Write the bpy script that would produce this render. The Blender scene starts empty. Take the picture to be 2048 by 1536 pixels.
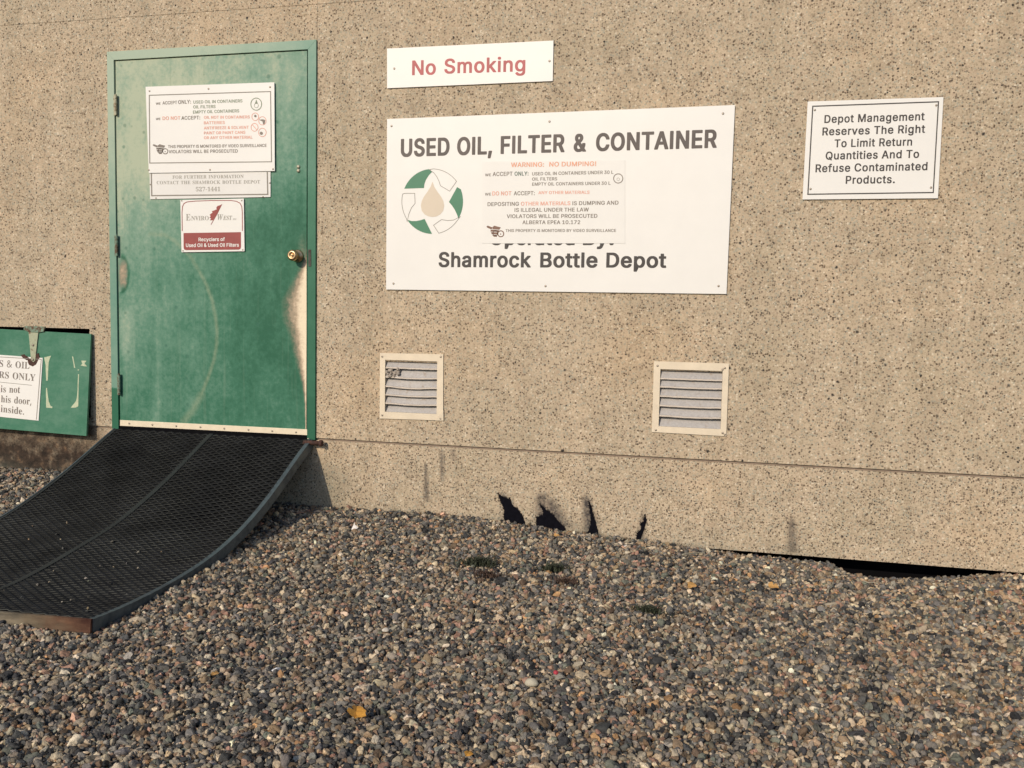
import bpy, bmesh, math, random
import numpy as np
from mathutils import Vector, Matrix
random.seed(7)
rng = np.random.default_rng(11)
SC = bpy.context.scene
COL = SC.collection

# ------------------------------------------------------------------ camera
F_PX, CAMX, CAMY, CAMZ, YAW, PITCH, ROLL = 1849.75388, 3.42997804, -4.54095828, 0.675395986, 0.2447505, -0.0755814202, -0.0190323538
def _rot():
    cy, sy = math.cos(YAW), math.sin(YAW); cp, sp = math.cos(PITCH), math.sin(PITCH); cr, sr = math.cos(ROLL), math.sin(ROLL)
    Rz = np.array([[cy, -sy, 0], [sy, cy, 0], [0, 0, 1]])
    Rx = np.array([[1, 0, 0], [0, cp, -sp], [0, sp, cp]])
    Ry = np.array([[cr, 0, sr], [0, 1, 0], [-sr, 0, cr]])
    return Rz @ Rx @ Ry
RC = _rot()
CPOS = np.array([CAMX, CAMY, CAMZ])
cam_data = bpy.data.cameras.new('camera')
cam = bpy.data.objects.new('camera', cam_data)
COL.objects.link(cam)
M = Matrix.Identity(4)
for i in range(3):
    M[i][0] = RC[i, 0]; M[i][1] = RC[i, 2]; M[i][2] = -RC[i, 1]; M[i][3] = CPOS[i]
cam.matrix_world = M
cam_data.sensor_width = 36.0
cam_data.lens = F_PX / 2048 * 36.0
cam_data.clip_end = 1000
cam_data.clip_start = 0.05
SC.camera = cam

# ------------------------------------------------------------------ sky and sun
SUN_AZ, SUN_EL = math.radians(18), math.radians(27)      # azimuth: to the left of the wall's outward normal
sdir = Vector((-math.sin(SUN_AZ) * math.cos(SUN_EL), -math.cos(SUN_AZ) * math.cos(SUN_EL), math.sin(SUN_EL)))
world = bpy.data.worlds.new('World'); SC.world = world; world.use_nodes = True
nt = world.node_tree; nt.nodes.clear()
sky = nt.nodes.new('ShaderNodeTexSky'); sky.sky_type = 'NISHITA'; sky.sun_disc = False
sky.sun_elevation = SUN_EL
sky.sun_rotation = math.atan2(sdir.x, sdir.y) % (2 * math.pi)
sky.dust_density = 1.0; sky.ozone_density = 3.0
bg = nt.nodes.new('ShaderNodeBackground'); bg.inputs['Strength'].default_value = 0.12
wo = nt.nodes.new('ShaderNodeOutputWorld')
nt.links.new(sky.outputs[0], bg.inputs[0]); nt.links.new(bg.outputs[0], wo.inputs[0])
sl = bpy.data.lights.new('sun', 'SUN'); sl.energy = 3.1; sl.angle = math.radians(1.0); sl.color = (1.0, 0.86, 0.68)
so = bpy.data.objects.new('sun', sl); COL.objects.link(so)
so.rotation_euler = sdir.to_track_quat('Z', 'Y').to_euler(); so.location = sdir * 20
SC.view_settings.view_transform = 'Standard'; SC.view_settings.look = 'None'
SC.view_settings.gamma = 1.0; SC.view_settings.use_curve_mapping = False
SC.view_settings.exposure = 0.0

# ------------------------------------------------------------------ helpers
def W(u, v, y=0.0):
    """measured photo point -> the point where that sight line meets the plane Y = y (authoring aid for the wall's layout)"""
    d = RC @ np.array([(u - 1024) / F_PX, 1.0, -(v - 768) / F_PX])
    return CPOS + d * ((y - CPOS[1]) / d[1])

def link(o, parent=None):
    COL.objects.link(o)
    if parent: o.parent = parent
    return o
def tag(o, label=None, cat=None, group=None, kind=None):
    if label: o['label'] = label
    if cat: o['category'] = cat
    if group: o['group'] = group
    if kind: o['kind'] = kind
    return o
def origin(o):
    p = Vector((0, 0, 0))
    while o: p = p + o.location; o = o.parent
    return p
def empty(name, loc, label, cat, group=None):
    o = bpy.data.objects.new(name, None); o.location = loc; o.empty_display_size = 0.1
    link(o); return tag(o, label, cat, group)
def mesh(name, verts, faces, mat, parent=None, smooth=False, loc=None):
    """verts in world coordinates"""
    org = origin(parent) if parent else Vector((0, 0, 0))
    if loc is not None: org = Vector(loc)
    me = bpy.data.meshes.new(name)
    va = np.asarray(verts, float) - np.array(org)
    me.from_pydata(va.tolist(), [], [tuple(int(i) for i in f) for f in faces])
    me.materials.append(mat)
    if smooth: me.polygons.foreach_set('use_smooth', [True] * len(me.polygons))
    me.update()
    o = bpy.data.objects.new(name, me)
    link(o, parent)
    if loc is not None:
        o.location = Vector(loc) - (origin(parent) if parent else Vector((0, 0, 0)))
    return o
class G:
    def __init__(s): s.v = []; s.f = []
    def add(s, v, f):
        b = len(s.v); s.v += [tuple(map(float, p)) for p in v]; s.f += [tuple(b + i for i in q) for q in f]
    def box(s, a, b):
        x0, y0, z0 = a; x1, y1, z1 = b
        s.add([(x0,y0,z0),(x1,y0,z0),(x1,y1,z0),(x0,y1,z0),(x0,y0,z1),(x1,y0,z1),(x1,y1,z1),(x0,y1,z1)],
              [(0,3,2,1),(4,5,6,7),(0,1,5,4),(1,2,6,5),(2,3,7,6),(3,0,4,7)])
    def prism(s, pts, dy):
        """pts: world points, counter-clockwise seen from the front (-Y); pushed back by dy"""
        n = len(pts); v = [tuple(p) for p in pts] + [(p[0], p[1] + dy, p[2]) for p in pts]
        s.add(v, [tuple(range(n)), tuple(range(2*n-1, n-1, -1))] + [(i, i+n, (i+1) % n + n, (i+1) % n) for i in range(n)])
    def lathe(s, c, prof, axis='y', n=20):
        """prof: (radius, offset along axis) list"""
        v = []
        for r, h in prof:
            for k in range(n):
                a = 2*math.pi*k/n; p, q = r*math.cos(a), r*math.sin(a)
                v.append((c[0]+p, c[1]+h, c[2]+q) if axis == 'y' else (c[0]+h, c[1]+p, c[2]+q) if axis == 'x' else (c[0]+p, c[1]+q, c[2]+h))
        f = [(i*n+k, i*n+(k+1) % n, (i+1)*n+(k+1) % n, (i+1)*n+k) for i in range(len(prof)-1) for k in range(n)]
        f += [tuple(range(n)), tuple((len(prof)-1)*n + k for k in range(n-1, -1, -1))]
        s.add(v, f)
    def obj(s, name, mat, parent=None, smooth=False, loc=None, bevel=0):
        o = mesh(name, s.v, s.f, mat, parent, smooth, loc)
        bm = bmesh.new(); bm.from_mesh(o.data)
        bmesh.ops.recalc_face_normals(bm, faces=bm.faces)
        if bevel: bmesh.ops.bevel(bm, geom=list(bm.edges), offset=bevel, segments=2, affect='EDGES', profile=0.6)
        bm.to_mesh(o.data); bm.free()
        return o

# ------------------------------------------------------------------ materials
class NT:
    def __init__(s, name):
        s.m = bpy.data.materials.new(name); s.m.use_nodes = True; s.t = s.m.node_tree; s.t.nodes.clear()
        s.out = s.n('ShaderNodeOutputMaterial'); s.b = s.n('ShaderNodeBsdfPrincipled'); s.l(s.b.outputs[0], s.out.inputs[0])
        s.co = s.n('ShaderNodeTexCoord').outputs['Object']
    def n(s, t, **k):
        o = s.t.nodes.new(t)
        for a, b in k.items(): setattr(o, a, b)
        return o
    def l(s, a, b): s.t.links.new(a, b)
    def put(s, sock, v):
        if hasattr(v, 'is_linked') or hasattr(v, 'links'): s.l(v, sock)
        elif isinstance(v, (tuple, list)): sock.default_value = (*v, 1.0) if len(v) == 3 and sock.type == 'RGBA' else v
        else: sock.default_value = v
    def map(s, scale, src=None, loc=(0, 0, 0)):
        m = s.n('ShaderNodeMapping'); s.l(src or s.co, m.inputs[0]); m.inputs['Scale'].default_value = scale; m.inputs['Location'].default_value = loc
        return m.outputs[0]
    def noise(s, scale, detail=3, rough=0.55, vec=None, dist=0):
        m = s.n('ShaderNodeTexNoise'); s.l(vec or s.co, m.inputs['Vector'])
        m.inputs['Scale'].default_value = scale; m.inputs['Detail'].default_value = detail; m.inputs['Roughness'].default_value = rough; m.inputs['Distortion'].default_value = dist
        return m.outputs['Fac']
    def voro(s, scale, vec=None, feature='F1', rand=1.0):
        m = s.n('ShaderNodeTexVoronoi', feature=feature); s.l(vec or s.co, m.inputs['Vector']); m.inputs['Scale'].default_value = scale; m.inputs['Randomness'].default_value = rand
        return m
    def math(s, op, a, b=0.0, c=None, clamp=False):
        m = s.n('ShaderNodeMath', operation=op, use_clamp=clamp); s.put(m.inputs[0], a); s.put(m.inputs[1], b)
        if c is not None: s.put(m.inputs[2], c)
        return m.outputs[0]
    def rng(s, v, a, b, c=0.0, d=1.0):
        m = s.n('ShaderNodeMapRange', clamp=True); s.put(m.inputs[0], v)
        for i, x in enumerate((a, b, c, d)): m.inputs[i+1].default_value = x
        return m.outputs[0]
    def ramp(s, v, stops, interp='LINEAR'):
        m = s.n('ShaderNodeValToRGB'); s.put(m.inputs[0], v); r = m.color_ramp; r.interpolation = interp
        while len(r.elements) < len(stops): r.elements.new(0.5)
        for e, (p, c) in zip(r.elements, stops): e.position = p; e.color = (*c, 1)
        return m.outputs[0]
    def mix(s, f, a, b, mode='MIX'):
        m = s.n('ShaderNodeMix', data_type='RGBA', blend_type=mode); s.put(m.inputs[0], f); s.put(m.inputs[6], a); s.put(m.inputs[7], b)
        return m.outputs[2]
    def sep(s, c, i): 
        m = s.n('ShaderNodeSeparateColor'); s.l(c, m.inputs[0]); return m.outputs[i]
    def attr(s, name, kind='GEOMETRY'):
        m = s.n('ShaderNodeAttribute', attribute_name=name, attribute_type=kind); return m
    def bump(s, h, strength=0.3, dist=0.01):
        m = s.n('ShaderNodeBump'); s.l(h, m.inputs['Height']); m.inputs['Strength'].default_value = strength; m.inputs['Distance'].default_value = dist
        s.l(m.outputs[0], s.b.inputs['Normal'])
    def fin(s, col, rough=0.6, metal=0.0, spec=0.5):
        s.put(s.b.inputs['Base Color'], col); s.put(s.b.inputs['Roughness'], rough); s.put(s.b.inputs['Metallic'], metal); s.b.inputs['Specular IOR Level'].default_value = spec
        return s.m

def aggregate_material():
    t = NT('exposed_aggregate')
    warp = t.n('ShaderNodeTexNoise'); t.l(t.co, warp.inputs['Vector']); warp.inputs['Scale'].default_value = 90
    wv = t.n('ShaderNodeVectorMath', operation='MULTIPLY_ADD'); t.l(warp.outputs['Color'], wv.inputs[0]); wv.inputs[1].default_value = (.006,)*3; t.l(t.co, wv.inputs[2])
    vec = wv.outputs[0]
    v1 = t.voro(105, vec)
    r1 = t.sep(v1.outputs['Color'], 0)
    stones = t.ramp(r1, [(0, (.13,.095,.065)), (.06, (.23,.185,.135)), (.15, (.37,.30,.21)), (.38, (.52,.425,.305)), (.62, (.46,.355,.255)), (.78, (.38,.35,.275)), (.94, (.63,.545,.42))], 'CONSTANT')
    dcell = v1.outputs['Distance']
    edge = t.rng(dcell, .42, .62)
    fine = t.noise(260, 2)
    cement = t.ramp(fine, [(.3, (.40,.32,.23)), (.7, (.58,.47,.34))])
    col = t.mix(edge, stones, cement)
    # scattered dark pebbles of several sizes
    clump = t.rng(t.noise(5, 3, .6), .35, .65, -.10, .08)
    for sc, keep, rad, k0 in ((48, .56, .31, 1.0), (75, .54, .38, .95), (120, .58, .44, .9), (27, .88, .22, 1.0)):
        v = t.voro(sc, vec); rr = t.sep(v.outputs['Color'], 1); r2 = t.sep(v.outputs['Color'], 2)
        on = t.math('GREATER_THAN', t.math('SUBTRACT', rr, clump), keep)
        lim = t.math('MULTIPLY', t.rng(r2, 0, 1, .45, 1.0), rad)
        m = t.rng(t.math('SUBTRACT', v.outputs['Distance'], lim), -.07, .07, k0, 0)
        dk = t.ramp(r2, [(0, (.11,.078,.05)), (.3, (.16,.11,.072)), (.5, (.055,.047,.04)), (.62, (.13,.105,.08)), (.80, (.03,.028,.028)), (.92, (.18,.13,.085))], 'CONSTANT')
        col = t.mix(t.math('MULTIPLY', m, on), col, dk)
    # weathering over metres and hand-sized blotches
    big = t.noise(1.1, 4, .6); mid = t.noise(9, 4, .65)
    tint = t.ramp(big, [(.3, (.90,.905,.88)), (.5, (.97,.97,.97)), (.7, (1.04,.99,.94))])
    col = t.mix(1.0, col, tint, 'MULTIPLY')
    col = t.mix(1.0, col, t.ramp(mid, [(.3, (.86,.86,.86)), (.7, (1.1,1.1,1.1))]), 'MULTIPLY')
    rain = t.noise(1.0, 4, .6, t.map((7, 1, .45))); col = t.mix(1.0, col, t.ramp(rain, [(.32, (.92,.92,.91)), (.6, (1.03,1.03,1.03))]), 'MULTIPLY')
    # dirt painted as an attribute (r: grey smear, g: brown mud, b: green dirt and painted ramp shade)
    d = t.attr('dirt_and_shade').outputs['Color']
    n2 = t.noise(60, 4, .7)
    nz = t.rng(n2, .3, .62, .5, 1.1)
    col = t.mix(t.math('MULTIPLY', t.math('MULTIPLY', t.sep(d, 0), nz), 1.0, clamp=True), col, (.060,.052,.050))
    mud = t.ramp(t.noise(22, 4), [(.38, (.022,.015,.011)), (.58, (.055,.036,.025)), (.76, (.20,.125,.07))])
    col = t.mix(t.math('MULTIPLY', t.sep(d, 1), t.rng(t.noise(14, 4, .6), .3, .55, .65, 1.0), clamp=True), col, mud)
    col = t.mix(t.math('MULTIPLY', t.sep(d, 2), .75), col, (.13,.15,.12))
    h = t.math('ADD', t.math('MULTIPLY', t.rng(dcell, 0, .6, 1, 0), 1.0), t.math('MULTIPLY', fine, .5))
    t.bump(h, .35, .003)
    return t.fin(col, .85, 0, .25)

def door_material():
    t = NT('weathered_green_paint')
    w = t.attr('wear_and_glow').outputs['Color']
    fade_and_glow, bare, scr = t.sep(w, 0), t.sep(w, 1), t.sep(w, 2)
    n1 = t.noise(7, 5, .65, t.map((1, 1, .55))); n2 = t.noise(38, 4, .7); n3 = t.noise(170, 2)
    f = t.math('ADD', fade_and_glow, t.math('ADD', t.math('MULTIPLY', t.math('SUBTRACT', n1, .5), .85), t.math('MULTIPLY', t.math('SUBTRACT', n2, .5), .6)), clamp=True)
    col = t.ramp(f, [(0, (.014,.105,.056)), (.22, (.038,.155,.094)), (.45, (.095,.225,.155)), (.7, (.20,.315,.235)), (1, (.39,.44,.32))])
    drip = t.noise(1.0, 4, .6, t.map((34, 1, 1.3))); col = t.mix(t.rng(drip, .55, .75, 0, .17), col, (.28,.36,.27)); col = t.mix(t.rng(drip, .42, .28, 0, .22), col, (.025,.12,.075))
    spots = t.voro(16); sp = t.rng(t.math('SUBTRACT', spots.outputs['Distance'], t.math('MULTIPLY', t.sep(spots.outputs['Color'], 0), .22)), -.08, .02, 1, 0)
    col = t.mix(t.math('MULTIPLY', sp, .45), col, (.02,.11,.07))
    col = t.mix(t.math('MULTIPLY', scr, t.rng(n2, .3, .65, .35, .75), clamp=True), col, (.30,.34,.22))
    b = t.math('ADD', bare, t.math('MULTIPLY', t.math('SUBTRACT', n2, .5), t.rng(bare, 0, .25, 0, .75)), clamp=True)
    bc = t.ramp(b, [(.08, (.12,.165,.11)), (.35, (.20,.185,.13)), (.6, (.38,.30,.21)), (.72, (.58,.46,.33)), (.92, (.80,.68,.50))])
    col = t.mix(t.rng(b, .03, .5), col, bc)
    t.bump(t.math('ADD', n3, t.math('MULTIPLY', n2, 2)), .12, .002)
    return t.fin(col, .62, 0, .35)

def plain(name, c, rough=.6, metal=0, var=.12, scale=30, bump=.1, spec=.5, c2=None, sc2=None):
    t = NT(name)
    n = t.noise(scale, 4, .6)
    k0, k1 = 1-var, 1+var
    base = t.ramp(n, [(.3, tuple(x*k0 for x in c)), (.7, tuple(min(x*k1, .9) for x in c))])
    if c2: base = t.mix(t.rng(t.noise(sc2 or 8, 5, .65), .45, .62), base, c2)
    if bump: t.bump(n, bump, .002)
    return t.fin(base, rough, metal, spec)

def stone_material():
    t = NT('river_pebbles')
    a = t.attr('col', 'INSTANCER').outputs['Color']
    geo = t.n('ShaderNodeTexCoord').outputs['Object']
    n = t.noise(2.2, 4, .65, geo); n2 = t.noise(7, 3, .6, geo)
    c = t.mix(1.0, a, t.ramp(n, [(.3, (.68,.68,.70)), (.7, (1.3,1.27,1.22))]), 'MULTIPLY')
    c = t.mix(1.0, c, t.ramp(n2, [(.35, (.85,.85,.85)), (.65, (1.12,1.12,1.12))]), 'MULTIPLY')
    t.bump(n2, .25, .08)
    return t.fin(c, .72, 0, .35)

def ground_material():
    t = NT('earth_and_grit')
    v = t.voro(48); r = t.sep(v.outputs['Color'], 0)
    c = t.ramp(r, [(0, (.05,.052,.055)), (.3, (.11,.105,.10)), (.55, (.22,.18,.13)), (.75, (.14,.11,.085)), (.9, (.36,.32,.26))], 'CONSTANT')
    c = t.mix(t.rng(v.outputs['Distance'], .3, .6), c, (.025,.022,.02))
    t.bump(t.rng(v.outputs['Distance'], 0, .6, 1, 0), .8, .01)
    return t.fin(c, .9, 0, .2)

def frame_paint():
    t = NT('green_frame_paint')
    x = t.n('ShaderNodeSeparateXYZ'); t.l(t.co, x.inputs[0])
    n = t.noise(9, 4, .6); n2 = t.noise(60, 3)
    # the paint is paler on the hinge side and the head, and was touched up near the foot
    lf = t.rng(x.outputs[0], .0, 1.18, .62, .12)
    up = t.rng(x.outputs[2], .9, 2.1, 0, .6)
    touched = t.rng(t.math('ADD', x.outputs[2], t.math('MULTIPLY', n, .05)), .235, .245, 1, 0)
    f = t.math('ADD', t.math('ADD', lf, up), t.math('MULTIPLY', t.math('SUBTRACT', n, .5), .4), clamp=True)
    f = t.math('MULTIPLY', f, t.math('SUBTRACT', 1.0, t.math('MULTIPLY', touched, .85)))
    c = t.ramp(f, [(0, (.010,.105,.055)), (.3, (.03,.155,.09)), (.6, (.13,.27,.205)), (1, (.34,.42,.32))])
    t.bump(n2, .1, .002)
    return t.fin(c, .5, 0, .4)

def rusty(name, base, rust, lo=.45, hi=.6, rough=.5, metal=.6, scale=12):
    t = NT(name); n = t.noise(scale, 5, .7); n2 = t.noise(90, 3)
    m = t.rng(n, lo, hi)
    c = t.mix(m, t.mix(n2, tuple(x*.75 for x in base), tuple(x*1.25 for x in base)), t.mix(n2, tuple(x*.6 for x in rust), tuple(x*1.4 for x in rust)))
    t.bump(n2, .2, .002)
    return t.fin(c, t.rng(m, 0, 1, rough, .85), t.rng(m, 0, 1, metal, .1))

def ramp_rail_material():
    return rusty('galvanised_rail', (.085,.115,.13), (.04,.05,.055), .42, .66, .5, .3, 9)

def lip_material():
    t = NT('rusty_angle_iron'); x = t.n('ShaderNodeSeparateXYZ'); t.l(t.co, x.inputs[0])
    n = t.noise(7, 5, .7); n2 = t.noise(45, 4, .7); n3 = t.noise(16, 4, .6, t.map((.5, 1, 3)))
    f = t.math('ADD', t.rng(x.outputs[0], .15, .62, .0, 1.0), t.math('MULTIPLY', t.math('SUBTRACT', n, .5), .9), clamp=True)
    c = t.ramp(f, [(0, (.16,.145,.115)), (.45, (.13,.105,.075)), (.78, (.10,.055,.036)), (1, (.050,.018,.014))])
    c = t.mix(1.0, c, t.ramp(n3, [(.3, (.55,.55,.55)), (.7, (1.45,1.4,1.3))]), 'MULTIPLY')
    t.bump(n2, .5, .003)
    return t.fin(c, .85, 0, .2)

MAT = dict(
    wall=aggregate_material(), door=door_material(), frame=frame_paint(), stone=stone_material(), ground=ground_material(),
    white=plain('white_sign_enamel', (.755,.74,.71), .42, 0, .02, 6, .02),
    white2=plain('white_sticker', (.745,.73,.70), .5, 0, .02, 9, .02),
    grey_sign=plain('grey_white_plastic', (.70,.685,.66), .5, 0, .03, 8, .03),
    black_ink=plain('black_lettering', (.034,.028,.027), .5, 0, .1, 20, 0),
    brown_ink=plain('hazed_black_lettering', (.085,.068,.062), .55, 0, .25, 14, 0),  # black ink lifted to brown, the haze over it put into its colour
    grey_ink=plain('small_grey_print', (.20,.17,.145), .6, 0, .2, 40, 0),
    green_ink=plain('small_green_print', (.22,.26,.18), .6, 0, .2, 40, 0),
    dgreen_ink=plain('dark_green_print', (.08,.13,.10), .6, 0, .2, 40, 0),
    red_ink=plain('red_lettering', (.40,.07,.075), .5, 0, .15, 14, 0),
    pale_red_ink=plain('faded_red_print', (.70,.34,.26), .6, 0, .12, 40, 0),
    orange_ink=plain('faded_orange_print', (.72,.34,.22), .6, 0, .1, 40, 0),
    maroon=plain('maroon_print', (.27,.045,.04), .5, 0, .1, 20, 0),
    logo_green=plain('logo_green_print', (.045,.19,.105), .5, 0, .08, 10, 0),
    tan_ink=plain('pale_tan_print', (.62,.53,.42), .5, 0, .03, 10, 0),
    line_grey=plain('thin_grey_line', (.22,.20,.17), .6, 0, .1, 20, 0),
    pale_ink=plain('pale_grey_serif_print', (.33,.31,.27), .6, 0, .1, 20, 0),
    steel=plain('dull_screw_steel', (.33,.28,.23), .45, .6, .2, 60, 0),
    cream=plain('cream_painted_aluminium', (.68,.585,.45), .5, .1, .07, 14, .05),
    strip=plain('aluminium_sweep', (.76,.66,.50), .45, .15, .06, 30, .05),
    slat=rusty('louvre_slat_metal', (.37,.35,.335), (.34,.28,.23), .56, .7, .5, .1, 20),
    brass=plain('worn_brass', (.58,.40,.22), .38, 1, .15, 40, .05),
    dark=plain('gap_shade', (.006,.006,.007), .95, 0, .1, 20, 0, .02),  # near-black colour paints in the shade of recesses, gaps and the void
    hinge=rusty('painted_hinge', (.17,.26,.19), (.10,.045,.025), .42, .58, .6, .1, 40),
    hinge_pale=rusty('pale_hinge', (.42,.40,.28), (.20,.13,.07), .48, .62, .6, .1, 40),
    strap=rusty('pale_strap_metal', (.34,.36,.25), (.14,.07,.04), .56, .66, .6, .15, 40),
    rust=rusty('brown_rust', (.04,.02,.016), (.085,.036,.024), .4, .6, .8, .1, 60),
    flap=None,
    rail=ramp_rail_material(), mesh=plain('dark_expanded_steel', (.010,.011,.012), .7, 0, .6, 7, .1, .12), highlight=plain('strand_highlight', (.072,.074,.068), .6, .1, .6, 5, .1, .3),
    base=plain('shade_black_plate', (.004,.0045,.0055), .9, 0, .3, 12, .2, .05),
    rib=plain('dull_grey_rib', (.016,.020,.019), .75, 0, .25, 12, .1),
    lip=lip_material(),
    blackish=plain('mark_black', (.005,.005,.008), .9, 0, .3, 60, .3, .05),
    residue=plain('tape_residue', (.47,.52,.36), .8, 0, .15, 60, .2),
    leaf=plain('yellow_leaf', (.62,.30,.045), .7, 0, .25, 60, .2), leaf2=plain('tan_leaf', (.50,.28,.09), .75, 0, .2, 80, .2),
    weed=plain('dry_weed', (.035,.042,.022), .8, 0, .4, 60, 0), weed2=plain('reddish_weed', (.075,.045,.032), .8, 0, .4, 60, 0),
    wood=plain('grey_stick', (.26,.24,.18), .85, 0, .3, 60, .2), scrap=plain('white_scrap', (.72,.68,.64), .6, 0, .05, 60, .1),
    redbit=plain('red_plastic', (.50,.05,.07), .4, 0, .1, 60, 0),
    lip_pale=plain('pale_slat_edge', (.56,.49,.42), .5, .1, .1, 30, .05),
    nest=plain('grey_wasp_paper', (.36,.31,.26), .9, 0, .35, 90, .5),
)
def flap_material():
    t = NT('green_flap_paint')
    n1 = t.noise(9, 5, .65, t.map((.7, 1, 1.2))); n2 = t.noise(45, 4, .7)
    f = t.math('ADD', t.math('MULTIPLY', t.math('SUBTRACT', n1, .5), .9), t.math('ADD', t.math('MULTIPLY', t.math('SUBTRACT', n2, .5), .35), .42), clamp=True)
    c = t.ramp(f, [(0, (.016,.115,.055)), (.35, (.042,.165,.10)), (.6, (.09,.215,.145)), (1, (.20,.31,.23))])
    t.bump(n2, .12, .002)
    return t.fin(c, .6, 0, .35)
MAT['flap'] = flap_material()

# ------------------------------------------------------------------ ground
def smooth(a, b, x):
    t = np.clip((np.asarray(x, float) - a) / (b - a), 0, 1); return t*t*(3-2*t)
HX = [-3, -1, -.45, -.2, .2, 1.2, 1.45, 1.97, 2.24, 2.6, 3.1, 3.4, 3.86, 3.95, 4.1, 4.3, 4.46, 4.6, 5.2, 8]
HZ = [-.30, -.295, -.285, -.30, -.36, -.385, -.378, -.376, -.393, -.425, -.437, -.458, -.470, -.520, -.530, -.512, -.490, -.468, -.46, -.46]
def gz(x, y):
    x = np.asarray(x, float); y = np.asarray(y, float)
    hw = np.interp(x, HX, HZ)
    dip = hw + .0
    t1 = smooth(0, 1.05, -y)
    mid = np.minimum(hw - .02, -.470) * 1.0
    z = dip*(1-t1) + mid*t1
    # the dip under the wall's foot fills again within a hand's breadth
    zfill = np.interp(x, [3, 5.2], [-.445, -.462])
    k = smooth(.05, .28, -y) * ((x > 3.8) & (x < 4.7))
    z = z*(1-k) + np.maximum(z, zfill*(1-t1) + mid*t1)*k
    z = z - .035*smooth(1.0, 1.8, -y) - .02*smooth(1.8, 3, -y)
    z = z + .006*np.sin(3.1*x+1.3*y) + .005*np.sin(7.3*x-4.1*y+1) * smooth(.1, .5, -y)
    z = z - .22*smooth(-.02, .22, y)
    return z
def lines(a, b, step, far):
    c = np.arange(a, b + 1e-6, step); o = []; d = step*2; p = a
    while p > -far: p -= d; o.append(p); d *= 1.5
    q = []; d = step*2; p = b
    while p < far: p += d; q.append(p); d *= 1.5
    return np.concatenate([o[::-1], c, q])
gx = lines(-4, 9, .06, 160); gy = lines(-6, .6, .06, 160)
GX, GY = np.meshgrid(gx, gy, indexing='ij')
GZ = gz(np.clip(GX, -3, 8), np.clip(GY, -6, .6)) - .028
vv = np.stack([GX, GY, GZ], -1).reshape(-1, 3)
nx, ny = len(gx), len(gy)
ii, jj = np.meshgrid(np.arange(nx-1), np.arange(ny-1), indexing='ij')
q = (ii*ny + jj).ravel(); ff = np.stack([q, q+ny, q+ny+1, q+1], -1)
tag(mesh('ground', vv, ff, MAT['ground'], smooth=True), kind='structure')

# ------------------------------------------------------------------ the depot building
bld = empty('depot_building', (0, 0, 0), 'low depot building clad in tan exposed aggregate panels with a green steel door', 'building')
DX0, DX1, DZ1 = -.047, 1.214, 2.079
ZJ, ZT = -.016, 2.262
V1 = (W(771, 722), W(876, 829)); V2 = (W(1320, 740), W(1441, 858))
def holed(name, x0, x1, z0, z1, holes, y0=0.0, y1=.12, step=None, inset=.0008, parent=bld):
    """a panel with rectangular openings, each with its reveal"""
    x0 += inset; x1 -= inset
    xs = {x0, x1}; zs = {z0, z1}
    for a, b, c, d in holes: xs |= {a, b}; zs |= {c, d}
    if step:
        xs |= set(np.arange(x0+step, x1-step/2, step).tolist()); zs |= set(np.arange(z0+step, z1-step/2, step).tolist())
    xs = sorted(xs); zs = sorted(zs); g = G(); idx = {}
    def V(i, k, s):
        if (i, k, s) not in idx:
            idx[(i, k, s)] = len(g.v); g.v.append((xs[i], y0 if s == 0 else y1, zs[k]))
        return idx[(i, k, s)]
    def solid(i, k):
        if i < 0 or k < 0 or i >= len(xs)-1 or k >= len(zs)-1: return False
        cx, cz = (xs[i]+xs[i+1])/2, (zs[k]+zs[k+1])/2
        return not any(a < cx < b and c < cz < d for a, b, c, d in holes)
    for i in range(len(xs)-1):
        for k in range(len(zs)-1):
            if not solid(i, k): continue
            g.f.append((V(i,k,0), V(i+1,k,0), V(i+1,k+1,0), V(i,k+1,0)))
            if not solid(i-1, k): g.f.append((V(i,k,1), V(i,k,0), V(i,k+1,0), V(i,k+1,1)))
            if not solid(i+1, k): g.f.append((V(i+1,k,0), V(i+1,k,1), V(i+1,k+1,1), V(i+1,k+1,0)))
            if not solid(i, k-1): g.f.append((V(i,k,1), V(i+1,k,1), V(i+1,k,0), V(i,k,0)))
            if not solid(i, k+1): g.f.append((V(i,k+1,0), V(i+1,k+1,0), V(i+1,k+1,1), V(i,k+1,1)))
    return mesh(name, g.v, g.f, MAT['wall'], parent)
HB = (-1.25, -.196, .03, .545)
holed('wall_panel', -3.2, DX0, ZJ+.006, ZT-.001, [HB])
holed('wall_panel', DX0, DX1, DZ1+.001, ZT-.001, [])
holed('wall_panel', DX1, 8.0, ZJ+.006, ZT-.001, [(V1[0][0], V1[1][0], V1[1][2], V1[0][2]), (V2[0][0], V2[1][0], V2[1][2], V2[0][2])])
for a, b in ((-3.2, DX0), (DX0, DX1), (DX1, 8.0)):
    holed('upper_wall_panel', a, b, ZT+.001, 3.05, [], y0=-.0004)
plinth = holed('plinth', -3.2, 8.0, -.446, ZJ-.006, [], y1=.10, step=.0125, y0=.0015)
plinth['label'] = 'stained lower band of the aggregate wall'
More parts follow.
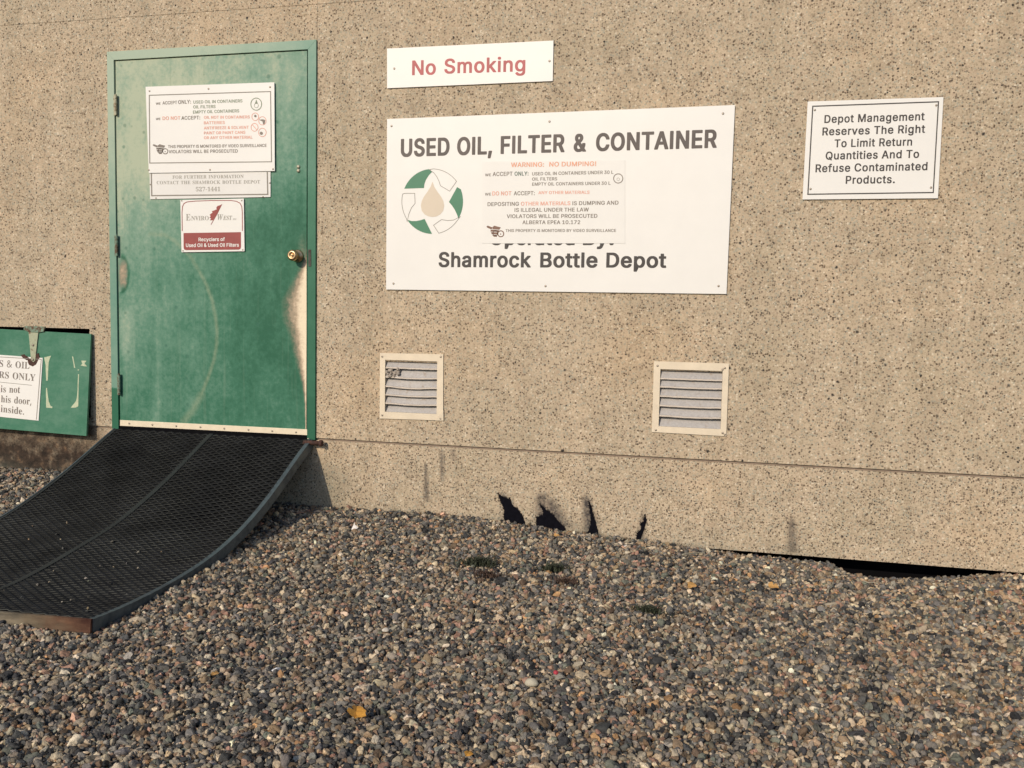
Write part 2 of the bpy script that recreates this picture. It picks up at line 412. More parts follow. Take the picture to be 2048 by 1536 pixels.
# dirt on the plinth: soft smears, mud splashes under the hatch, green dirt and painted shade beside the ramp
pv = np.array([v.co[:] for v in plinth.data.vertices])
dirt_and_shade = np.zeros((len(pv), 4), np.float32); dirt_and_shade[:, 3] = 1
def smear(quad, amt, soft=.012):
    P = [W(*p) for p in quad]      # top, bottom centre points with half widths given in metres
    return P
def streak(p0, p1, w0, w1, amt, ch=0):
    a, b = W(*p0), W(*p1); t = (pv[:, 2]-a[2])/(b[2]-a[2])
    cx = a[0] + (b[0]-a[0])*t; w = w0 + (w1-w0)*np.clip(t, 0, 1)
    m = np.clip(1.25 - np.abs(pv[:, 0]-cx)/w, 0, 1) * smooth(-.12, .08, t) * (1-smooth(.92, 1.1, t))
    dirt_and_shade[:, ch] = np.maximum(dirt_and_shade[:, ch], amt*m)
streak((851, 928), (853, 1002), .010, .019, .8); streak((884, 903), (884, 962), .014, .013, .7); streak((905, 898), (907, 922), .015, .015, .55)
streak((1583, 1040), (1585, 1106), .016, .034, .75)
streak((1083, 988), (1086, 1050), .034, .055, .85); streak((1172, 994), (1185, 1080), .024, .055, 1.0); streak((1100, 1000), (1120, 1055), .030, .075, .9); streak((1006, 988), (1030, 1045), .022, .070, .8); streak((1288, 1030), (1280, 1080), .012, .035, .7)
mudm = smooth(.0, .12, -.05 - pv[:, 0]) * (1 - .35*smooth(-.30, -.12, pv[:, 0])) * smooth(-3.2, -1.8, pv[:, 0])
dirt_and_shade[:, 1] = np.maximum(dirt_and_shade[:, 1], mudm * (.92 + .2*smooth(.10, .24, -pv[:, 2])))
foot = np.interp(pv[:, 0], HX, HZ); dirt_and_shade[:, 2] = .55*np.exp(-np.clip(pv[:, 2]-foot, 0, 1)/.035)*(.5+.5*np.sin(pv[:, 0]*9)*np.sin(pv[:, 0]*3.3+1))
dirt_and_shade[:, 2] = np.maximum(dirt_and_shade[:, 2], .5*np.exp(-((pv[:, 0]-1.28)/.14)**2) * smooth(-.05, -.25, pv[:, 2]))  # green dirt with the ramp's soft shadow on the wall painted in
ca = plinth.data.color_attributes.new('dirt_and_shade', 'FLOAT_COLOR', 'POINT'); ca.data.foreach_set('color', dirt_and_shade.ravel())
# body behind the skin
g = G(); g.box((-3.19, .16, -.7), (7.99, 3.2, 2.98)); g.obj('wall_core', MAT['dark'], bld)
g = G(); g.box((-3.19, .012, ZJ-.012), (7.99, .10, ZJ+.012)); jf = g.obj('joint_filler', plain('brown_joint_sealant', (.25,.19,.145), .8, 0, .2, 20, .1), bld)
g = G(); g.box((DX0-.02, .0026, DZ1+.02), (DX1+.02, .11, 2.98)); g.box((-3.19, .0020, ZT-.012), (7.99, .11, ZT+.012)); g.obj('seam_backing', plain('seam_mortar', (.42,.35,.26), .9, 0, .1, 20, .1), bld)
g = G(); g.box((-3.25, -.03, 3.05), (8.05, 3.25, 3.13)); g.obj('roof_coping', MAT['cream'], bld, bevel=.006)
for x in (-3.2, 8.0):
    g = G(); g.box((x-.0 if x > 0 else x-.02, .12, -.5), (x+.02 if x > 0 else x, 3.2, 3.05)); g.obj('end_wall', MAT['wall'], bld)

# black marks on the plinth
def blackmark(pts):
    """black mark with a feathered, splintered outline"""
    P = []; n = len(pts); rd = random.Random(int(pts[0][0]))
    for i in range(n):
        a, c = pts[i], pts[(i+1) % n]; L_ = math.hypot(c[0]-a[0], c[1]-a[1]); m = max(2, int(L_/1.3))
        nx_, ny_ = (c[1]-a[1])/L_, -(c[0]-a[0])/L_
        for k in range(m):
            t = k/m; j = rd.uniform(-.5, .5) if k % 2 else rd.uniform(.2, 1.0)**2*3.2
            u, v = a[0]+(c[0]-a[0])*t + nx_*j - (.5*j if k % 2 == 0 else 0), a[1]+(c[1]-a[1])*t + ny_*j - (1.1*max(j, 0) if k % 2 == 0 else 0)
            P.append(W(u, v, .0004))
    g = G(); g.prism(P[::-1], .0008)
    return g.obj('black_mark', MAT['blackish'], bld)
def z6(l): return [(800+x/4.096, 860+y/4.096) for x, y in l]
blackmark(z6([(800,515),(832,545),(900,570),(925,620),(965,650),(1000,700),(1025,760),(1010,800),(860,770),(850,690),(855,650),(835,610),(820,570)]))
blackmark(z6([(1140,600),(1190,650),(1250,690),(1300,750),(1350,800),(1370,880),(1290,870),(1210,860),(1120,800),(1115,715),(1165,700),(1175,670)]))
blackmark(z6([(1545,580),(1565,620),(1585,700),(1612,790),(1635,900),(1590,910),(1540,900),(1535,850),(1565,780),(1562,700)]))
blackmark(z6([(2008,700),(2022,740),(2006,790),(1995,830),(1976,880),(1965,930),(1925,920),(1945,850),(1980,800),(1965,770),(1995,750)]))

# ---- door frame, leaf and ironmongery
FZ0 = -.02
def fr(pts, dy=.06): g = G(); g.prism(pts, dy); return g
Y0 = -.012
mi = .047
g = G()
g.prism([(DX0, Y0, FZ0), (DX0+mi-.004, Y0, FZ0), (DX0+mi-.004, Y0, DZ1-mi), (DX0, Y0, DZ1)], .10)
jl = g.obj('door_frame', MAT['frame'], bld, bevel=.0012)
g = G(); g.prism([(DX1-mi, Y0, FZ0), (DX1, Y0, FZ0), (DX1, Y0, DZ1), (DX1-mi, Y0, DZ1-mi)], .10); jr = g.obj('jamb', MAT['frame'], jl, bevel=.0012)
g = G(); g.prism([(DX0, Y0, DZ1), (DX0+mi-.004, Y0, DZ1-mi), (DX1-mi, Y0, DZ1-mi), (DX1, Y0, DZ1)], .10); g.obj('head', MAT['frame'], jl, bevel=.0012)
g = G(); g.box((DX0+mi-.004, .022, FZ0), (DX0+mi+.012, .088, DZ1-mi)); g.box((DX1-mi-.012, .022, FZ0), (DX1-mi, .088, DZ1-mi)); g.box((DX0+mi, .022, DZ1-mi-.012), (DX1-mi, .088, DZ1-mi)); g.obj('door_stop', MAT['dark'], jl)
g = G(); g.box((DX0+.002, -.006, -.05), (DX1-.002, .12, .0)); g.obj('threshold_shade', MAT['dark'], jl)  # near-black box stands in for the shadow under the door
# leaf as a fine grid so that wear and glow can be painted where the photo has it
LX0, LX1, LZ0, LZ1, LY = .002, 1.158, .003, 2.027, -.004
nxl, nzl = 150, 262
X, Z = np.meshgrid(np.linspace(LX0, LX1, nxl), np.linspace(LZ0, LZ1, nzl), indexing='ij')
dent = .0012*np.sin(5*X+1)*np.sin(3.3*Z) + .0018*np.exp(-((X-1.11)/.06)**2-((Z-.6)/.2)**2)
Yl = LY + dent
lv = np.stack([X, Yl, Z], -1).reshape(-1, 3)
i_, k_ = np.meshgrid(np.arange(nxl-1), np.arange(nzl-1), indexing='ij'); q = (i_*nzl+k_).ravel()
lf = [tuple(r) for r in np.stack([q, q+nzl, q+nzl+1, q+1], -1)]
nb = len(lv); lv = np.concatenate([lv, [(LX0, .035, LZ0), (LX1, .035, LZ0), (LX1, .035, LZ1), (LX0, .035, LZ1)]])
L = [k for k in range(nzl)]; R_ = [(nxl-1)*nzl + k for k in range(nzl)]; Bt = [i*nzl for i in range(nxl)]; Tp = [i*nzl+nzl-1 for i in range(nxl)]
lf += [tuple(L + [nb+3, nb]), tuple(R_[::-1] + [nb+1, nb+2]), tuple(Bt[::-1] + [nb, nb+1]), tuple(Tp + [nb+2, nb+3])]
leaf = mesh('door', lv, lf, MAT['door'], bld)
leaf['label'] = 'weathered green steel door with peeling paint and brass knob'
# photo position of each grid point, for copying the real marks of wear
P = lv - CPOS; cc = P @ RC; U = 1024 + F_PX*cc[:, 0]/cc[:, 1]; Vp = 768 - F_PX*cc[:, 2]/cc[:, 1]
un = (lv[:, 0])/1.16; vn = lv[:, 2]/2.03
fade_and_glow = .11 + .60*smooth(.38, .92, vn + .16*(.5-un)) + .40*(1-un)*smooth(.0, .25, vn)*(1-.5*smooth(.5, 1, vn)) + .14*(1-smooth(.0, .25, vn)) \
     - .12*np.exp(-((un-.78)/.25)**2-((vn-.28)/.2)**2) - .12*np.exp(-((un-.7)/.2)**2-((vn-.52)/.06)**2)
fade_and_glow += .28*np.exp(-((U-252)/10)**2)*smooth(600, 640, Vp)*(1-smooth(700, 735, Vp)) + .10*np.exp(-((U-316)/7)**2)*smooth(600, 640, Vp)
fade_and_glow += .12*np.exp(-((U-560)/28)**2-((Vp-810)/30)**2)
fade_and_glow -= .55*np.exp(-(np.abs(np.hypot((U-243)/14, (Vp-548)/34)-1)/.16)**2)*(U > 242)
fade_and_glow += .10*smooth(0, 1, 1-un)*smooth(.55, .75, vn)  # paler top left: faded paint plus the hazy glow painted into its colour
w = np.interp(Vp, [470, 500, 525, 560, 600, 640, 670, 700, 730, 765, 800, 868], [0, 5, 12, 28, 48, 47, 34, 28, 20, 10, 4, 2])
dR = 616.5 - U - (Vp-101)*.0052
bare = np.clip(1.15 - dR/np.maximum(w, .5), 0, 1)
bare = bare**1.05 * smooth(470, 560, Vp)
bare = np.maximum(bare, .52*np.exp(-((U-246)/9)**4-((Vp-548)/28)**4))
bare = np.maximum(bare, .25*np.exp(-((U-606)/10)**2-((Vp-500)/30)**2))
def poly_d(pts):
    d = np.full(len(U), 1e9)
    for (a, b), (c, e) in zip(pts[:-1], pts[1:]):
        dx, dy = c-a, e-b; t = np.clip(((U-a)*dx+(Vp-b)*dy)/(dx*dx+dy*dy), 0, 1)
        d = np.minimum(d, np.hypot(U-a-t*dx, Vp-b-t*dy))
    return d
scr = .60*np.clip(1.4-poly_d([(400,545),(412,568),(424,600),(431,634),(434,662),(433,690),(428,720),(416,756),(402,790),(385,820)])/3.4, 0, 1)
scr = np.maximum(scr, .5*np.clip(1.3-poly_d([(300,468),(330,470),(352,484),(380,512),(400,545)])/4, 0, 1))
scr = np.maximum(scr, .5*np.clip(1.3-poly_d([(402,790),(385,822),(368,842)])/8, 0, 1))
wear_and_glow = np.stack([fade_and_glow, bare, scr, np.ones_like(fade_and_glow)], -1).astype(np.float32)
ca = leaf.data.color_attributes.new('wear_and_glow', 'FLOAT_COLOR', 'POINT'); ca.data.foreach_set('color', np.clip(wear_and_glow, 0, 1).ravel())
# sweep strip with screws
g = G(); g.prism([W(240, 851.5, -.009), W(615.5, 870.5, -.009), W(615.5, 859, -.009), W(240, 840, -.009)], .005); strip = g.obj('sweep_strip', MAT['strip'], leaf, bevel=.0008)
def screw_set(parent, pts, y, r=.0065, mat='steel'):
    first = None
    for u, v in pts:
        p = W(u, v, y)
        if first is None:
            g = G(); g.lathe(p, [(r, .002), (r, -.001), (r*.6, -.0022), (.0008, -.0023)], n=12); o = g.obj('screw', MAT[mat], parent, True, loc=p); first = o
        else:
            o = first.copy(); link(o, parent); o.location = Vector(p) - origin(parent)
screw_set(strip, [(258.5, 847), (304.8, 849.5), (352.5, 852), (401, 854.3), (448.5, 857), (497, 859.5), (544.5, 862), (592, 864.5)], -.0095, .0055)
# knob
kp = W(595.5, 512, -.005)
g = G(); g.lathe(kp, [(.034, .001), (.034, -.004), (.029, -.010), (.017, -.013), (.015, -.032), (.020, -.036), (.028, -.046), (.030, -.056), (.027, -.066), (.020, -.070), (.0135, -.0705), (.0125, -.067), (.009, -.0665)], n=28)
knob = g.obj('knob', MAT['brass'], leaf, True)
g = G(); g.lathe((kp[0], kp[1]-.066, kp[2]), [(.0085, .0), (.0085, -.0025), (.0005, -.003)], n=16); g.obj('key_cylinder', MAT['brass'], knob, True)
g = G(); g.prism([W(616.5, 533, -.014), W(622.5, 533, -.014), W(622, 499, -.014), W(616, 499, -.014)], .012); g.obj('strike_plate', rusty('dark_strike', (.06,.08,.07), (.05,.03,.02)), jl, bevel=.001)
for u, v in ((597, 333.5), (597, 341.5)):
    p = W(u, v, -.005); g = G(); g.lathe(p, [(.010, .002), (.010, -.003), (.007, -.007), (.001, -.008)], n=14); g.obj('bolt_head', plain('pale_bolt', (.42,.40,.30), .5, .4, .2, 60, 0), leaf, True, loc=p)
for (u, v0, v1) in ((231.5, 190, 230), (233.5, 471, 512), (238.5, 749, 790)):
    a = W(u, v1, -.02); b = W(u, v0, -.02)
    g = G(); hh = b[2]-a[2]
    for k in range(5):
        z = a[2]+hh*k/5
        g.lathe((a[0], -.019, z+.0008), [(.0075, 0), (.0075, hh/5-.0016)], 'z', 12)
    g.box((a[0]-.018, -.0135, a[2]), (a[0]+.0, -.0105, b[2]))
    g.lathe((a[0], -.019, b[2]), [(.005, 0), (.006, .003), (.002, .006)], 'z', 10)
    g.obj('hinge', MAT['hinge_pale'] if v0 == 190 else MAT['hinge'], leaf)

# ---- louvred vents
def vent(corners, inner, ys, sag, crumple=False, cseed=1):
    TL, TR, BR, BL = [W(u, v, -.007) for u, v in corners]
    x0, z1 = W(*inner[0])[[0, 2]]; x1, z0 = W(*inner[1])[[0, 2]]
    def half(a, b, c, d):
        g = G(); g.prism([a, b, c, d], .006); return g
    iTL, iTR, iBR, iBL = (x0, -.007, z1), (x1, -.007, z1), (x1, -.007, z0), (x0, -.007, z0)
    # flange in one piece with a mitred look
    g = G()
    for quad in ((BL, iBL, iTL, TL), (iBR, BR, TR, iTR), (iTL, iTR, TR, TL), (BL, BR, iBR, iBL)): g.prism(quad, .0055)
    # return edges into the opening
    g.box((x0-.002, -.006, z0), (x0, .06, z1)); g.box((x1, -.006, z0), (x1+.002, .06, z1)); g.box((x0, -.006, z1), (x1, .06, z1+.002)); g.box((x0, -.006, z0-.002), (x1, .06, z0))
    fo = g.obj('vent', MAT['cream'], bld)
    g = G(); g.box((x0, .034, z0), (x1, .037, z1)); g.obj('backing', MAT['dark'], fo)
    rr = random.Random(cseed)
    n = len(ys)
    for k, vz in enumerate(ys):
        zlip = W((inner[0][0]+inner[1][0])/2, vz)[2]
        top = zlip + (z1-z0)/(n+.35)*1.12
        g = G(); N = 18; sg = sag[k]
        rows = []
        for i in range(N+1):
            t = i/N; x = x0+.001+(x1-x0-.002)*t
            d = -sg*math.sin(math.pi*min(1, max(0, t)))**1.5 + .0006*rr.uniform(-1, 1)
            rows.append([(x, .026, top+d*.2), (x, -.000+abs(d)*.3, zlip+.004+d), (x, -.003, zlip+.003+d), (x, -.003, zlip-.0045+d), (x, -.0012, zlip-.0045+d), (x, .0008, zlip+.0005+d)])
        m = len(rows[0])
        for r in rows: g.v += r
        for i in range(N):
            for j in range(m-1): g.f.append((i*m+j, (i+1)*m+j, (i+1)*m+j+1, i*m+j+1))
        so_ = mesh('slat', g.v, g.f, MAT['slat'], fo); so_.data.materials.append(MAT['lip_pale'])
        for pi, pl_ in enumerate(so_.data.polygons):
            if pi % (m-1) in (2, 3): pl_.material_index = 1  # lip faces take the paler material
    return fo, x0, x1, z0, z1
va, ax0, ax1, az0, az1 = vent([(760, 706), (886.5, 708.5), (886, 841), (759, 837)], [(771.5, 719.5), (874, 828)],
     [736.5, 755, 774, 791, 808, 829.5], [.0, .004, .007, .004, .004, .0])
va['label'] = 'louvred vent with bent slats and a scrap of nest, under the USED OIL board'
screw_set(va, [(764.5, 713), (881.5, 713.5), (764.5, 830.5), (881, 837)], -.0075, .0055)
nv = random.Random(5)
g = G()
for k in range(26):
    p = W(773+nv.uniform(0, 25), 741+nv.uniform(-3, 12), -.002); r = nv.uniform(.006, .011)
    g.lathe((p[0], p[1]+nv.uniform(-.004, .012), p[2]), [(r*.5, -r), (r, -r*.3), (r*.9, r*.4), (r*.3, r)], nv.choice('xyz'), 7)
g.obj('nest_scrap', MAT['nest'], va)
g = G(); g.prism([W(875, 834, -.0085), W(886.5, 820.5, -.011), W(887, 841.5, -.0085), W(871, 841, -.0075)][::-1], .001); g.obj('bent_corner', MAT['cream'], va)
vb, bx0, bx1, bz0, bz1 = vent([(1308, 722.5), (1458, 727), (1452.5, 872.5), (1303.5, 864)], [(1321, 738), (1441.5, 858)],
     [758.5, 775, 794, 813, 833.5, 858], [.0, .0015, .0015, .002, .003, .0])
vb['label'] = 'straighter louvred vent at the right, scuffed on its bottom flange'
screw_set(vb, [(1315, 731.5), (1449.5, 736), (1445, 739), (1311.5, 860), (1445, 866), (1449.5, 869)], -.0075, .0055)

# ---- disposal hatch at the left
fy0, fy1 = -.022, -.062
TRp = W(182, 668, fy0); BRp = W(172.5, 872, fy1); dx = TRp - W(0, 658, fy0); dx = dx/np.linalg.norm(dx)
TLp = TRp - dx*1.15; BLp = BRp - dx*1.15
g = G(); g.box((HB[0], .115, HB[2]-.01), (HB[1], .158, HB[3]+.01)); hatch_rec = g.obj('hatch_recess', MAT['dark'], bld)
g = G(); th = .014
nrm = np.cross(TRp-TLp, BRp-TRp); nrm = nrm/np.linalg.norm(nrm); nrm = nrm*np.sign(nrm[1])
fv = [BLp, BRp, TRp, TLp]; g.add([*fv, *[p+nrm*th for p in fv]], [(0,1,2,3), (7,6,5,4), (0,4,5,1), (1,5,6,2), (2,6,7,3), (3,7,4,0)])
flap = g.obj('hatch_flap', MAT['flap'], bld, bevel=.001); flap['label'] = 'green hatch flap hanging slightly crooked left of the door'
def onflap(u, v, off=.001):
    """sight line -> flap plane, lifted off it"""
    d = RC @ np.array([(u-1024)/F_PX, 1.0, -(v-768)/F_PX]); n = -nrm
    t = np.dot(TRp + n*off - CPOS, n)/np.dot(d, n); return CPOS + d*t
def z5(l): return [(x/4.517, 620+y/4.517) for x, y in l]
def flat_on_flap(name, pts, off, mat, parent=flap, jit=0):
    P = [onflap(u, v, off) for u, v in pts]; n = len(P)
    vsv = P + [p + nrm*(off*.8) for p in P]
    g = G(); g.add(vsv, [tuple(range(n)), tuple(range(2*n-1, n-1, -1))] + [(i, i+n, (i+1) % n+n, (i+1) % n) for i in range(n)])
    return g.obj(name, mat, parent)
for pl in ([(400,430),(462,412),(440,470),(430,640),(418,640),(412,500)], [(415,705),(424,705),(440,830),(455,862),(473,875),(470,886),(416,880)],
           [(652,420),(661,420),(680,522),(669,522)], [(732,458),(780,458),(762,482),(786,510),(728,505),(746,484)], [(706,580),(714,580),(706,870),(685,882),(640,882),(690,818),(700,720)], [(703,535),(713,538),(710,548),(702,546)]):
    q5 = z5(pl); P5 = []
    for i in range(len(q5)):
        a, b = q5[i], q5[(i+1) % len(q5)]
        for k in range(3): P5.append((a[0]+(b[0]-a[0])*k/3+random.uniform(-.35, .35), a[1]+(b[1]-a[1])*k/3+random.uniform(-.35, .35)))
    flat_on_flap('tape_residue', P5, .0008, MAT['residue'])
# strap hinge
sh = flat_on_flap('strap_hinge', [(47, 659), (49, 652), (90, 653), (87, 663), (78, 664.5), (56, 663.5)], .010, MAT['hinge'])
flat_on_flap('strap', z5([(258,200),(345,205),(332,310),(318,455),(300,470),(280,452),(268,310)]), .007, MAT['strap'], sh)
for u, v in z5([(298,318), (297,448)]):
    p = onflap(u, v, .008); g = G(); g.lathe(p, [(.007, .003), (.007, -.002), (.001, -.004)], n=12); g.obj('bolt', MAT['steel'], sh, True)
rust_pts = z5([(185,405),(215,400),(250,425),(275,440),(318,395),(345,390),(360,430),(335,470),(325,495),(295,510),(262,495),(248,455),(212,440)])
P5 = []
for i in range(len(rust_pts)):
    a, b = rust_pts[i], rust_pts[(i+1) % len(rust_pts)]
    for k in range(3): P5.append((a[0]+(b[0]-a[0])*k/3+random.uniform(-.6, .6), a[1]+(b[1]-a[1])*k/3+random.uniform(-.6, .6)))
flat_on_flap('rust_patch', P5, .0045, MAT['rust'], sh)

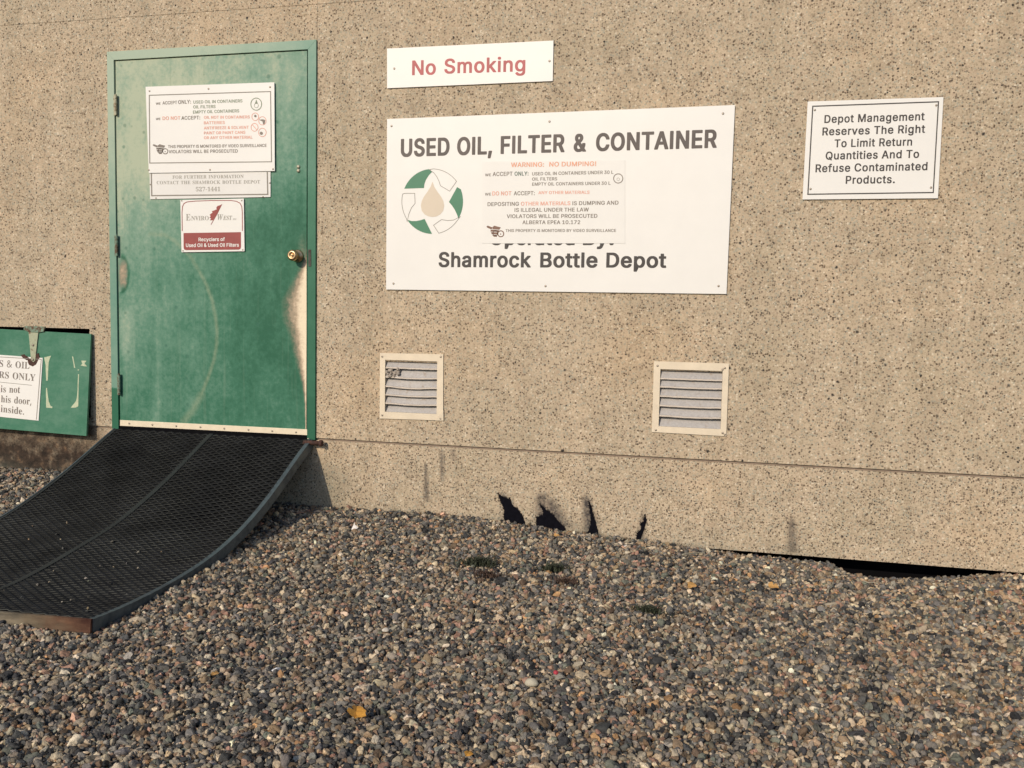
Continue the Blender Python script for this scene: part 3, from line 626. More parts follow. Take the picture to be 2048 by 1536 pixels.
# ------------------------------------------------------------------ lettering
GLYPHS = {}
GLYPHS['s'] = {
    'A': (251, [(1, 1, -1, 4, -2, 8, 2, 21, 90, 249, 95, 253, 145, 253, 148, 250, 150, 245, 239, 17, 241, 12, 240, 4, 238, 1, 235, 1, 193, 1, 189, 2, 185, 10, 164, 65,
      161, 68, 79, 68, 76, 66, 53, 4, 51, 2, 48, 1), (92, 107, 145, 106, 148, 108, 120, 185, 119, 185, 117, 181, 92, 111)]),
    'B': (239, [(23, 1, 20, 4, 20, 6, 20, 250, 23, 253, 26, 253, 143, 253, 157, 250, 168, 247, 179, 241, 194, 229, 201, 219, 207, 204, 209, 196, 209, 171, 206, 160, 202,
      153, 195, 143, 182, 134, 183, 132, 193, 126, 206, 114, 213, 102, 217, 93, 219, 83, 219, 58, 215, 44, 208, 32, 196, 19, 187, 13, 174, 7, 161, 3, 142, 1), (73, 40,
      128, 40, 142, 43, 153, 47, 157, 50, 162, 56, 167, 70, 166, 81, 162, 89, 159, 94, 151, 101, 142, 106, 134, 108, 126, 110, 73, 109, 72, 107, 72, 43), (73, 148, 118,
      148, 133, 152, 145, 158, 152, 166, 156, 173, 157, 179, 157, 188, 149, 203, 141, 210, 133, 212, 126, 214, 113, 215, 73, 215, 72, 212, 72, 151)]),
    'C': (266, [(115, -2, 105, -1, 83, 5, 65, 14, 52, 23, 43, 32, 36, 40, 27, 54, 21, 67, 16, 81, 12, 99, 10, 111, 10, 144, 13, 163, 21, 188, 31, 207, 44, 223, 52, 231,
      68, 242, 83, 249, 106, 256, 117, 257, 151, 257, 161, 256, 181, 251, 197, 243, 212, 233, 224, 222, 232, 211, 242, 191, 246, 177, 246, 169, 242, 166, 197, 166, 194,
      169, 189, 184, 181, 195, 173, 202, 168, 206, 160, 210, 150, 214, 132, 217, 118, 214, 103, 208, 90, 199, 85, 195, 78, 185, 69, 169, 64, 151, 62, 133, 62, 121, 64,
      103, 72, 80, 85, 60, 95, 51, 106, 45, 112, 43, 133, 38, 143, 39, 156, 43, 168, 49, 175, 53, 185, 64, 190, 74, 194, 84, 197, 88, 242, 89, 246, 86, 246, 77, 241, 60,
      232, 43, 224, 32, 213, 22, 201, 13, 181, 4, 160, -1, 150, -3)]),
    'D': (262, [(23, 1, 20, 4, 20, 6, 21, 250, 23, 253, 26, 253, 138, 253, 158, 249, 173, 244, 183, 240, 194, 233, 210, 219, 222, 204, 230, 190, 235, 177, 240, 152, 241,
      121, 240, 116, 240, 103, 237, 89, 230, 65, 223, 53, 216, 43, 202, 28, 183, 15, 167, 8, 153, 4, 128, 1), (73, 40, 114, 40, 129, 43, 144, 47, 156, 53, 168, 63, 180,
      81, 186, 98, 189, 113, 190, 127, 189, 142, 186, 157, 181, 171, 175, 183, 169, 190, 157, 200, 144, 208, 121, 214, 109, 214, 104, 215, 76, 215, 73, 213, 72, 43)]),
    'E': (220, [(23, 1, 20, 4, 20, 6, 21, 250, 23, 253, 26, 253, 193, 252, 196, 249, 196, 220, 196, 218, 193, 216, 76, 215, 73, 214, 72, 151, 73, 148, 184, 147, 187,
      143, 188, 114, 186, 110, 183, 109, 73, 108, 72, 106, 72, 43, 73, 41, 76, 40, 194, 39, 197, 36, 197, 3, 194, 1, 192, 1)]),
    'F': (216, [(23, 1, 20, 4, 20, 6, 20, 250, 23, 253, 26, 253, 192, 253, 195, 250, 195, 248, 195, 219, 192, 216, 76, 215, 73, 214, 73, 145, 76, 144, 179, 144, 182,
      140, 182, 109, 181, 106, 177, 105, 73, 104, 72, 102, 72, 4, 68, 1)]),
    'G': (271, [(116, -2, 106, -1, 95, 1, 83, 5, 68, 12, 53, 23, 40, 35, 31, 48, 19, 69, 13, 92, 10, 111, 10, 144, 12, 156, 17, 178, 22, 191, 28, 203, 40, 220, 56, 234,
      65, 241, 86, 251, 106, 256, 116, 257, 148, 257, 160, 256, 183, 249, 198, 242, 207, 237, 223, 223, 232, 211, 242, 192, 246, 179, 246, 169, 242, 166, 197, 166, 194,
      169, 185, 188, 177, 198, 168, 205, 161, 209, 148, 214, 132, 217, 118, 214, 101, 207, 91, 200, 86, 195, 76, 182, 69, 169, 64, 151, 62, 133, 62, 121, 64, 103, 67,
      93, 72, 80, 87, 58, 100, 49, 112, 43, 126, 39, 136, 38, 150, 40, 167, 47, 178, 55, 186, 66, 192, 77, 196, 93, 196, 94, 193, 95, 134, 95, 132, 98, 132, 100, 132,
      128, 133, 132, 137, 134, 243, 134, 247, 132, 249, 129, 249, 90, 248, 79, 242, 60, 235, 45, 225, 32, 212, 20, 202, 13, 188, 6, 168, 0, 150, -3)]),
    'H': (269, [(23, 1, 20, 4, 20, 6, 20, 248, 21, 251, 26, 253, 67, 253, 69, 253, 72, 250, 72, 153, 73, 151, 183, 150, 185, 151, 186, 153, 187, 250, 189, 253, 192, 253,
      233, 253, 237, 252, 239, 248, 239, 6, 237, 2, 233, 1, 192, 1, 189, 1, 187, 4, 186, 108, 185, 110, 76, 111, 73, 110, 72, 108, 72, 4, 68, 1)]),
    'I': (102, [(23, 1, 20, 4, 20, 6, 20, 249, 21, 252, 24, 253, 66, 253, 69, 251, 71, 248, 71, 5, 69, 2, 66, 1)]),
    'L': (207, [(23, 1, 20, 4, 20, 6, 20, 249, 22, 252, 24, 253, 68, 253, 71, 251, 72, 248, 73, 42, 76, 40, 187, 39, 190, 36, 190, 5, 188, 2, 184, 1)]),
    'M': (325, [(23, 1, 20, 4, 20, 6, 20, 248, 22, 252, 26, 253, 81, 253, 83, 253, 86, 250, 157, 78, 158, 78, 160, 81, 168, 103, 228, 250, 231, 253, 233, 253, 288, 253,
      292, 251, 294, 248, 294, 6, 292, 2, 288, 1, 248, 1, 246, 1, 243, 4, 242, 148, 241, 147, 235, 135, 183, 8, 180, 2, 176, 1, 137, 1, 133, 4, 76, 140, 73, 146, 72,
      146, 71, 4, 67, 1)]),
    'N': (273, [(23, 1, 20, 4, 20, 6, 20, 248, 21, 251, 26, 253, 73, 253, 76, 253, 78, 251, 187, 89, 189, 87, 190, 250, 193, 253, 196, 253, 236, 253, 239, 252, 241, 248,
      241, 6, 240, 2, 236, 1, 188, 1, 184, 2, 90, 141, 77, 162, 73, 166, 72, 4, 68, 1)]),
    'O': (278, [(115, -2, 95, 1, 81, 6, 71, 11, 59, 18, 46, 29, 37, 39, 29, 50, 21, 67, 16, 81, 12, 99, 10, 111, 10, 144, 13, 163, 21, 188, 29, 204, 37, 215, 52, 231,
      71, 243, 83, 249, 106, 256, 117, 257, 150, 257, 161, 256, 181, 251, 190, 247, 206, 237, 224, 222, 231, 214, 241, 198, 251, 173, 255, 156, 255, 146, 256, 141, 256,
      113, 255, 108, 255, 99, 251, 81, 246, 67, 240, 54, 231, 40, 224, 32, 206, 17, 198, 12, 183, 5, 161, -1, 150, -3), (130, 38, 135, 38, 142, 39, 158, 44, 171, 51,
      181, 60, 189, 69, 196, 82, 203, 103, 205, 122, 204, 145, 201, 158, 196, 172, 186, 189, 175, 201, 163, 208, 148, 214, 133, 217, 118, 214, 106, 209, 95, 203, 85,
      195, 78, 185, 69, 169, 64, 151, 62, 132, 63, 111, 67, 93, 73, 77, 81, 66, 88, 57, 106, 45, 118, 40)]),
    'P': (233, [(23, 1, 20, 4, 20, 6, 20, 250, 23, 253, 26, 253, 141, 253, 156, 250, 167, 247, 174, 243, 187, 235, 201, 221, 210, 204, 212, 194, 214, 186, 214, 155, 212,
      147, 208, 136, 201, 122, 187, 108, 177, 101, 164, 95, 152, 91, 129, 88, 73, 88, 72, 85, 72, 4, 68, 1), (73, 128, 117, 127, 126, 129, 138, 133, 143, 135, 151, 141,
      155, 146, 160, 157, 162, 172, 158, 190, 155, 197, 150, 203, 141, 209, 124, 214, 113, 215, 76, 215, 73, 214, 72, 130)]),
    'Q': (278, [(193, -22, 189, -18, 173, 1, 157, -2, 146, -2, 141, -3, 125, -3, 121, -2, 110, -2, 96, 1, 76, 8, 56, 21, 39, 37, 28, 52, 19, 70, 14, 86, 10, 110, 10,
      144, 13, 162, 18, 181, 26, 198, 41, 220, 55, 233, 66, 241, 88, 251, 112, 256, 153, 256, 163, 255, 182, 250, 197, 243, 205, 238, 211, 234, 226, 219, 239, 202, 249,
      181, 255, 155, 255, 147, 256, 143, 256, 112, 254, 92, 250, 77, 242, 58, 230, 39, 216, 25, 217, 22, 244, -12, 244, -18, 243, -20, 240, -22), (125, 39, 140, 38, 142,
      40, 142, 41, 113, 78, 113, 84, 114, 86, 118, 88, 163, 88, 168, 84, 182, 66, 185, 64, 190, 71, 197, 85, 203, 103, 205, 121, 205, 134, 201, 156, 197, 169, 190, 184,
      183, 193, 173, 202, 168, 205, 157, 211, 138, 216, 130, 216, 113, 212, 98, 205, 84, 193, 76, 181, 71, 172, 65, 156, 62, 133, 62, 121, 64, 103, 68, 89, 77, 71, 83,
      63, 95, 52, 110, 43)]),
    'R': (235, [(23, 1, 20, 4, 20, 6, 20, 250, 23, 253, 26, 253, 143, 253, 157, 250, 178, 242, 188, 235, 197, 227, 206, 215, 211, 203, 214, 191, 215, 183, 215, 165, 212,
      148, 205, 130, 197, 121, 190, 114, 174, 103, 172, 101, 220, 18, 223, 11, 223, 4, 221, 1, 218, 1, 169, 1, 165, 5, 116, 93, 112, 94, 76, 94, 73, 94, 72, 91, 72, 4,
      68, 1), (73, 134, 117, 133, 127, 135, 137, 138, 147, 142, 152, 146, 157, 153, 161, 162, 162, 170, 162, 177, 161, 185, 157, 194, 151, 203, 139, 210, 126, 214, 113,
      215, 73, 215, 72, 212, 72, 136)]),
    'S': (234, [(92, -3, 70, 0, 56, 5, 40, 14, 29, 23, 22, 31, 13, 48, 9, 65, 9, 73, 10, 75, 15, 77, 60, 77, 62, 74, 63, 68, 66, 60, 74, 49, 82, 44, 93, 39, 105, 37,
      118, 37, 127, 38, 138, 42, 148, 48, 154, 53, 160, 62, 163, 72, 160, 82, 152, 91, 137, 99, 111, 107, 72, 118, 57, 124, 48, 128, 37, 136, 24, 150, 18, 163, 16, 171,
      17, 197, 19, 208, 29, 225, 45, 239, 58, 247, 75, 253, 98, 257, 127, 257, 140, 256, 152, 253, 171, 246, 183, 238, 195, 227, 204, 215, 209, 202, 210, 195, 210, 184,
      209, 182, 205, 180, 162, 180, 158, 184, 156, 193, 149, 204, 140, 211, 131, 214, 112, 218, 91, 213, 77, 205, 69, 193, 68, 185, 69, 177, 72, 172, 78, 166, 93, 158,
      111, 152, 135, 147, 158, 139, 177, 131, 190, 123, 202, 111, 208, 102, 212, 92, 214, 84, 214, 62, 213, 54, 210, 45, 200, 29, 186, 15, 171, 6, 153, 0, 131, -3)]),
    'T': (235, [(89, 1, 86, 4, 86, 6, 86, 213, 83, 215, 9, 216, 6, 219, 6, 250, 9, 253, 12, 253, 215, 253, 218, 250, 218, 248, 218, 219, 215, 216, 142, 215, 139, 213,
      138, 5, 137, 2, 134, 1)]),
    'U': (270, [(109, -3, 94, -1, 81, 3, 69, 8, 54, 17, 38, 33, 29, 46, 23, 61, 20, 79, 20, 251, 23, 254, 26, 254, 68, 254, 72, 251, 72, 86, 74, 78, 82, 61, 93, 50, 109,
      41, 119, 38, 131, 37, 141, 38, 149, 41, 167, 50, 172, 56, 178, 64, 185, 79, 186, 88, 187, 251, 191, 254, 236, 254, 238, 251, 239, 249, 239, 79, 236, 64, 232, 51,
      226, 40, 219, 31, 204, 17, 187, 7, 174, 2, 158, -2, 147, -3)]),
    'V': (251, [(95, 1, 91, 5, 87, 14, 5, 226, -1, 243, -1, 250, 1, 253, 4, 253, 49, 253, 53, 250, 120, 70, 121, 70, 123, 74, 131, 98, 187, 250, 191, 253, 238, 253, 241,
      249, 240, 241, 149, 4, 146, 1, 144, 1)]),
    'W': (354, [(70, 1, 67, 4, 66, 7, 1, 234, -2, 245, -2, 249, 0, 252, 4, 253, 46, 253, 49, 253, 52, 250, 96, 86, 98, 87, 99, 91, 140, 241, 142, 249, 146, 252, 195,
      253, 200, 249, 240, 106, 245, 88, 246, 87, 248, 89, 291, 249, 295, 252, 298, 253, 339, 253, 343, 251, 344, 249, 344, 244, 343, 237, 275, 4, 274, 2, 270, 1, 223, 1,
      220, 1, 217, 4, 173, 159, 171, 162, 170, 159, 125, 4, 123, 1, 120, 1)]),
    'X': (248, [(2, 1, -1, 5, -1, 11, 75, 113, 86, 128, 87, 130, 6, 243, 5, 249, 7, 251, 11, 253, 57, 253, 61, 252, 118, 173, 121, 174, 173, 247, 178, 252, 182, 253,
      227, 253, 231, 252, 233, 249, 232, 243, 151, 132, 162, 115, 237, 11, 238, 5, 236, 2, 232, 1, 186, 1, 182, 2, 137, 63, 122, 85, 118, 88, 55, 2, 51, 1)]),
    'Y': (247, [(95, 1, 92, 4, 92, 6, 92, 102, 1, 239, 0, 243, 0, 250, 3, 253, 5, 253, 50, 253, 54, 252, 58, 248, 64, 238, 115, 159, 118, 156, 119, 156, 181, 252, 185,
      253, 234, 253, 237, 249, 237, 244, 235, 241, 145, 103, 144, 4, 140, 1)]),
    'Z': (230, [(13, 1, 10, 5, 11, 32, 142, 213, 142, 215, 140, 215, 13, 216, 10, 219, 11, 250, 13, 253, 16, 253, 205, 252, 208, 249, 207, 220, 78, 42, 78, 40, 81, 40,
      207, 39, 210, 36, 210, 3, 207, 1, 205, 1)]),
    'K': (244, [(23, 1, 20, 4, 20, 6, 20, 248, 21, 251, 26, 253, 67, 253, 69, 253, 72, 250, 73, 154, 73, 152, 74, 151, 158, 237, 174, 252, 228, 253, 232, 252, 234, 249,
      234, 244, 232, 242, 145, 154, 136, 145, 135, 142, 232, 13, 234, 8, 234, 5, 232, 2, 228, 1, 181, 1, 177, 2, 104, 99, 98, 107, 97, 107, 76, 87, 73, 81, 72, 3, 69, 1,
      67, 1)]),
    '&': (235, [(80, -2, 65, 0, 51, 5, 37, 12, 25, 23, 16, 34, 12, 41, 9, 51, 7, 61, 7, 80, 11, 95, 18, 106, 35, 124, 53, 138, 52, 140, 45, 148, 36, 161, 31, 172, 28,
      183, 28, 209, 32, 222, 37, 230, 42, 236, 49, 242, 60, 249, 74, 254, 83, 256, 119, 256, 134, 252, 144, 247, 149, 244, 160, 233, 169, 218, 172, 204, 172, 190, 171,
      183, 165, 170, 157, 158, 144, 146, 126, 133, 125, 132, 125, 129, 159, 91, 160, 91, 162, 93, 164, 107, 165, 115, 168, 119, 208, 119, 212, 118, 213, 114, 213, 93,
      211, 79, 204, 61, 197, 48, 228, 11, 228, 5, 227, 3, 224, 1, 175, 1, 172, 3, 163, 13, 143, 4, 124, -1, 114, -3), (91, 36, 101, 35, 111, 38, 123, 43, 129, 47, 131,
      49, 89, 98, 85, 102, 83, 102, 74, 96, 65, 86, 60, 75, 59, 68, 61, 58, 65, 51, 69, 47, 80, 39), (93, 167, 102, 172, 113, 182, 119, 191, 121, 197, 119, 205, 115,
      212, 109, 216, 104, 218, 98, 218, 88, 214, 81, 206, 80, 201, 79, 195, 81, 185, 85, 178)]),
    ',': (105, [(12, -56, 9, -52, 9, -45, 21, 31, 24, 43, 27, 46, 29, 46, 76, 46, 78, 43, 79, 37, 52, -53, 48, -56)]),
    '.': (105, [(35, -1, 29, 1, 24, 5, 20, 8, 16, 15, 15, 19, 15, 31, 18, 41, 27, 50, 34, 53, 59, 53, 65, 52, 76, 43, 79, 36, 81, 29, 81, 23, 79, 16, 77, 11, 67, 2, 60,
      -1)]),
    ':': (105, [(35, -1, 29, 1, 24, 5, 20, 8, 16, 15, 15, 19, 15, 31, 18, 41, 27, 50, 34, 53, 59, 53, 65, 52, 76, 43, 79, 36, 81, 29, 81, 23, 79, 16, 77, 11, 67, 2, 60,
      -1), (35, 129, 29, 132, 24, 135, 20, 139, 16, 145, 15, 150, 15, 163, 18, 171, 27, 180, 33, 183, 40, 185, 54, 185, 65, 182, 76, 173, 79, 167, 81, 160, 81, 153, 79,
      146, 77, 141, 67, 132, 60, 129)]),
    '!': (109, [(37, -1, 30, 1, 24, 6, 18, 15, 16, 19, 16, 32, 20, 42, 27, 49, 37, 53, 62, 53, 67, 52, 76, 44, 81, 36, 82, 29, 82, 23, 81, 16, 78, 11, 68, 2, 62, -1),
      (27, 77, 24, 80, 24, 82, 24, 140, 22, 146, 22, 231, 21, 236, 21, 249, 23, 252, 25, 253, 72, 253, 75, 252, 76, 248, 76, 202, 75, 196, 75, 109, 74, 103, 73, 81, 72,
      79, 69, 77)]),
    '-': (238, [(50, 90, 47, 93, 47, 95, 47, 125, 50, 129, 173, 129, 175, 129, 178, 126, 178, 94, 175, 90)]),
    '0': (238, [(97, -2, 83, 0, 72, 4, 64, 7, 53, 15, 43, 25, 36, 35, 29, 45, 21, 68, 15, 94, 15, 103, 14, 108, 14, 146, 15, 151, 15, 160, 22, 190, 27, 203, 34, 217, 39,
      224, 52, 238, 63, 246, 78, 253, 98, 257, 130, 257, 148, 253, 168, 243, 176, 237, 185, 227, 192, 217, 197, 208, 206, 185, 211, 158, 212, 147, 213, 143, 213, 112,
      212, 107, 211, 96, 209, 79, 200, 51, 192, 37, 185, 26, 173, 15, 156, 4, 138, -1, 128, -3), (110, 37, 115, 37, 121, 38, 131, 43, 140, 50, 146, 58, 154, 74, 157, 86,
      162, 111, 162, 144, 160, 154, 157, 169, 151, 186, 142, 202, 135, 209, 125, 215, 115, 218, 110, 217, 97, 213, 88, 206, 82, 198, 77, 190, 71, 173, 65, 145, 65, 108,
      69, 87, 74, 70, 81, 58, 87, 50, 92, 45, 100, 40)]),
    '1': (238, [(31, 1, 29, 4, 28, 6, 28, 34, 31, 38, 93, 39, 95, 39, 96, 42, 96, 199, 94, 200, 93, 200, 53, 172, 38, 171, 35, 173, 33, 175, 34, 212, 38, 216, 48, 224,
      91, 253, 145, 253, 148, 250, 148, 248, 148, 40, 151, 39, 203, 38, 206, 34, 205, 4, 203, 1, 200, 1)]),
    '2': (238, [(25, 1, 22, 5, 23, 34, 126, 138, 142, 158, 148, 171, 150, 178, 149, 190, 145, 199, 141, 205, 131, 212, 123, 216, 118, 217, 108, 218, 95, 214, 85, 206,
      77, 196, 73, 175, 70, 173, 26, 173, 23, 177, 23, 193, 27, 209, 34, 220, 40, 229, 53, 241, 73, 252, 86, 255, 95, 257, 131, 257, 145, 254, 163, 247, 176, 238, 182,
      232, 192, 219, 195, 212, 199, 200, 201, 191, 201, 174, 198, 160, 195, 153, 189, 141, 173, 120, 149, 94, 97, 43, 96, 40, 201, 39, 204, 36, 204, 4, 201, 1, 199, 1)]),
    '3': (238, [(91, -2, 76, 0, 60, 5, 47, 11, 36, 19, 24, 32, 17, 43, 12, 62, 12, 71, 13, 74, 16, 76, 61, 75, 65, 71, 67, 62, 71, 55, 76, 48, 90, 40, 106, 37, 112, 37,
      127, 40, 134, 43, 145, 51, 150, 58, 153, 66, 154, 71, 154, 80, 151, 89, 148, 96, 139, 106, 129, 112, 119, 116, 100, 118, 72, 118, 69, 120, 68, 122, 68, 152, 120,
      208, 125, 214, 125, 215, 27, 216, 24, 220, 25, 250, 27, 253, 30, 253, 194, 253, 197, 249, 196, 222, 132, 152, 132, 151, 136, 149, 142, 149, 157, 145, 170, 139,
      180, 132, 189, 124, 196, 114, 204, 98, 207, 84, 207, 66, 201, 45, 194, 32, 182, 19, 170, 11, 155, 4, 141, 0, 126, -3)]),
    '4': (238, [(134, 1, 131, 5, 131, 48, 130, 50, 13, 51, 10, 55, 10, 84, 13, 90, 114, 251, 118, 253, 160, 253, 163, 252, 165, 249, 164, 243, 162, 238, 70, 91, 73, 90,
      130, 90, 131, 93, 131, 160, 135, 163, 177, 163, 179, 162, 181, 159, 181, 91, 183, 90, 212, 90, 215, 88, 216, 84, 216, 55, 215, 52, 212, 51, 184, 50, 182, 50, 181,
      5, 178, 1)]),
    '5': (238, [(93, -2, 84, -1, 68, 4, 52, 12, 39, 23, 33, 30, 25, 42, 21, 54, 20, 63, 20, 71, 24, 74, 68, 74, 71, 71, 76, 56, 85, 46, 99, 39, 112, 37, 128, 42, 135,
      46, 143, 53, 149, 64, 152, 71, 153, 79, 153, 89, 151, 100, 144, 112, 140, 118, 132, 124, 118, 130, 112, 131, 105, 131, 93, 129, 79, 123, 70, 117, 55, 117, 52, 118,
      32, 119, 27, 121, 24, 123, 24, 131, 25, 134, 38, 249, 41, 253, 44, 253, 190, 253, 193, 250, 194, 248, 193, 220, 190, 216, 88, 215, 85, 214, 80, 173, 80, 168, 83,
      167, 97, 170, 133, 170, 150, 166, 165, 159, 182, 146, 192, 134, 199, 120, 202, 113, 205, 101, 205, 93, 206, 88, 205, 67, 198, 45, 187, 29, 172, 14, 163, 8, 153, 4,
      135, -1, 124, -3)]),
    '7': (238, [(42, 1, 39, 5, 39, 11, 147, 213, 146, 215, 144, 215, 24, 216, 21, 219, 21, 250, 24, 253, 27, 253, 202, 253, 205, 249, 204, 215, 93, 5, 88, 1)]),
    'a': (206, [(63, -3, 43, 2, 31, 8, 23, 14, 14, 23, 8, 35, 5, 48, 5, 68, 9, 83, 13, 89, 26, 101, 33, 105, 42, 109, 68, 115, 112, 120, 123, 123, 126, 125, 128, 129,
      126, 137, 122, 145, 117, 151, 111, 154, 102, 157, 92, 156, 83, 154, 76, 150, 66, 142, 59, 132, 56, 131, 42, 131, 15, 138, 11, 142, 11, 149, 21, 166, 33, 178, 45,
      185, 60, 191, 78, 194, 113, 195, 125, 193, 141, 188, 152, 182, 161, 175, 170, 164, 176, 149, 178, 141, 177, 3, 173, 0, 132, 0, 129, 2, 127, 6, 126, 6, 113, 1, 97,
      -3), (80, 35, 90, 35, 100, 37, 110, 42, 116, 47, 122, 55, 126, 64, 128, 72, 127, 84, 123, 84, 82, 78, 66, 72, 60, 67, 57, 61, 56, 55, 61, 45, 70, 38)]),
    'b': (223, [(97, -3, 82, 1, 68, 9, 67, 8, 65, 2, 62, 1, 21, 1, 17, 3, 16, 249, 17, 251, 19, 254, 61, 254, 63, 254, 66, 251, 67, 183, 68, 183, 82, 191, 99, 195, 131,
      195, 152, 190, 167, 181, 181, 169, 191, 156, 200, 137, 205, 111, 205, 80, 202, 65, 198, 51, 192, 38, 186, 28, 172, 14, 159, 6, 152, 2, 131, -3), (104, 37, 111, 36,
      121, 38, 132, 44, 139, 50, 146, 60, 148, 66, 154, 89, 154, 104, 152, 112, 147, 129, 143, 136, 136, 146, 127, 152, 111, 157, 93, 152, 84, 146, 79, 140, 73, 129, 69,
      118, 66, 102, 66, 91, 69, 76, 73, 64, 78, 54, 81, 50, 88, 44, 96, 39)]),
    'c': (209, [(85, -3, 64, 2, 46, 11, 40, 16, 31, 25, 21, 38, 16, 47, 11, 60, 7, 82, 7, 110, 10, 127, 16, 144, 26, 161, 39, 175, 54, 185, 61, 189, 73, 192, 89, 195,
      120, 195, 135, 192, 149, 187, 160, 181, 176, 168, 183, 159, 189, 147, 191, 142, 190, 135, 185, 131, 160, 125, 145, 125, 141, 128, 138, 136, 132, 144, 121, 152,
      111, 155, 104, 157, 89, 153, 76, 145, 71, 139, 64, 124, 61, 117, 58, 103, 58, 90, 61, 76, 64, 67, 69, 57, 78, 46, 89, 39, 103, 35, 119, 39, 130, 46, 137, 53, 142,
      65, 146, 68, 160, 68, 186, 62, 190, 58, 190, 48, 187, 39, 176, 24, 168, 16, 154, 7, 135, 0, 123, -3)]),
    'd': (223, [(80, -3, 64, 1, 55, 4, 45, 11, 28, 26, 17, 43, 11, 59, 7, 83, 7, 110, 11, 131, 15, 143, 22, 157, 28, 165, 43, 179, 56, 188, 73, 193, 83, 195, 114, 195,
      130, 191, 145, 183, 146, 251, 149, 254, 151, 254, 193, 254, 195, 251, 196, 249, 195, 3, 191, 1, 150, 1, 147, 2, 145, 8, 144, 9, 130, 1, 115, -3), (94, 37, 103, 36,
      109, 36, 123, 42, 129, 47, 135, 56, 140, 66, 146, 89, 146, 103, 144, 112, 140, 127, 134, 138, 128, 146, 119, 152, 110, 155, 103, 157, 91, 154, 81, 149, 72, 141,
      67, 134, 64, 125, 61, 117, 58, 104, 58, 89, 61, 76, 65, 64, 69, 57, 75, 48, 79, 44, 84, 41)]),
    'e': (213, [(86, -3, 74, -1, 65, 2, 50, 9, 39, 17, 30, 26, 22, 35, 17, 44, 12, 56, 8, 72, 7, 83, 7, 108, 8, 118, 14, 138, 21, 154, 31, 167, 41, 177, 48, 181, 64,
      190, 79, 194, 89, 195, 118, 195, 126, 194, 141, 190, 158, 181, 164, 177, 174, 168, 182, 157, 188, 146, 193, 129, 196, 109, 195, 84, 193, 81, 190, 81, 61, 81, 60,
      79, 60, 76, 64, 64, 70, 53, 80, 44, 93, 38, 104, 35, 116, 36, 128, 41, 134, 46, 140, 54, 143, 59, 146, 62, 163, 62, 189, 56, 192, 52, 192, 45, 187, 33, 181, 25,
      168, 13, 151, 3, 139, 0, 125, -3), (60, 118, 139, 118, 141, 118, 142, 120, 140, 127, 135, 137, 126, 148, 118, 153, 101, 157, 94, 155, 86, 152, 75, 145, 67, 136,
      62, 127, 60, 120)]),
    'f': (138, [(34, 1, 31, 4, 31, 6, 31, 154, 29, 156, -2, 156, -5, 158, -7, 161, -6, 190, -2, 193, 28, 193, 30, 193, 31, 224, 35, 236, 41, 244, 49, 252, 58, 257, 71,
      262, 80, 264, 110, 264, 125, 261, 130, 257, 131, 249, 123, 225, 120, 224, 104, 223, 98, 225, 91, 223, 85, 218, 81, 206, 81, 194, 83, 193, 119, 193, 123, 191, 124,
      187, 124, 161, 123, 158, 120, 156, 84, 156, 81, 154, 80, 4, 76, 1)]),
    'g': (224, [(83, -70, 74, -69, 56, -64, 45, -60, 36, -53, 23, -42, 17, -33, 16, -30, 16, -22, 23, -18, 43, -7, 56, -7, 62, -11, 70, -20, 79, -26, 86, -30, 98, -33,
      110, -33, 116, -31, 134, -23, 139, -17, 144, -5, 146, 2, 145, 13, 143, 13, 134, 8, 123, 4, 113, 3, 84, 3, 74, 4, 60, 8, 48, 14, 41, 18, 26, 32, 15, 51, 10, 67, 7,
      83, 7, 111, 10, 127, 14, 141, 19, 152, 28, 165, 42, 179, 51, 185, 69, 192, 81, 195, 114, 195, 128, 192, 134, 190, 145, 183, 147, 184, 147, 189, 151, 192, 193, 192,
      195, 189, 196, 187, 196, -12, 194, -20, 190, -31, 181, -44, 173, -53, 164, -58, 151, -64, 138, -68, 123, -71), (100, 41, 103, 41, 115, 43, 123, 47, 132, 54, 140,
      69, 146, 89, 146, 107, 144, 115, 140, 128, 135, 137, 128, 146, 121, 151, 114, 154, 103, 157, 91, 154, 81, 149, 73, 142, 69, 136, 65, 129, 61, 118, 58, 104, 58, 90,
      60, 84, 64, 70, 69, 60, 76, 52, 83, 47, 90, 43)]),
    'h': (216, [(19, 1, 17, 4, 16, 6, 16, 249, 18, 252, 21, 253, 62, 253, 64, 252, 66, 249, 67, 185, 69, 185, 79, 190, 87, 192, 101, 195, 126, 195, 136, 194, 149, 190,
      161, 184, 175, 171, 180, 162, 186, 148, 189, 130, 189, 5, 187, 2, 183, 1, 142, 1, 138, 4, 137, 125, 133, 139, 125, 148, 117, 153, 108, 156, 103, 156, 92, 153, 81,
      146, 73, 136, 69, 127, 66, 110, 66, 4, 62, 1)]),
    'i': (94, [(19, 1, 16, 4, 16, 6, 16, 188, 18, 191, 20, 193, 63, 193, 66, 191, 67, 187, 67, 5, 66, 2, 63, 1), (30, 211, 20, 215, 12, 224, 11, 229, 11, 242, 14, 249,
      22, 257, 29, 260, 55, 260, 61, 257, 70, 249, 73, 243, 73, 229, 70, 223, 64, 216, 54, 211)]),
    'k': (201, [(19, 1, 17, 4, 16, 6, 16, 249, 18, 252, 21, 253, 62, 253, 65, 251, 66, 248, 67, 128, 69, 129, 84, 143, 136, 192, 184, 193, 187, 192, 190, 190, 190, 184,
      189, 181, 116, 111, 114, 108, 194, 13, 195, 11, 195, 5, 194, 2, 191, 1, 139, 1, 131, 10, 79, 74, 74, 76, 68, 70, 66, 68, 66, 3, 63, 1, 61, 1)]),
    'l': (91, [(17, 1, 14, 4, 14, 6, 14, 249, 16, 252, 18, 253, 59, 253, 62, 251, 64, 248, 64, 5, 62, 2, 59, 1)]),
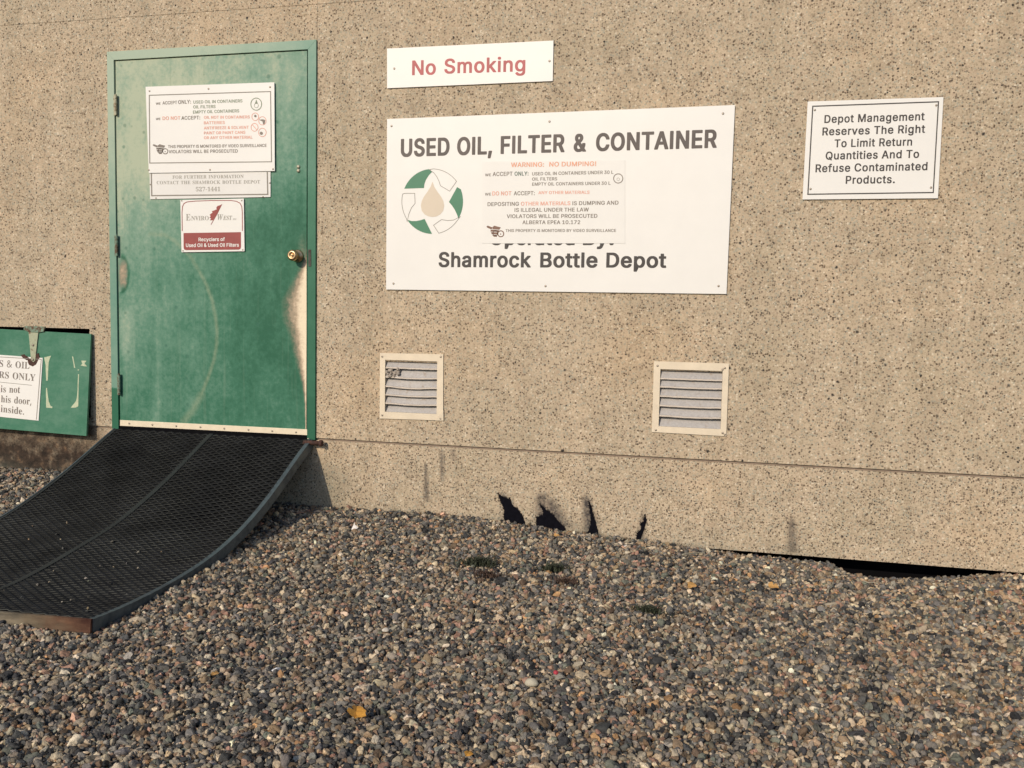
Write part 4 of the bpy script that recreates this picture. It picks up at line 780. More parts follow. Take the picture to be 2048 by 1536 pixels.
    'm': (316, [(19, 1, 17, 4, 16, 6, 16, 187, 17, 190, 19, 192, 62, 193, 65, 191, 66, 186, 68, 185, 79, 191, 93, 195, 128, 195, 144, 189, 152, 183, 158, 176, 161, 175,
      168, 182, 177, 188, 188, 192, 199, 195, 237, 195, 251, 191, 261, 186, 269, 180, 277, 171, 283, 161, 286, 153, 289, 136, 289, 6, 288, 4, 286, 1, 243, 1, 241, 1,
      238, 4, 237, 132, 235, 141, 230, 148, 216, 156, 208, 157, 192, 151, 186, 146, 182, 139, 178, 125, 178, 6, 176, 2, 172, 1, 133, 1, 131, 1, 128, 4, 128, 126, 126,
      135, 121, 146, 117, 150, 106, 156, 99, 157, 91, 154, 81, 149, 73, 140, 68, 127, 66, 115, 66, 4, 62, 1)]),
    'n': (216, [(19, 1, 17, 4, 16, 6, 17, 190, 21, 193, 62, 193, 66, 190, 67, 185, 68, 184, 79, 190, 93, 194, 102, 195, 126, 195, 136, 194, 149, 190, 161, 184, 174, 172,
      180, 164, 186, 148, 187, 141, 189, 130, 188, 3, 184, 1, 143, 1, 141, 1, 138, 4, 137, 125, 133, 139, 125, 148, 117, 153, 108, 156, 103, 156, 92, 153, 81, 146, 73,
      136, 69, 127, 66, 110, 66, 4, 62, 1)]),
    'o': (219, [(85, -3, 64, 2, 46, 11, 40, 16, 31, 25, 21, 38, 16, 47, 11, 60, 7, 82, 7, 110, 10, 127, 16, 144, 26, 161, 39, 175, 54, 185, 61, 189, 73, 192, 89, 195,
      119, 195, 135, 192, 151, 186, 169, 175, 181, 161, 191, 145, 198, 124, 201, 108, 201, 84, 198, 66, 192, 47, 182, 31, 169, 18, 158, 9, 146, 3, 129, -2, 120, -3),
      (101, 35, 105, 35, 119, 39, 132, 47, 139, 57, 144, 67, 147, 76, 150, 90, 149, 103, 145, 121, 137, 138, 133, 144, 125, 149, 115, 154, 104, 157, 89, 153, 75, 144,
      71, 138, 64, 124, 61, 116, 58, 102, 58, 89, 61, 76, 69, 57, 76, 47, 84, 41)]),
    'p': (223, [(19, -66, 17, -64, 16, -61, 17, 190, 21, 193, 62, 193, 66, 190, 67, 184, 68, 183, 82, 191, 92, 194, 103, 195, 128, 195, 143, 192, 157, 188, 167, 181,
      176, 175, 186, 164, 196, 147, 202, 127, 205, 110, 205, 81, 200, 55, 192, 38, 187, 30, 181, 23, 171, 13, 158, 5, 141, -1, 132, -3, 97, -3, 82, 1, 68, 9, 67, 9, 66,
      -64, 62, -67), (108, 36, 111, 35, 117, 36, 126, 40, 132, 43, 140, 51, 147, 63, 152, 81, 154, 90, 154, 106, 151, 117, 147, 129, 143, 136, 140, 141, 131, 150, 121,
      154, 111, 157, 99, 154, 89, 150, 79, 140, 74, 132, 70, 122, 68, 111, 66, 101, 66, 90, 69, 76, 75, 58, 81, 50, 89, 43, 99, 38)]),
    'q': (223, [(149, -66, 146, -64, 146, -61, 145, 9, 128, 0, 116, -3, 80, -3, 60, 2, 53, 6, 38, 16, 27, 27, 18, 42, 11, 59, 7, 82, 7, 109, 10, 126, 15, 143, 25, 162,
      30, 167, 42, 179, 51, 185, 69, 192, 85, 195, 109, 195, 120, 194, 130, 191, 144, 183, 145, 184, 146, 190, 150, 193, 191, 193, 195, 190, 196, -63, 194, -65, 191,
      -67), (100, 36, 103, 35, 109, 36, 116, 39, 129, 47, 135, 56, 139, 63, 144, 79, 146, 89, 146, 104, 143, 117, 142, 123, 135, 136, 129, 145, 123, 150, 113, 154, 103,
      157, 86, 152, 79, 148, 73, 142, 64, 126, 61, 117, 58, 103, 58, 89, 61, 76, 65, 64, 70, 55, 73, 50, 81, 43, 91, 38)]),
    'r': (141, [(19, 1, 17, 4, 16, 6, 17, 190, 21, 193, 62, 193, 65, 191, 67, 186, 68, 186, 81, 192, 93, 195, 127, 195, 131, 190, 131, 159, 130, 155, 126, 154, 102, 155,
      87, 150, 76, 141, 71, 133, 68, 126, 66, 114, 66, 4, 62, 1)]),
    's': (193, [(71, -3, 57, 0, 46, 3, 35, 9, 27, 15, 17, 26, 11, 38, 8, 47, 8, 53, 9, 56, 15, 58, 40, 63, 52, 63, 56, 60, 61, 51, 69, 41, 73, 39, 85, 35, 95, 35, 106,
      38, 115, 43, 122, 51, 124, 56, 122, 60, 116, 67, 106, 72, 57, 84, 46, 88, 33, 95, 22, 107, 17, 115, 14, 122, 14, 150, 18, 160, 24, 169, 35, 180, 51, 189, 67, 193,
      78, 195, 110, 195, 130, 191, 141, 186, 149, 181, 159, 172, 163, 166, 171, 149, 171, 142, 170, 139, 165, 137, 142, 132, 128, 132, 125, 135, 116, 148, 113, 152, 102,
      157, 92, 158, 82, 155, 71, 149, 66, 142, 65, 138, 66, 134, 72, 126, 81, 122, 128, 110, 142, 106, 155, 99, 167, 87, 174, 75, 175, 67, 175, 46, 174, 40, 170, 31,
      162, 21, 153, 13, 136, 3, 120, -2, 110, -3)]),
    't': (125, [(66, -1, 49, 4, 42, 8, 32, 17, 26, 27, 23, 36, 22, 47, 22, 153, 19, 155, -2, 155, -5, 156, -7, 159, -7, 187, -5, 190, -2, 192, 20, 192, 22, 194, 22, 232,
      24, 235, 26, 236, 70, 235, 73, 232, 74, 193, 76, 192, 108, 192, 110, 191, 112, 188, 112, 159, 110, 156, 106, 155, 76, 155, 73, 153, 73, 50, 76, 42, 80, 38, 86, 37,
      91, 38, 106, 38, 111, 35, 117, 10, 117, 5, 114, 2, 100, -1)]),
    'u': (216, [(73, -1, 58, 2, 46, 8, 39, 13, 34, 18, 27, 27, 20, 40, 16, 61, 17, 190, 19, 192, 22, 193, 62, 193, 66, 190, 66, 79, 68, 68, 72, 56, 79, 45, 84, 41, 91,
      39, 96, 38, 103, 37, 113, 40, 122, 45, 131, 55, 136, 66, 138, 74, 138, 190, 142, 193, 186, 192, 188, 190, 189, 187, 188, 4, 184, 1, 143, 1, 139, 3, 138, 8, 137, 9,
      123, 2, 113, 0, 104, -2)]),
    'v': (206, [(74, 1, 70, 5, -1, 181, -1, 190, 2, 192, 4, 193, 47, 193, 51, 191, 53, 187, 92, 85, 97, 74, 98, 74, 100, 77, 140, 185, 143, 190, 146, 192, 148, 193, 192,
      192, 195, 188, 195, 181, 193, 177, 123, 4, 119, 1)]),
    'w': (295, [(62, 1, 58, 5, 55, 13, 2, 181, 1, 188, 3, 191, 7, 193, 48, 193, 51, 192, 53, 190, 84, 86, 86, 86, 87, 90, 115, 188, 119, 192, 163, 193, 166, 192, 168,
      190, 198, 86, 199, 86, 201, 90, 222, 162, 231, 190, 233, 192, 236, 193, 277, 193, 281, 191, 282, 188, 282, 184, 280, 174, 226, 6, 223, 2, 219, 1, 179, 1, 177, 1,
      174, 3, 145, 102, 142, 108, 140, 106, 109, 3, 107, 1, 104, 1)]),
    'y': (206, [(28, -68, 17, -65, 14, -61, 14, -56, 20, -32, 26, -28, 47, -29, 54, -25, 60, -19, 63, -12, 70, 6, -1, 181, -1, 190, 2, 192, 4, 193, 47, 193, 51, 191, 53,
      187, 97, 73, 98, 74, 100, 77, 140, 185, 143, 190, 146, 192, 148, 193, 192, 192, 195, 188, 195, 181, 193, 177, 116, -15, 105, -39, 99, -47, 88, -57, 73, -65, 61,
      -68)]),
}
GLYPHS['f'] = {
    'A': (218, [(-4, 0, -4, 9, 2, 10, 7, 12, 12, 15, 16, 20, 20, 28, 25, 37, 103, 233, 112, 233, 192, 43, 197, 32, 201, 24, 206, 17, 210, 13, 215, 10, 222, 9, 222, 0,
      115, 0, 115, 9, 130, 11, 139, 15, 142, 23, 141, 27, 139, 33, 136, 41, 126, 66, 52, 66, 39, 35, 38, 29, 37, 24, 40, 16, 48, 11, 62, 9, 64, 9, 64, 0), (57, 80, 121,
      80, 88, 160)]),
    'B': (221, [(8, 0, 8, 9, 18, 10, 26, 12, 31, 16, 35, 22, 37, 30, 37, 41, 37, 184, 37, 193, 36, 200, 35, 206, 32, 211, 29, 214, 26, 216, 21, 218, 15, 219, 8, 219, 8,
      228, 110, 228, 159, 222, 188, 204, 198, 175, 192, 151, 174, 134, 143, 124, 180, 112, 202, 92, 209, 66, 207, 47, 199, 30, 186, 17, 168, 8, 145, 2, 119, 0), (91,
      126, 94, 126, 110, 127, 123, 130, 132, 136, 138, 145, 141, 157, 142, 173, 142, 186, 139, 198, 135, 206, 128, 212, 119, 216, 108, 217, 101, 216, 97, 215, 94, 212,
      92, 208, 91, 203, 91, 195), (111, 12, 124, 13, 134, 18, 142, 25, 146, 34, 149, 48, 150, 64, 149, 81, 145, 94, 139, 104, 129, 110, 116, 114, 99, 116, 91, 116, 91,
      33, 91, 26, 93, 20, 95, 17, 99, 14, 104, 13)]),
    'C': (234, [(128, -5, 107, -4, 87, 1, 69, 10, 53, 21, 39, 36, 28, 52, 20, 71, 15, 92, 13, 114, 15, 136, 20, 157, 28, 175, 39, 192, 53, 206, 69, 217, 88, 226, 108,
      231, 130, 233, 146, 231, 164, 227, 184, 220, 187, 219, 190, 218, 194, 218, 201, 219, 206, 224, 210, 233, 218, 233, 218, 154, 210, 154, 201, 173, 191, 190, 178,
      203, 164, 214, 149, 220, 133, 222, 99, 210, 79, 173, 72, 113, 79, 57, 102, 23, 139, 12, 152, 13, 166, 16, 179, 22, 192, 30, 203, 41, 214, 53, 224, 44, 198, 17,
      166, 0)]),
    'D': (248, [(10, 0, 10, 9, 19, 10, 27, 12, 31, 15, 34, 20, 36, 27, 37, 37, 37, 187, 36, 199, 34, 207, 30, 213, 25, 217, 17, 219, 7, 219, 7, 228, 111, 228, 148, 224,
      178, 215, 203, 198, 220, 176, 231, 148, 234, 114, 221, 51, 181, 13, 114, 0), (111, 12, 131, 15, 147, 23, 160, 37, 168, 57, 174, 83, 175, 115, 168, 171, 147, 205,
      111, 217, 104, 216, 98, 214, 95, 212, 93, 207, 91, 201, 91, 192, 91, 36, 91, 28, 93, 21, 95, 17, 98, 14, 104, 13)]),
    'E': (221, [(7, 0, 7, 8, 18, 9, 26, 11, 31, 15, 35, 20, 37, 28, 38, 39, 38, 184, 37, 197, 35, 207, 31, 213, 26, 216, 18, 219, 8, 219, 8, 228, 199, 228, 199, 160,
      192, 160, 188, 179, 180, 193, 170, 203, 156, 210, 138, 214, 116, 215, 109, 215, 104, 215, 100, 214, 97, 213, 95, 211, 93, 208, 92, 205, 92, 200, 91, 194, 91, 123,
      97, 123, 110, 124, 121, 128, 130, 134, 136, 144, 141, 157, 144, 173, 152, 173, 152, 59, 144, 59, 142, 72, 140, 82, 137, 91, 132, 98, 127, 103, 120, 107, 113, 109,
      103, 111, 93, 111, 91, 111, 91, 34, 92, 26, 93, 21, 96, 17, 100, 15, 107, 14, 115, 14, 131, 14, 145, 16, 157, 19, 167, 24, 177, 30, 185, 37, 193, 47, 200, 58, 206,
      72, 215, 72, 201, 0)]),
    'F': (202, [(8, 0, 8, 9, 18, 10, 26, 13, 31, 17, 35, 23, 37, 31, 37, 42, 37, 187, 37, 198, 34, 206, 31, 212, 25, 215, 17, 218, 7, 219, 7, 228, 197, 228, 197, 160,
      189, 160, 186, 173, 182, 184, 178, 193, 172, 200, 164, 206, 155, 210, 144, 213, 130, 215, 115, 216, 109, 215, 104, 215, 100, 215, 97, 214, 94, 213, 93, 211, 92,
      208, 91, 204, 91, 199, 91, 124, 95, 124, 109, 125, 120, 129, 128, 135, 134, 145, 139, 157, 142, 173, 151, 173, 151, 59, 142, 59, 139, 77, 135, 91, 128, 100, 120,
      107, 108, 111, 94, 112, 91, 112, 91, 40, 91, 33, 92, 26, 94, 21, 96, 17, 100, 14, 105, 12, 111, 10, 119, 9, 128, 9, 128, 0)]),
    'H': (262, [(8, 0, 8, 9, 18, 10, 26, 12, 31, 16, 35, 21, 37, 30, 37, 40, 37, 189, 37, 199, 35, 207, 31, 212, 26, 216, 18, 218, 8, 219, 8, 228, 121, 228, 121, 219,
      113, 218, 107, 217, 102, 216, 98, 214, 95, 211, 93, 208, 92, 203, 91, 197, 91, 189, 91, 125, 171, 125, 171, 189, 171, 197, 170, 203, 169, 208, 167, 211, 164, 214,
      160, 216, 155, 217, 149, 218, 141, 219, 141, 228, 254, 228, 254, 219, 243, 218, 235, 215, 230, 212, 227, 207, 225, 199, 225, 189, 225, 40, 225, 30, 227, 22, 231,
      16, 236, 12, 243, 10, 254, 9, 254, 0, 141, 0, 141, 9, 151, 10, 159, 12, 165, 15, 168, 21, 170, 29, 171, 40, 171, 110, 91, 110, 91, 40, 92, 30, 94, 21, 97, 16, 102,
      12, 110, 10, 121, 9, 121, 0)]),
    'I': (130, [(7, 0, 7, 9, 17, 10, 25, 13, 31, 16, 34, 21, 37, 28, 38, 38, 38, 193, 37, 203, 35, 209, 32, 214, 26, 217, 18, 218, 7, 219, 7, 228, 122, 228, 122, 219,
      112, 218, 103, 217, 98, 214, 94, 209, 92, 203, 91, 193, 91, 39, 92, 32, 92, 27, 94, 22, 96, 18, 99, 15, 103, 13, 108, 11, 115, 10, 123, 9, 123, 0)]),
    'K': (255, [(8, 0, 8, 9, 18, 10, 26, 12, 32, 16, 35, 21, 37, 30, 38, 40, 38, 189, 37, 199, 35, 207, 31, 212, 26, 216, 18, 218, 8, 219, 8, 228, 121, 228, 121, 219,
      114, 218, 107, 217, 102, 216, 99, 214, 96, 211, 94, 208, 92, 203, 92, 197, 91, 189, 91, 117, 161, 187, 168, 195, 173, 203, 174, 209, 171, 215, 161, 218, 145, 219,
      145, 228, 243, 228, 243, 219, 238, 219, 218, 215, 196, 202, 172, 180, 135, 142, 232, 23, 236, 19, 240, 15, 243, 12, 248, 11, 253, 9, 260, 9, 260, 0, 140, 0, 140,
      9, 153, 9, 156, 9, 159, 10, 161, 10, 164, 12, 166, 14, 167, 17, 166, 21, 163, 26, 158, 33, 100, 107, 91, 99, 91, 40, 92, 30, 94, 21, 97, 16, 103, 12, 111, 10, 121,
      9, 121, 0)]),
    'L': (213, [(8, 0, 8, 9, 18, 10, 26, 12, 31, 16, 35, 21, 37, 30, 37, 40, 37, 189, 37, 199, 35, 207, 31, 212, 26, 216, 18, 218, 8, 219, 8, 228, 125, 228, 125, 219,
      117, 219, 110, 218, 104, 217, 100, 215, 96, 212, 94, 208, 92, 203, 91, 197, 91, 189, 91, 41, 91, 34, 92, 28, 93, 24, 94, 20, 97, 17, 100, 16, 104, 15, 110, 14,
      117, 14, 132, 14, 146, 16, 157, 20, 168, 25, 177, 31, 185, 40, 192, 50, 199, 63, 204, 77, 214, 77, 201, 0)]),
    'M': (317, [(7, 0, 7, 9, 17, 10, 25, 12, 31, 16, 35, 21, 37, 29, 38, 40, 38, 191, 37, 198, 37, 203, 35, 208, 33, 211, 30, 214, 26, 216, 21, 218, 15, 219, 7, 219, 7,
      228, 92, 228, 158, 71, 225, 228, 309, 228, 309, 219, 299, 218, 292, 215, 286, 212, 283, 206, 281, 199, 280, 189, 280, 43, 280, 34, 281, 27, 282, 21, 284, 17, 287,
      14, 291, 12, 295, 10, 301, 9, 308, 9, 308, 0, 198, 0, 198, 9, 205, 10, 211, 11, 216, 12, 220, 15, 223, 18, 225, 22, 226, 27, 227, 34, 227, 42, 227, 199, 144, 0,
      135, 0, 53, 194, 53, 40, 54, 29, 56, 20, 60, 15, 66, 11, 74, 9, 85, 9, 85, 0)]),
    'N': (247, [(201, -5, 53, 175, 53, 39, 54, 29, 56, 21, 59, 15, 65, 12, 73, 10, 83, 9, 83, 0, 9, 0, 9, 9, 16, 9, 22, 10, 27, 12, 31, 14, 34, 17, 36, 21, 37, 26, 38,
      32, 38, 39, 38, 194, 28, 206, 22, 213, 18, 217, 16, 218, 13, 219, 9, 219, 9, 228, 78, 228, 195, 84, 195, 189, 195, 196, 194, 202, 193, 207, 191, 211, 188, 214,
      184, 216, 179, 217, 173, 218, 166, 219, 166, 228, 240, 228, 240, 219, 229, 218, 222, 216, 217, 212, 213, 207, 212, 199, 211, 188, 211, -5)]),
    'O': (263, [(130, -5, 114, -4, 99, -1, 84, 4, 71, 11, 58, 19, 47, 29, 37, 40, 29, 53, 22, 67, 18, 82, 15, 97, 14, 114, 15, 130, 18, 146, 22, 161, 29, 175, 37, 187,
      47, 199, 59, 209, 71, 217, 85, 224, 100, 229, 116, 232, 133, 233, 149, 232, 164, 229, 179, 224, 192, 217, 204, 209, 216, 199, 225, 188, 234, 175, 240, 162, 245,
      147, 248, 131, 249, 114, 248, 97, 245, 82, 240, 67, 234, 53, 225, 40, 215, 29, 204, 19, 191, 11, 177, 4, 163, -1, 147, -4), (132, 6, 164, 18, 183, 54, 190, 114,
      188, 146, 183, 173, 174, 194, 162, 209, 147, 219, 130, 222, 98, 210, 79, 174, 73, 114, 74, 81, 80, 55, 89, 34, 101, 18, 115, 9)]),
    'P': (209, [(8, 0, 8, 9, 18, 10, 26, 12, 31, 16, 35, 21, 37, 30, 37, 40, 37, 189, 37, 199, 35, 207, 31, 212, 26, 216, 18, 218, 8, 219, 8, 228, 107, 228, 133, 227,
      153, 224, 168, 220, 178, 214, 187, 207, 195, 199, 200, 189, 203, 178, 204, 166, 202, 148, 195, 133, 183, 120, 167, 110, 146, 105, 121, 103, 91, 103, 91, 40, 92,
      30, 94, 21, 97, 16, 102, 12, 110, 10, 121, 9, 121, 0), (91, 115, 101, 115, 116, 116, 127, 120, 136, 126, 142, 136, 145, 148, 146, 165, 145, 180, 142, 193, 138,
      203, 130, 210, 121, 214, 108, 216, 102, 215, 98, 214, 95, 212, 93, 209, 91, 205, 91, 199)]),
    'R': (236, [(8, 0, 8, 9, 18, 10, 26, 12, 31, 16, 35, 21, 37, 30, 37, 40, 37, 189, 37, 199, 35, 207, 31, 212, 26, 216, 18, 218, 8, 219, 8, 228, 108, 228, 139, 226,
      164, 221, 184, 213, 197, 201, 206, 186, 209, 167, 203, 143, 186, 124, 157, 112, 216, 25, 220, 20, 223, 16, 226, 13, 230, 11, 234, 9, 239, 9, 240, 9, 240, 0, 169,
      0, 101, 106, 91, 106, 91, 40, 92, 30, 94, 21, 97, 16, 102, 12, 110, 10, 121, 9, 121, 0), (91, 117, 102, 117, 118, 118, 130, 122, 140, 129, 146, 139, 150, 152, 152,
      168, 147, 194, 134, 210, 112, 216, 104, 215, 99, 214, 95, 211, 93, 207, 91, 201, 91, 193)]),
    'S': (195, [(21, -5, 21, 79, 31, 79, 38, 57, 46, 39, 56, 25, 68, 15, 82, 9, 98, 7, 110, 9, 120, 12, 128, 18, 135, 26, 138, 35, 139, 45, 136, 58, 127, 70, 112, 80,
      81, 95, 64, 105, 49, 116, 38, 126, 31, 138, 26, 151, 25, 166, 26, 179, 29, 191, 34, 201, 40, 211, 48, 218, 58, 225, 68, 229, 80, 232, 92, 233, 99, 233, 107, 232,
      115, 231, 123, 229, 132, 227, 141, 224, 146, 223, 150, 222, 155, 223, 158, 227, 160, 233, 170, 233, 170, 160, 161, 160, 157, 172, 153, 182, 147, 192, 140, 201,
      132, 208, 124, 214, 115, 219, 106, 221, 97, 222, 86, 221, 77, 218, 70, 213, 64, 207, 61, 199, 60, 190, 61, 182, 64, 175, 69, 168, 75, 162, 84, 157, 94, 151, 127,
      136, 139, 130, 150, 123, 159, 117, 166, 109, 171, 102, 175, 94, 178, 86, 179, 76, 180, 66, 179, 53, 175, 40, 169, 29, 162, 19, 152, 11, 140, 4, 127, -1, 112, -4,
      96, -5, 90, -5, 85, -5, 79, -4, 74, -3, 68, -1, 63, 0, 58, 2, 53, 4, 49, 5, 42, 6, 39, 6, 36, 5, 35, 4, 33, 1, 32, -2, 31, -5)]),
    'T': (212, [(46, 0, 46, 9, 57, 9, 65, 12, 71, 15, 75, 21, 77, 29, 78, 40, 78, 217, 75, 217, 58, 215, 44, 210, 33, 202, 24, 190, 18, 176, 14, 159, 5, 159, 5, 228,
      205, 228, 205, 158, 197, 158, 187, 191, 166, 210, 134, 217, 132, 217, 132, 40, 132, 29, 135, 21, 138, 15, 144, 12, 153, 9, 164, 9, 164, 0)]),
    'U': (246, [(124, -6, 96, -4, 74, 3, 57, 14, 46, 30, 39, 52, 37, 78, 37, 189, 36, 199, 34, 207, 30, 212, 25, 216, 17, 218, 7, 219, 7, 228, 120, 228, 120, 219, 113,
      218, 106, 217, 101, 216, 97, 214, 94, 211, 93, 208, 91, 203, 91, 197, 90, 189, 90, 70, 92, 52, 95, 37, 102, 26, 111, 18, 122, 13, 137, 11, 170, 19, 190, 42, 196,
      80, 196, 189, 195, 199, 193, 206, 190, 212, 184, 215, 176, 218, 164, 219, 164, 228, 237, 228, 237, 219, 228, 217, 221, 215, 216, 211, 214, 205, 212, 198, 211, 189,
      211, 91, 209, 59, 202, 34, 190, 16, 173, 4, 151, -4)]),
    'V': (214, [(106, -6, 22, 190, 19, 198, 15, 204, 11, 210, 7, 214, 1, 218, -7, 219, -7, 228, 105, 228, 105, 219, 96, 219, 89, 218, 83, 216, 79, 213, 77, 210, 76, 205,
      77, 201, 78, 196, 81, 189, 129, 72, 174, 189, 176, 195, 177, 200, 177, 204, 177, 209, 174, 213, 171, 216, 165, 218, 158, 219, 149, 219, 149, 228, 221, 228, 221,
      219, 214, 219, 209, 217, 204, 214, 200, 209, 196, 201, 191, 191, 115, -6)]),
    'W': (306, [(85, -5, 16, 196, 13, 204, 11, 209, 8, 214, 4, 217, -1, 218, -8, 219, -8, 228, 90, 228, 90, 219, 84, 219, 79, 218, 75, 216, 72, 213, 71, 210, 70, 205,
      71, 200, 72, 194, 74, 186, 111, 77, 150, 176, 143, 199, 140, 206, 137, 211, 134, 215, 129, 217, 123, 218, 115, 219, 115, 228, 220, 228, 220, 219, 207, 218, 199,
      213, 196, 206, 197, 203, 198, 198, 199, 193, 237, 83, 270, 185, 273, 192, 274, 198, 274, 203, 274, 208, 272, 212, 269, 215, 265, 217, 259, 219, 252, 219, 252, 228,
      312, 228, 312, 219, 306, 218, 301, 215, 297, 211, 294, 205, 291, 198, 287, 190, 223, -5, 214, -5, 158, 154, 95, -5)]),
    'Y': (213, [(51, 0, 51, 9, 61, 10, 69, 12, 74, 16, 78, 21, 80, 30, 80, 40, 80, 89, 23, 193, 17, 203, 12, 210, 7, 215, 0, 218, -7, 219, -7, 228, 103, 228, 103, 219,
      98, 219, 92, 219, 87, 218, 83, 216, 80, 214, 79, 211, 78, 208, 78, 205, 80, 201, 82, 196, 124, 113, 167, 183, 171, 191, 173, 198, 174, 204, 171, 212, 163, 217,
      149, 219, 147, 219, 147, 228, 220, 228, 220, 219, 214, 218, 209, 216, 204, 212, 200, 208, 196, 202, 191, 196, 134, 102, 134, 40, 135, 30, 137, 21, 140, 16, 145,
      12, 153, 10, 164, 9, 164, 0)]),
    '&': (246, [(93, -3, 72, -1, 54, 4, 38, 14, 27, 27, 20, 43, 18, 62, 19, 79, 24, 92, 32, 104, 42, 114, 55, 124, 70, 133, 63, 141, 56, 150, 50, 159, 44, 169, 41, 179,
      40, 191, 42, 206, 48, 219, 57, 230, 69, 237, 84, 242, 102, 243, 119, 242, 133, 237, 145, 230, 153, 220, 158, 207, 160, 192, 159, 178, 154, 166, 147, 156, 137, 146,
      125, 137, 112, 129, 177, 66, 182, 74, 187, 82, 191, 90, 195, 100, 198, 110, 200, 120, 230, 120, 226, 106, 222, 93, 217, 80, 211, 68, 204, 57, 196, 48, 245, 0, 205,
      0, 176, 28, 165, 19, 153, 12, 141, 5, 127, 1, 111, -2), (94, 146, 106, 154, 115, 161, 122, 168, 127, 175, 130, 183, 131, 192, 130, 199, 127, 206, 123, 212, 117,
      216, 110, 218, 101, 219, 92, 218, 85, 216, 78, 212, 73, 206, 70, 200, 69, 191, 70, 184, 72, 176, 76, 169, 80, 162, 87, 154), (94, 23, 108, 24, 120, 26, 131, 30,
      141, 35, 150, 40, 157, 47, 87, 115, 76, 107, 67, 100, 59, 93, 53, 85, 50, 75, 49, 63, 50, 52, 54, 42, 61, 34, 70, 28, 81, 24)]),
    '.': (90, [(45, -5, 39, -4, 35, -2, 30, 1, 27, 5, 25, 11, 24, 18, 25, 26, 27, 31, 30, 36, 35, 38, 39, 40, 45, 41, 50, 40, 55, 38, 60, 36, 63, 31, 65, 26, 66, 18, 65,
      11, 63, 5, 60, 1, 55, -2, 50, -4)]),
    ',': (90, [(14, -43, 17, -30, 20, -16, 23, -1, 26, 13, 29, 27, 31, 39, 62, 39, 64, 35, 61, 23, 57, 10, 52, -4, 46, -18, 41, -31, 36, -43)]),
    '-': (108, [(13, 77, 13, 103, 95, 103, 95, 77)]),
    '1': (188, [(33, 0, 33, 18, 60, 18, 65, 18, 70, 20, 73, 22, 75, 26, 76, 32, 77, 40, 77, 208, 69, 198, 61, 190, 54, 183, 47, 177, 40, 174, 34, 173, 28, 174, 24, 176,
      20, 180, 17, 185, 15, 191, 14, 198, 21, 200, 29, 203, 37, 206, 46, 210, 55, 216, 66, 224, 89, 241, 127, 241, 127, 40, 127, 33, 128, 28, 130, 24, 133, 20, 138, 18,
      144, 18, 171, 18, 171, 0)]),
    '2': (188, [(12, 0, 12, 35, 61, 85, 74, 99, 85, 111, 93, 123, 100, 133, 105, 143, 109, 153, 111, 164, 113, 174, 113, 186, 112, 197, 110, 207, 106, 214, 101, 219, 94,
      222, 87, 223, 77, 221, 69, 216, 63, 208, 59, 197, 57, 182, 56, 165, 44, 165, 34, 168, 25, 172, 18, 178, 14, 187, 13, 198, 14, 206, 17, 213, 21, 220, 28, 227, 36,
      232, 46, 237, 58, 240, 72, 242, 87, 243, 110, 241, 129, 236, 144, 228, 155, 217, 162, 203, 164, 187, 163, 180, 162, 172, 160, 165, 156, 157, 152, 149, 146, 140,
      138, 131, 130, 121, 119, 110, 107, 98, 93, 84, 77, 69, 44, 37, 122, 37, 128, 38, 134, 40, 140, 43, 144, 48, 147, 53, 150, 60, 152, 71, 172, 71, 171, 0)]),
    '4': (188, [(60, 0, 60, 18, 70, 18, 77, 18, 84, 20, 89, 22, 94, 26, 96, 33, 97, 42, 97, 62, 4, 62, 4, 83, 100, 240, 146, 240, 146, 85, 181, 85, 181, 62, 146, 62,
      146, 42, 147, 33, 150, 26, 154, 22, 160, 20, 167, 18, 174, 18, 178, 18, 178, 0), (28, 85, 97, 85, 97, 143, 97, 153, 98, 164, 98, 175, 98, 187, 99, 197, 100, 208,
      95, 197, 87, 183, 79, 169, 73, 160)]),
    '5': (188, [(82, -3, 67, -3, 53, -1, 42, 3, 33, 7, 26, 12, 20, 18, 16, 24, 14, 30, 13, 37, 14, 44, 17, 50, 21, 55, 26, 58, 33, 60, 40, 60, 41, 54, 42, 48, 44, 42,
      47, 36, 51, 31, 55, 26, 61, 23, 69, 21, 77, 20, 84, 21, 91, 22, 98, 25, 104, 29, 109, 35, 113, 42, 116, 50, 118, 61, 119, 74, 117, 89, 113, 102, 107, 111, 98, 118,
      86, 122, 73, 124, 65, 123, 58, 123, 52, 122, 46, 120, 41, 119, 36, 118, 20, 124, 31, 240, 158, 240, 160, 179, 140, 179, 138, 190, 137, 194, 135, 197, 133, 199,
      131, 201, 127, 202, 122, 203, 52, 203, 47, 141, 51, 142, 56, 143, 63, 144, 70, 145, 77, 146, 84, 146, 108, 144, 129, 138, 146, 128, 159, 114, 167, 96, 170, 74,
      169, 60, 166, 48, 162, 37, 156, 28, 149, 20, 141, 14, 132, 8, 123, 4, 113, 1, 103, -2, 92, -3)]),
    '7': (188, [(55, 0, 145, 203, 56, 203, 46, 201, 40, 196, 37, 186, 35, 169, 15, 169, 16, 240, 177, 240, 177, 223, 84, 0)]),
    'a': (172, [(127, -5, 113, -3, 104, 5, 100, 17, 84, 5, 67, -2, 48, -4, 37, -3, 28, 0, 20, 6, 15, 13, 11, 22, 10, 32, 12, 45, 20, 58, 32, 68, 49, 77, 71, 86, 99, 95,
      99, 121, 99, 129, 97, 136, 93, 141, 89, 145, 82, 147, 74, 148, 62, 147, 54, 143, 52, 137, 53, 135, 54, 132, 57, 128, 59, 124, 61, 120, 61, 116, 61, 110, 59, 105,
      55, 101, 50, 98, 45, 96, 39, 95, 32, 96, 27, 98, 22, 102, 19, 106, 17, 112, 16, 118, 17, 126, 20, 133, 25, 139, 31, 145, 38, 150, 47, 154, 57, 157, 69, 159, 81,
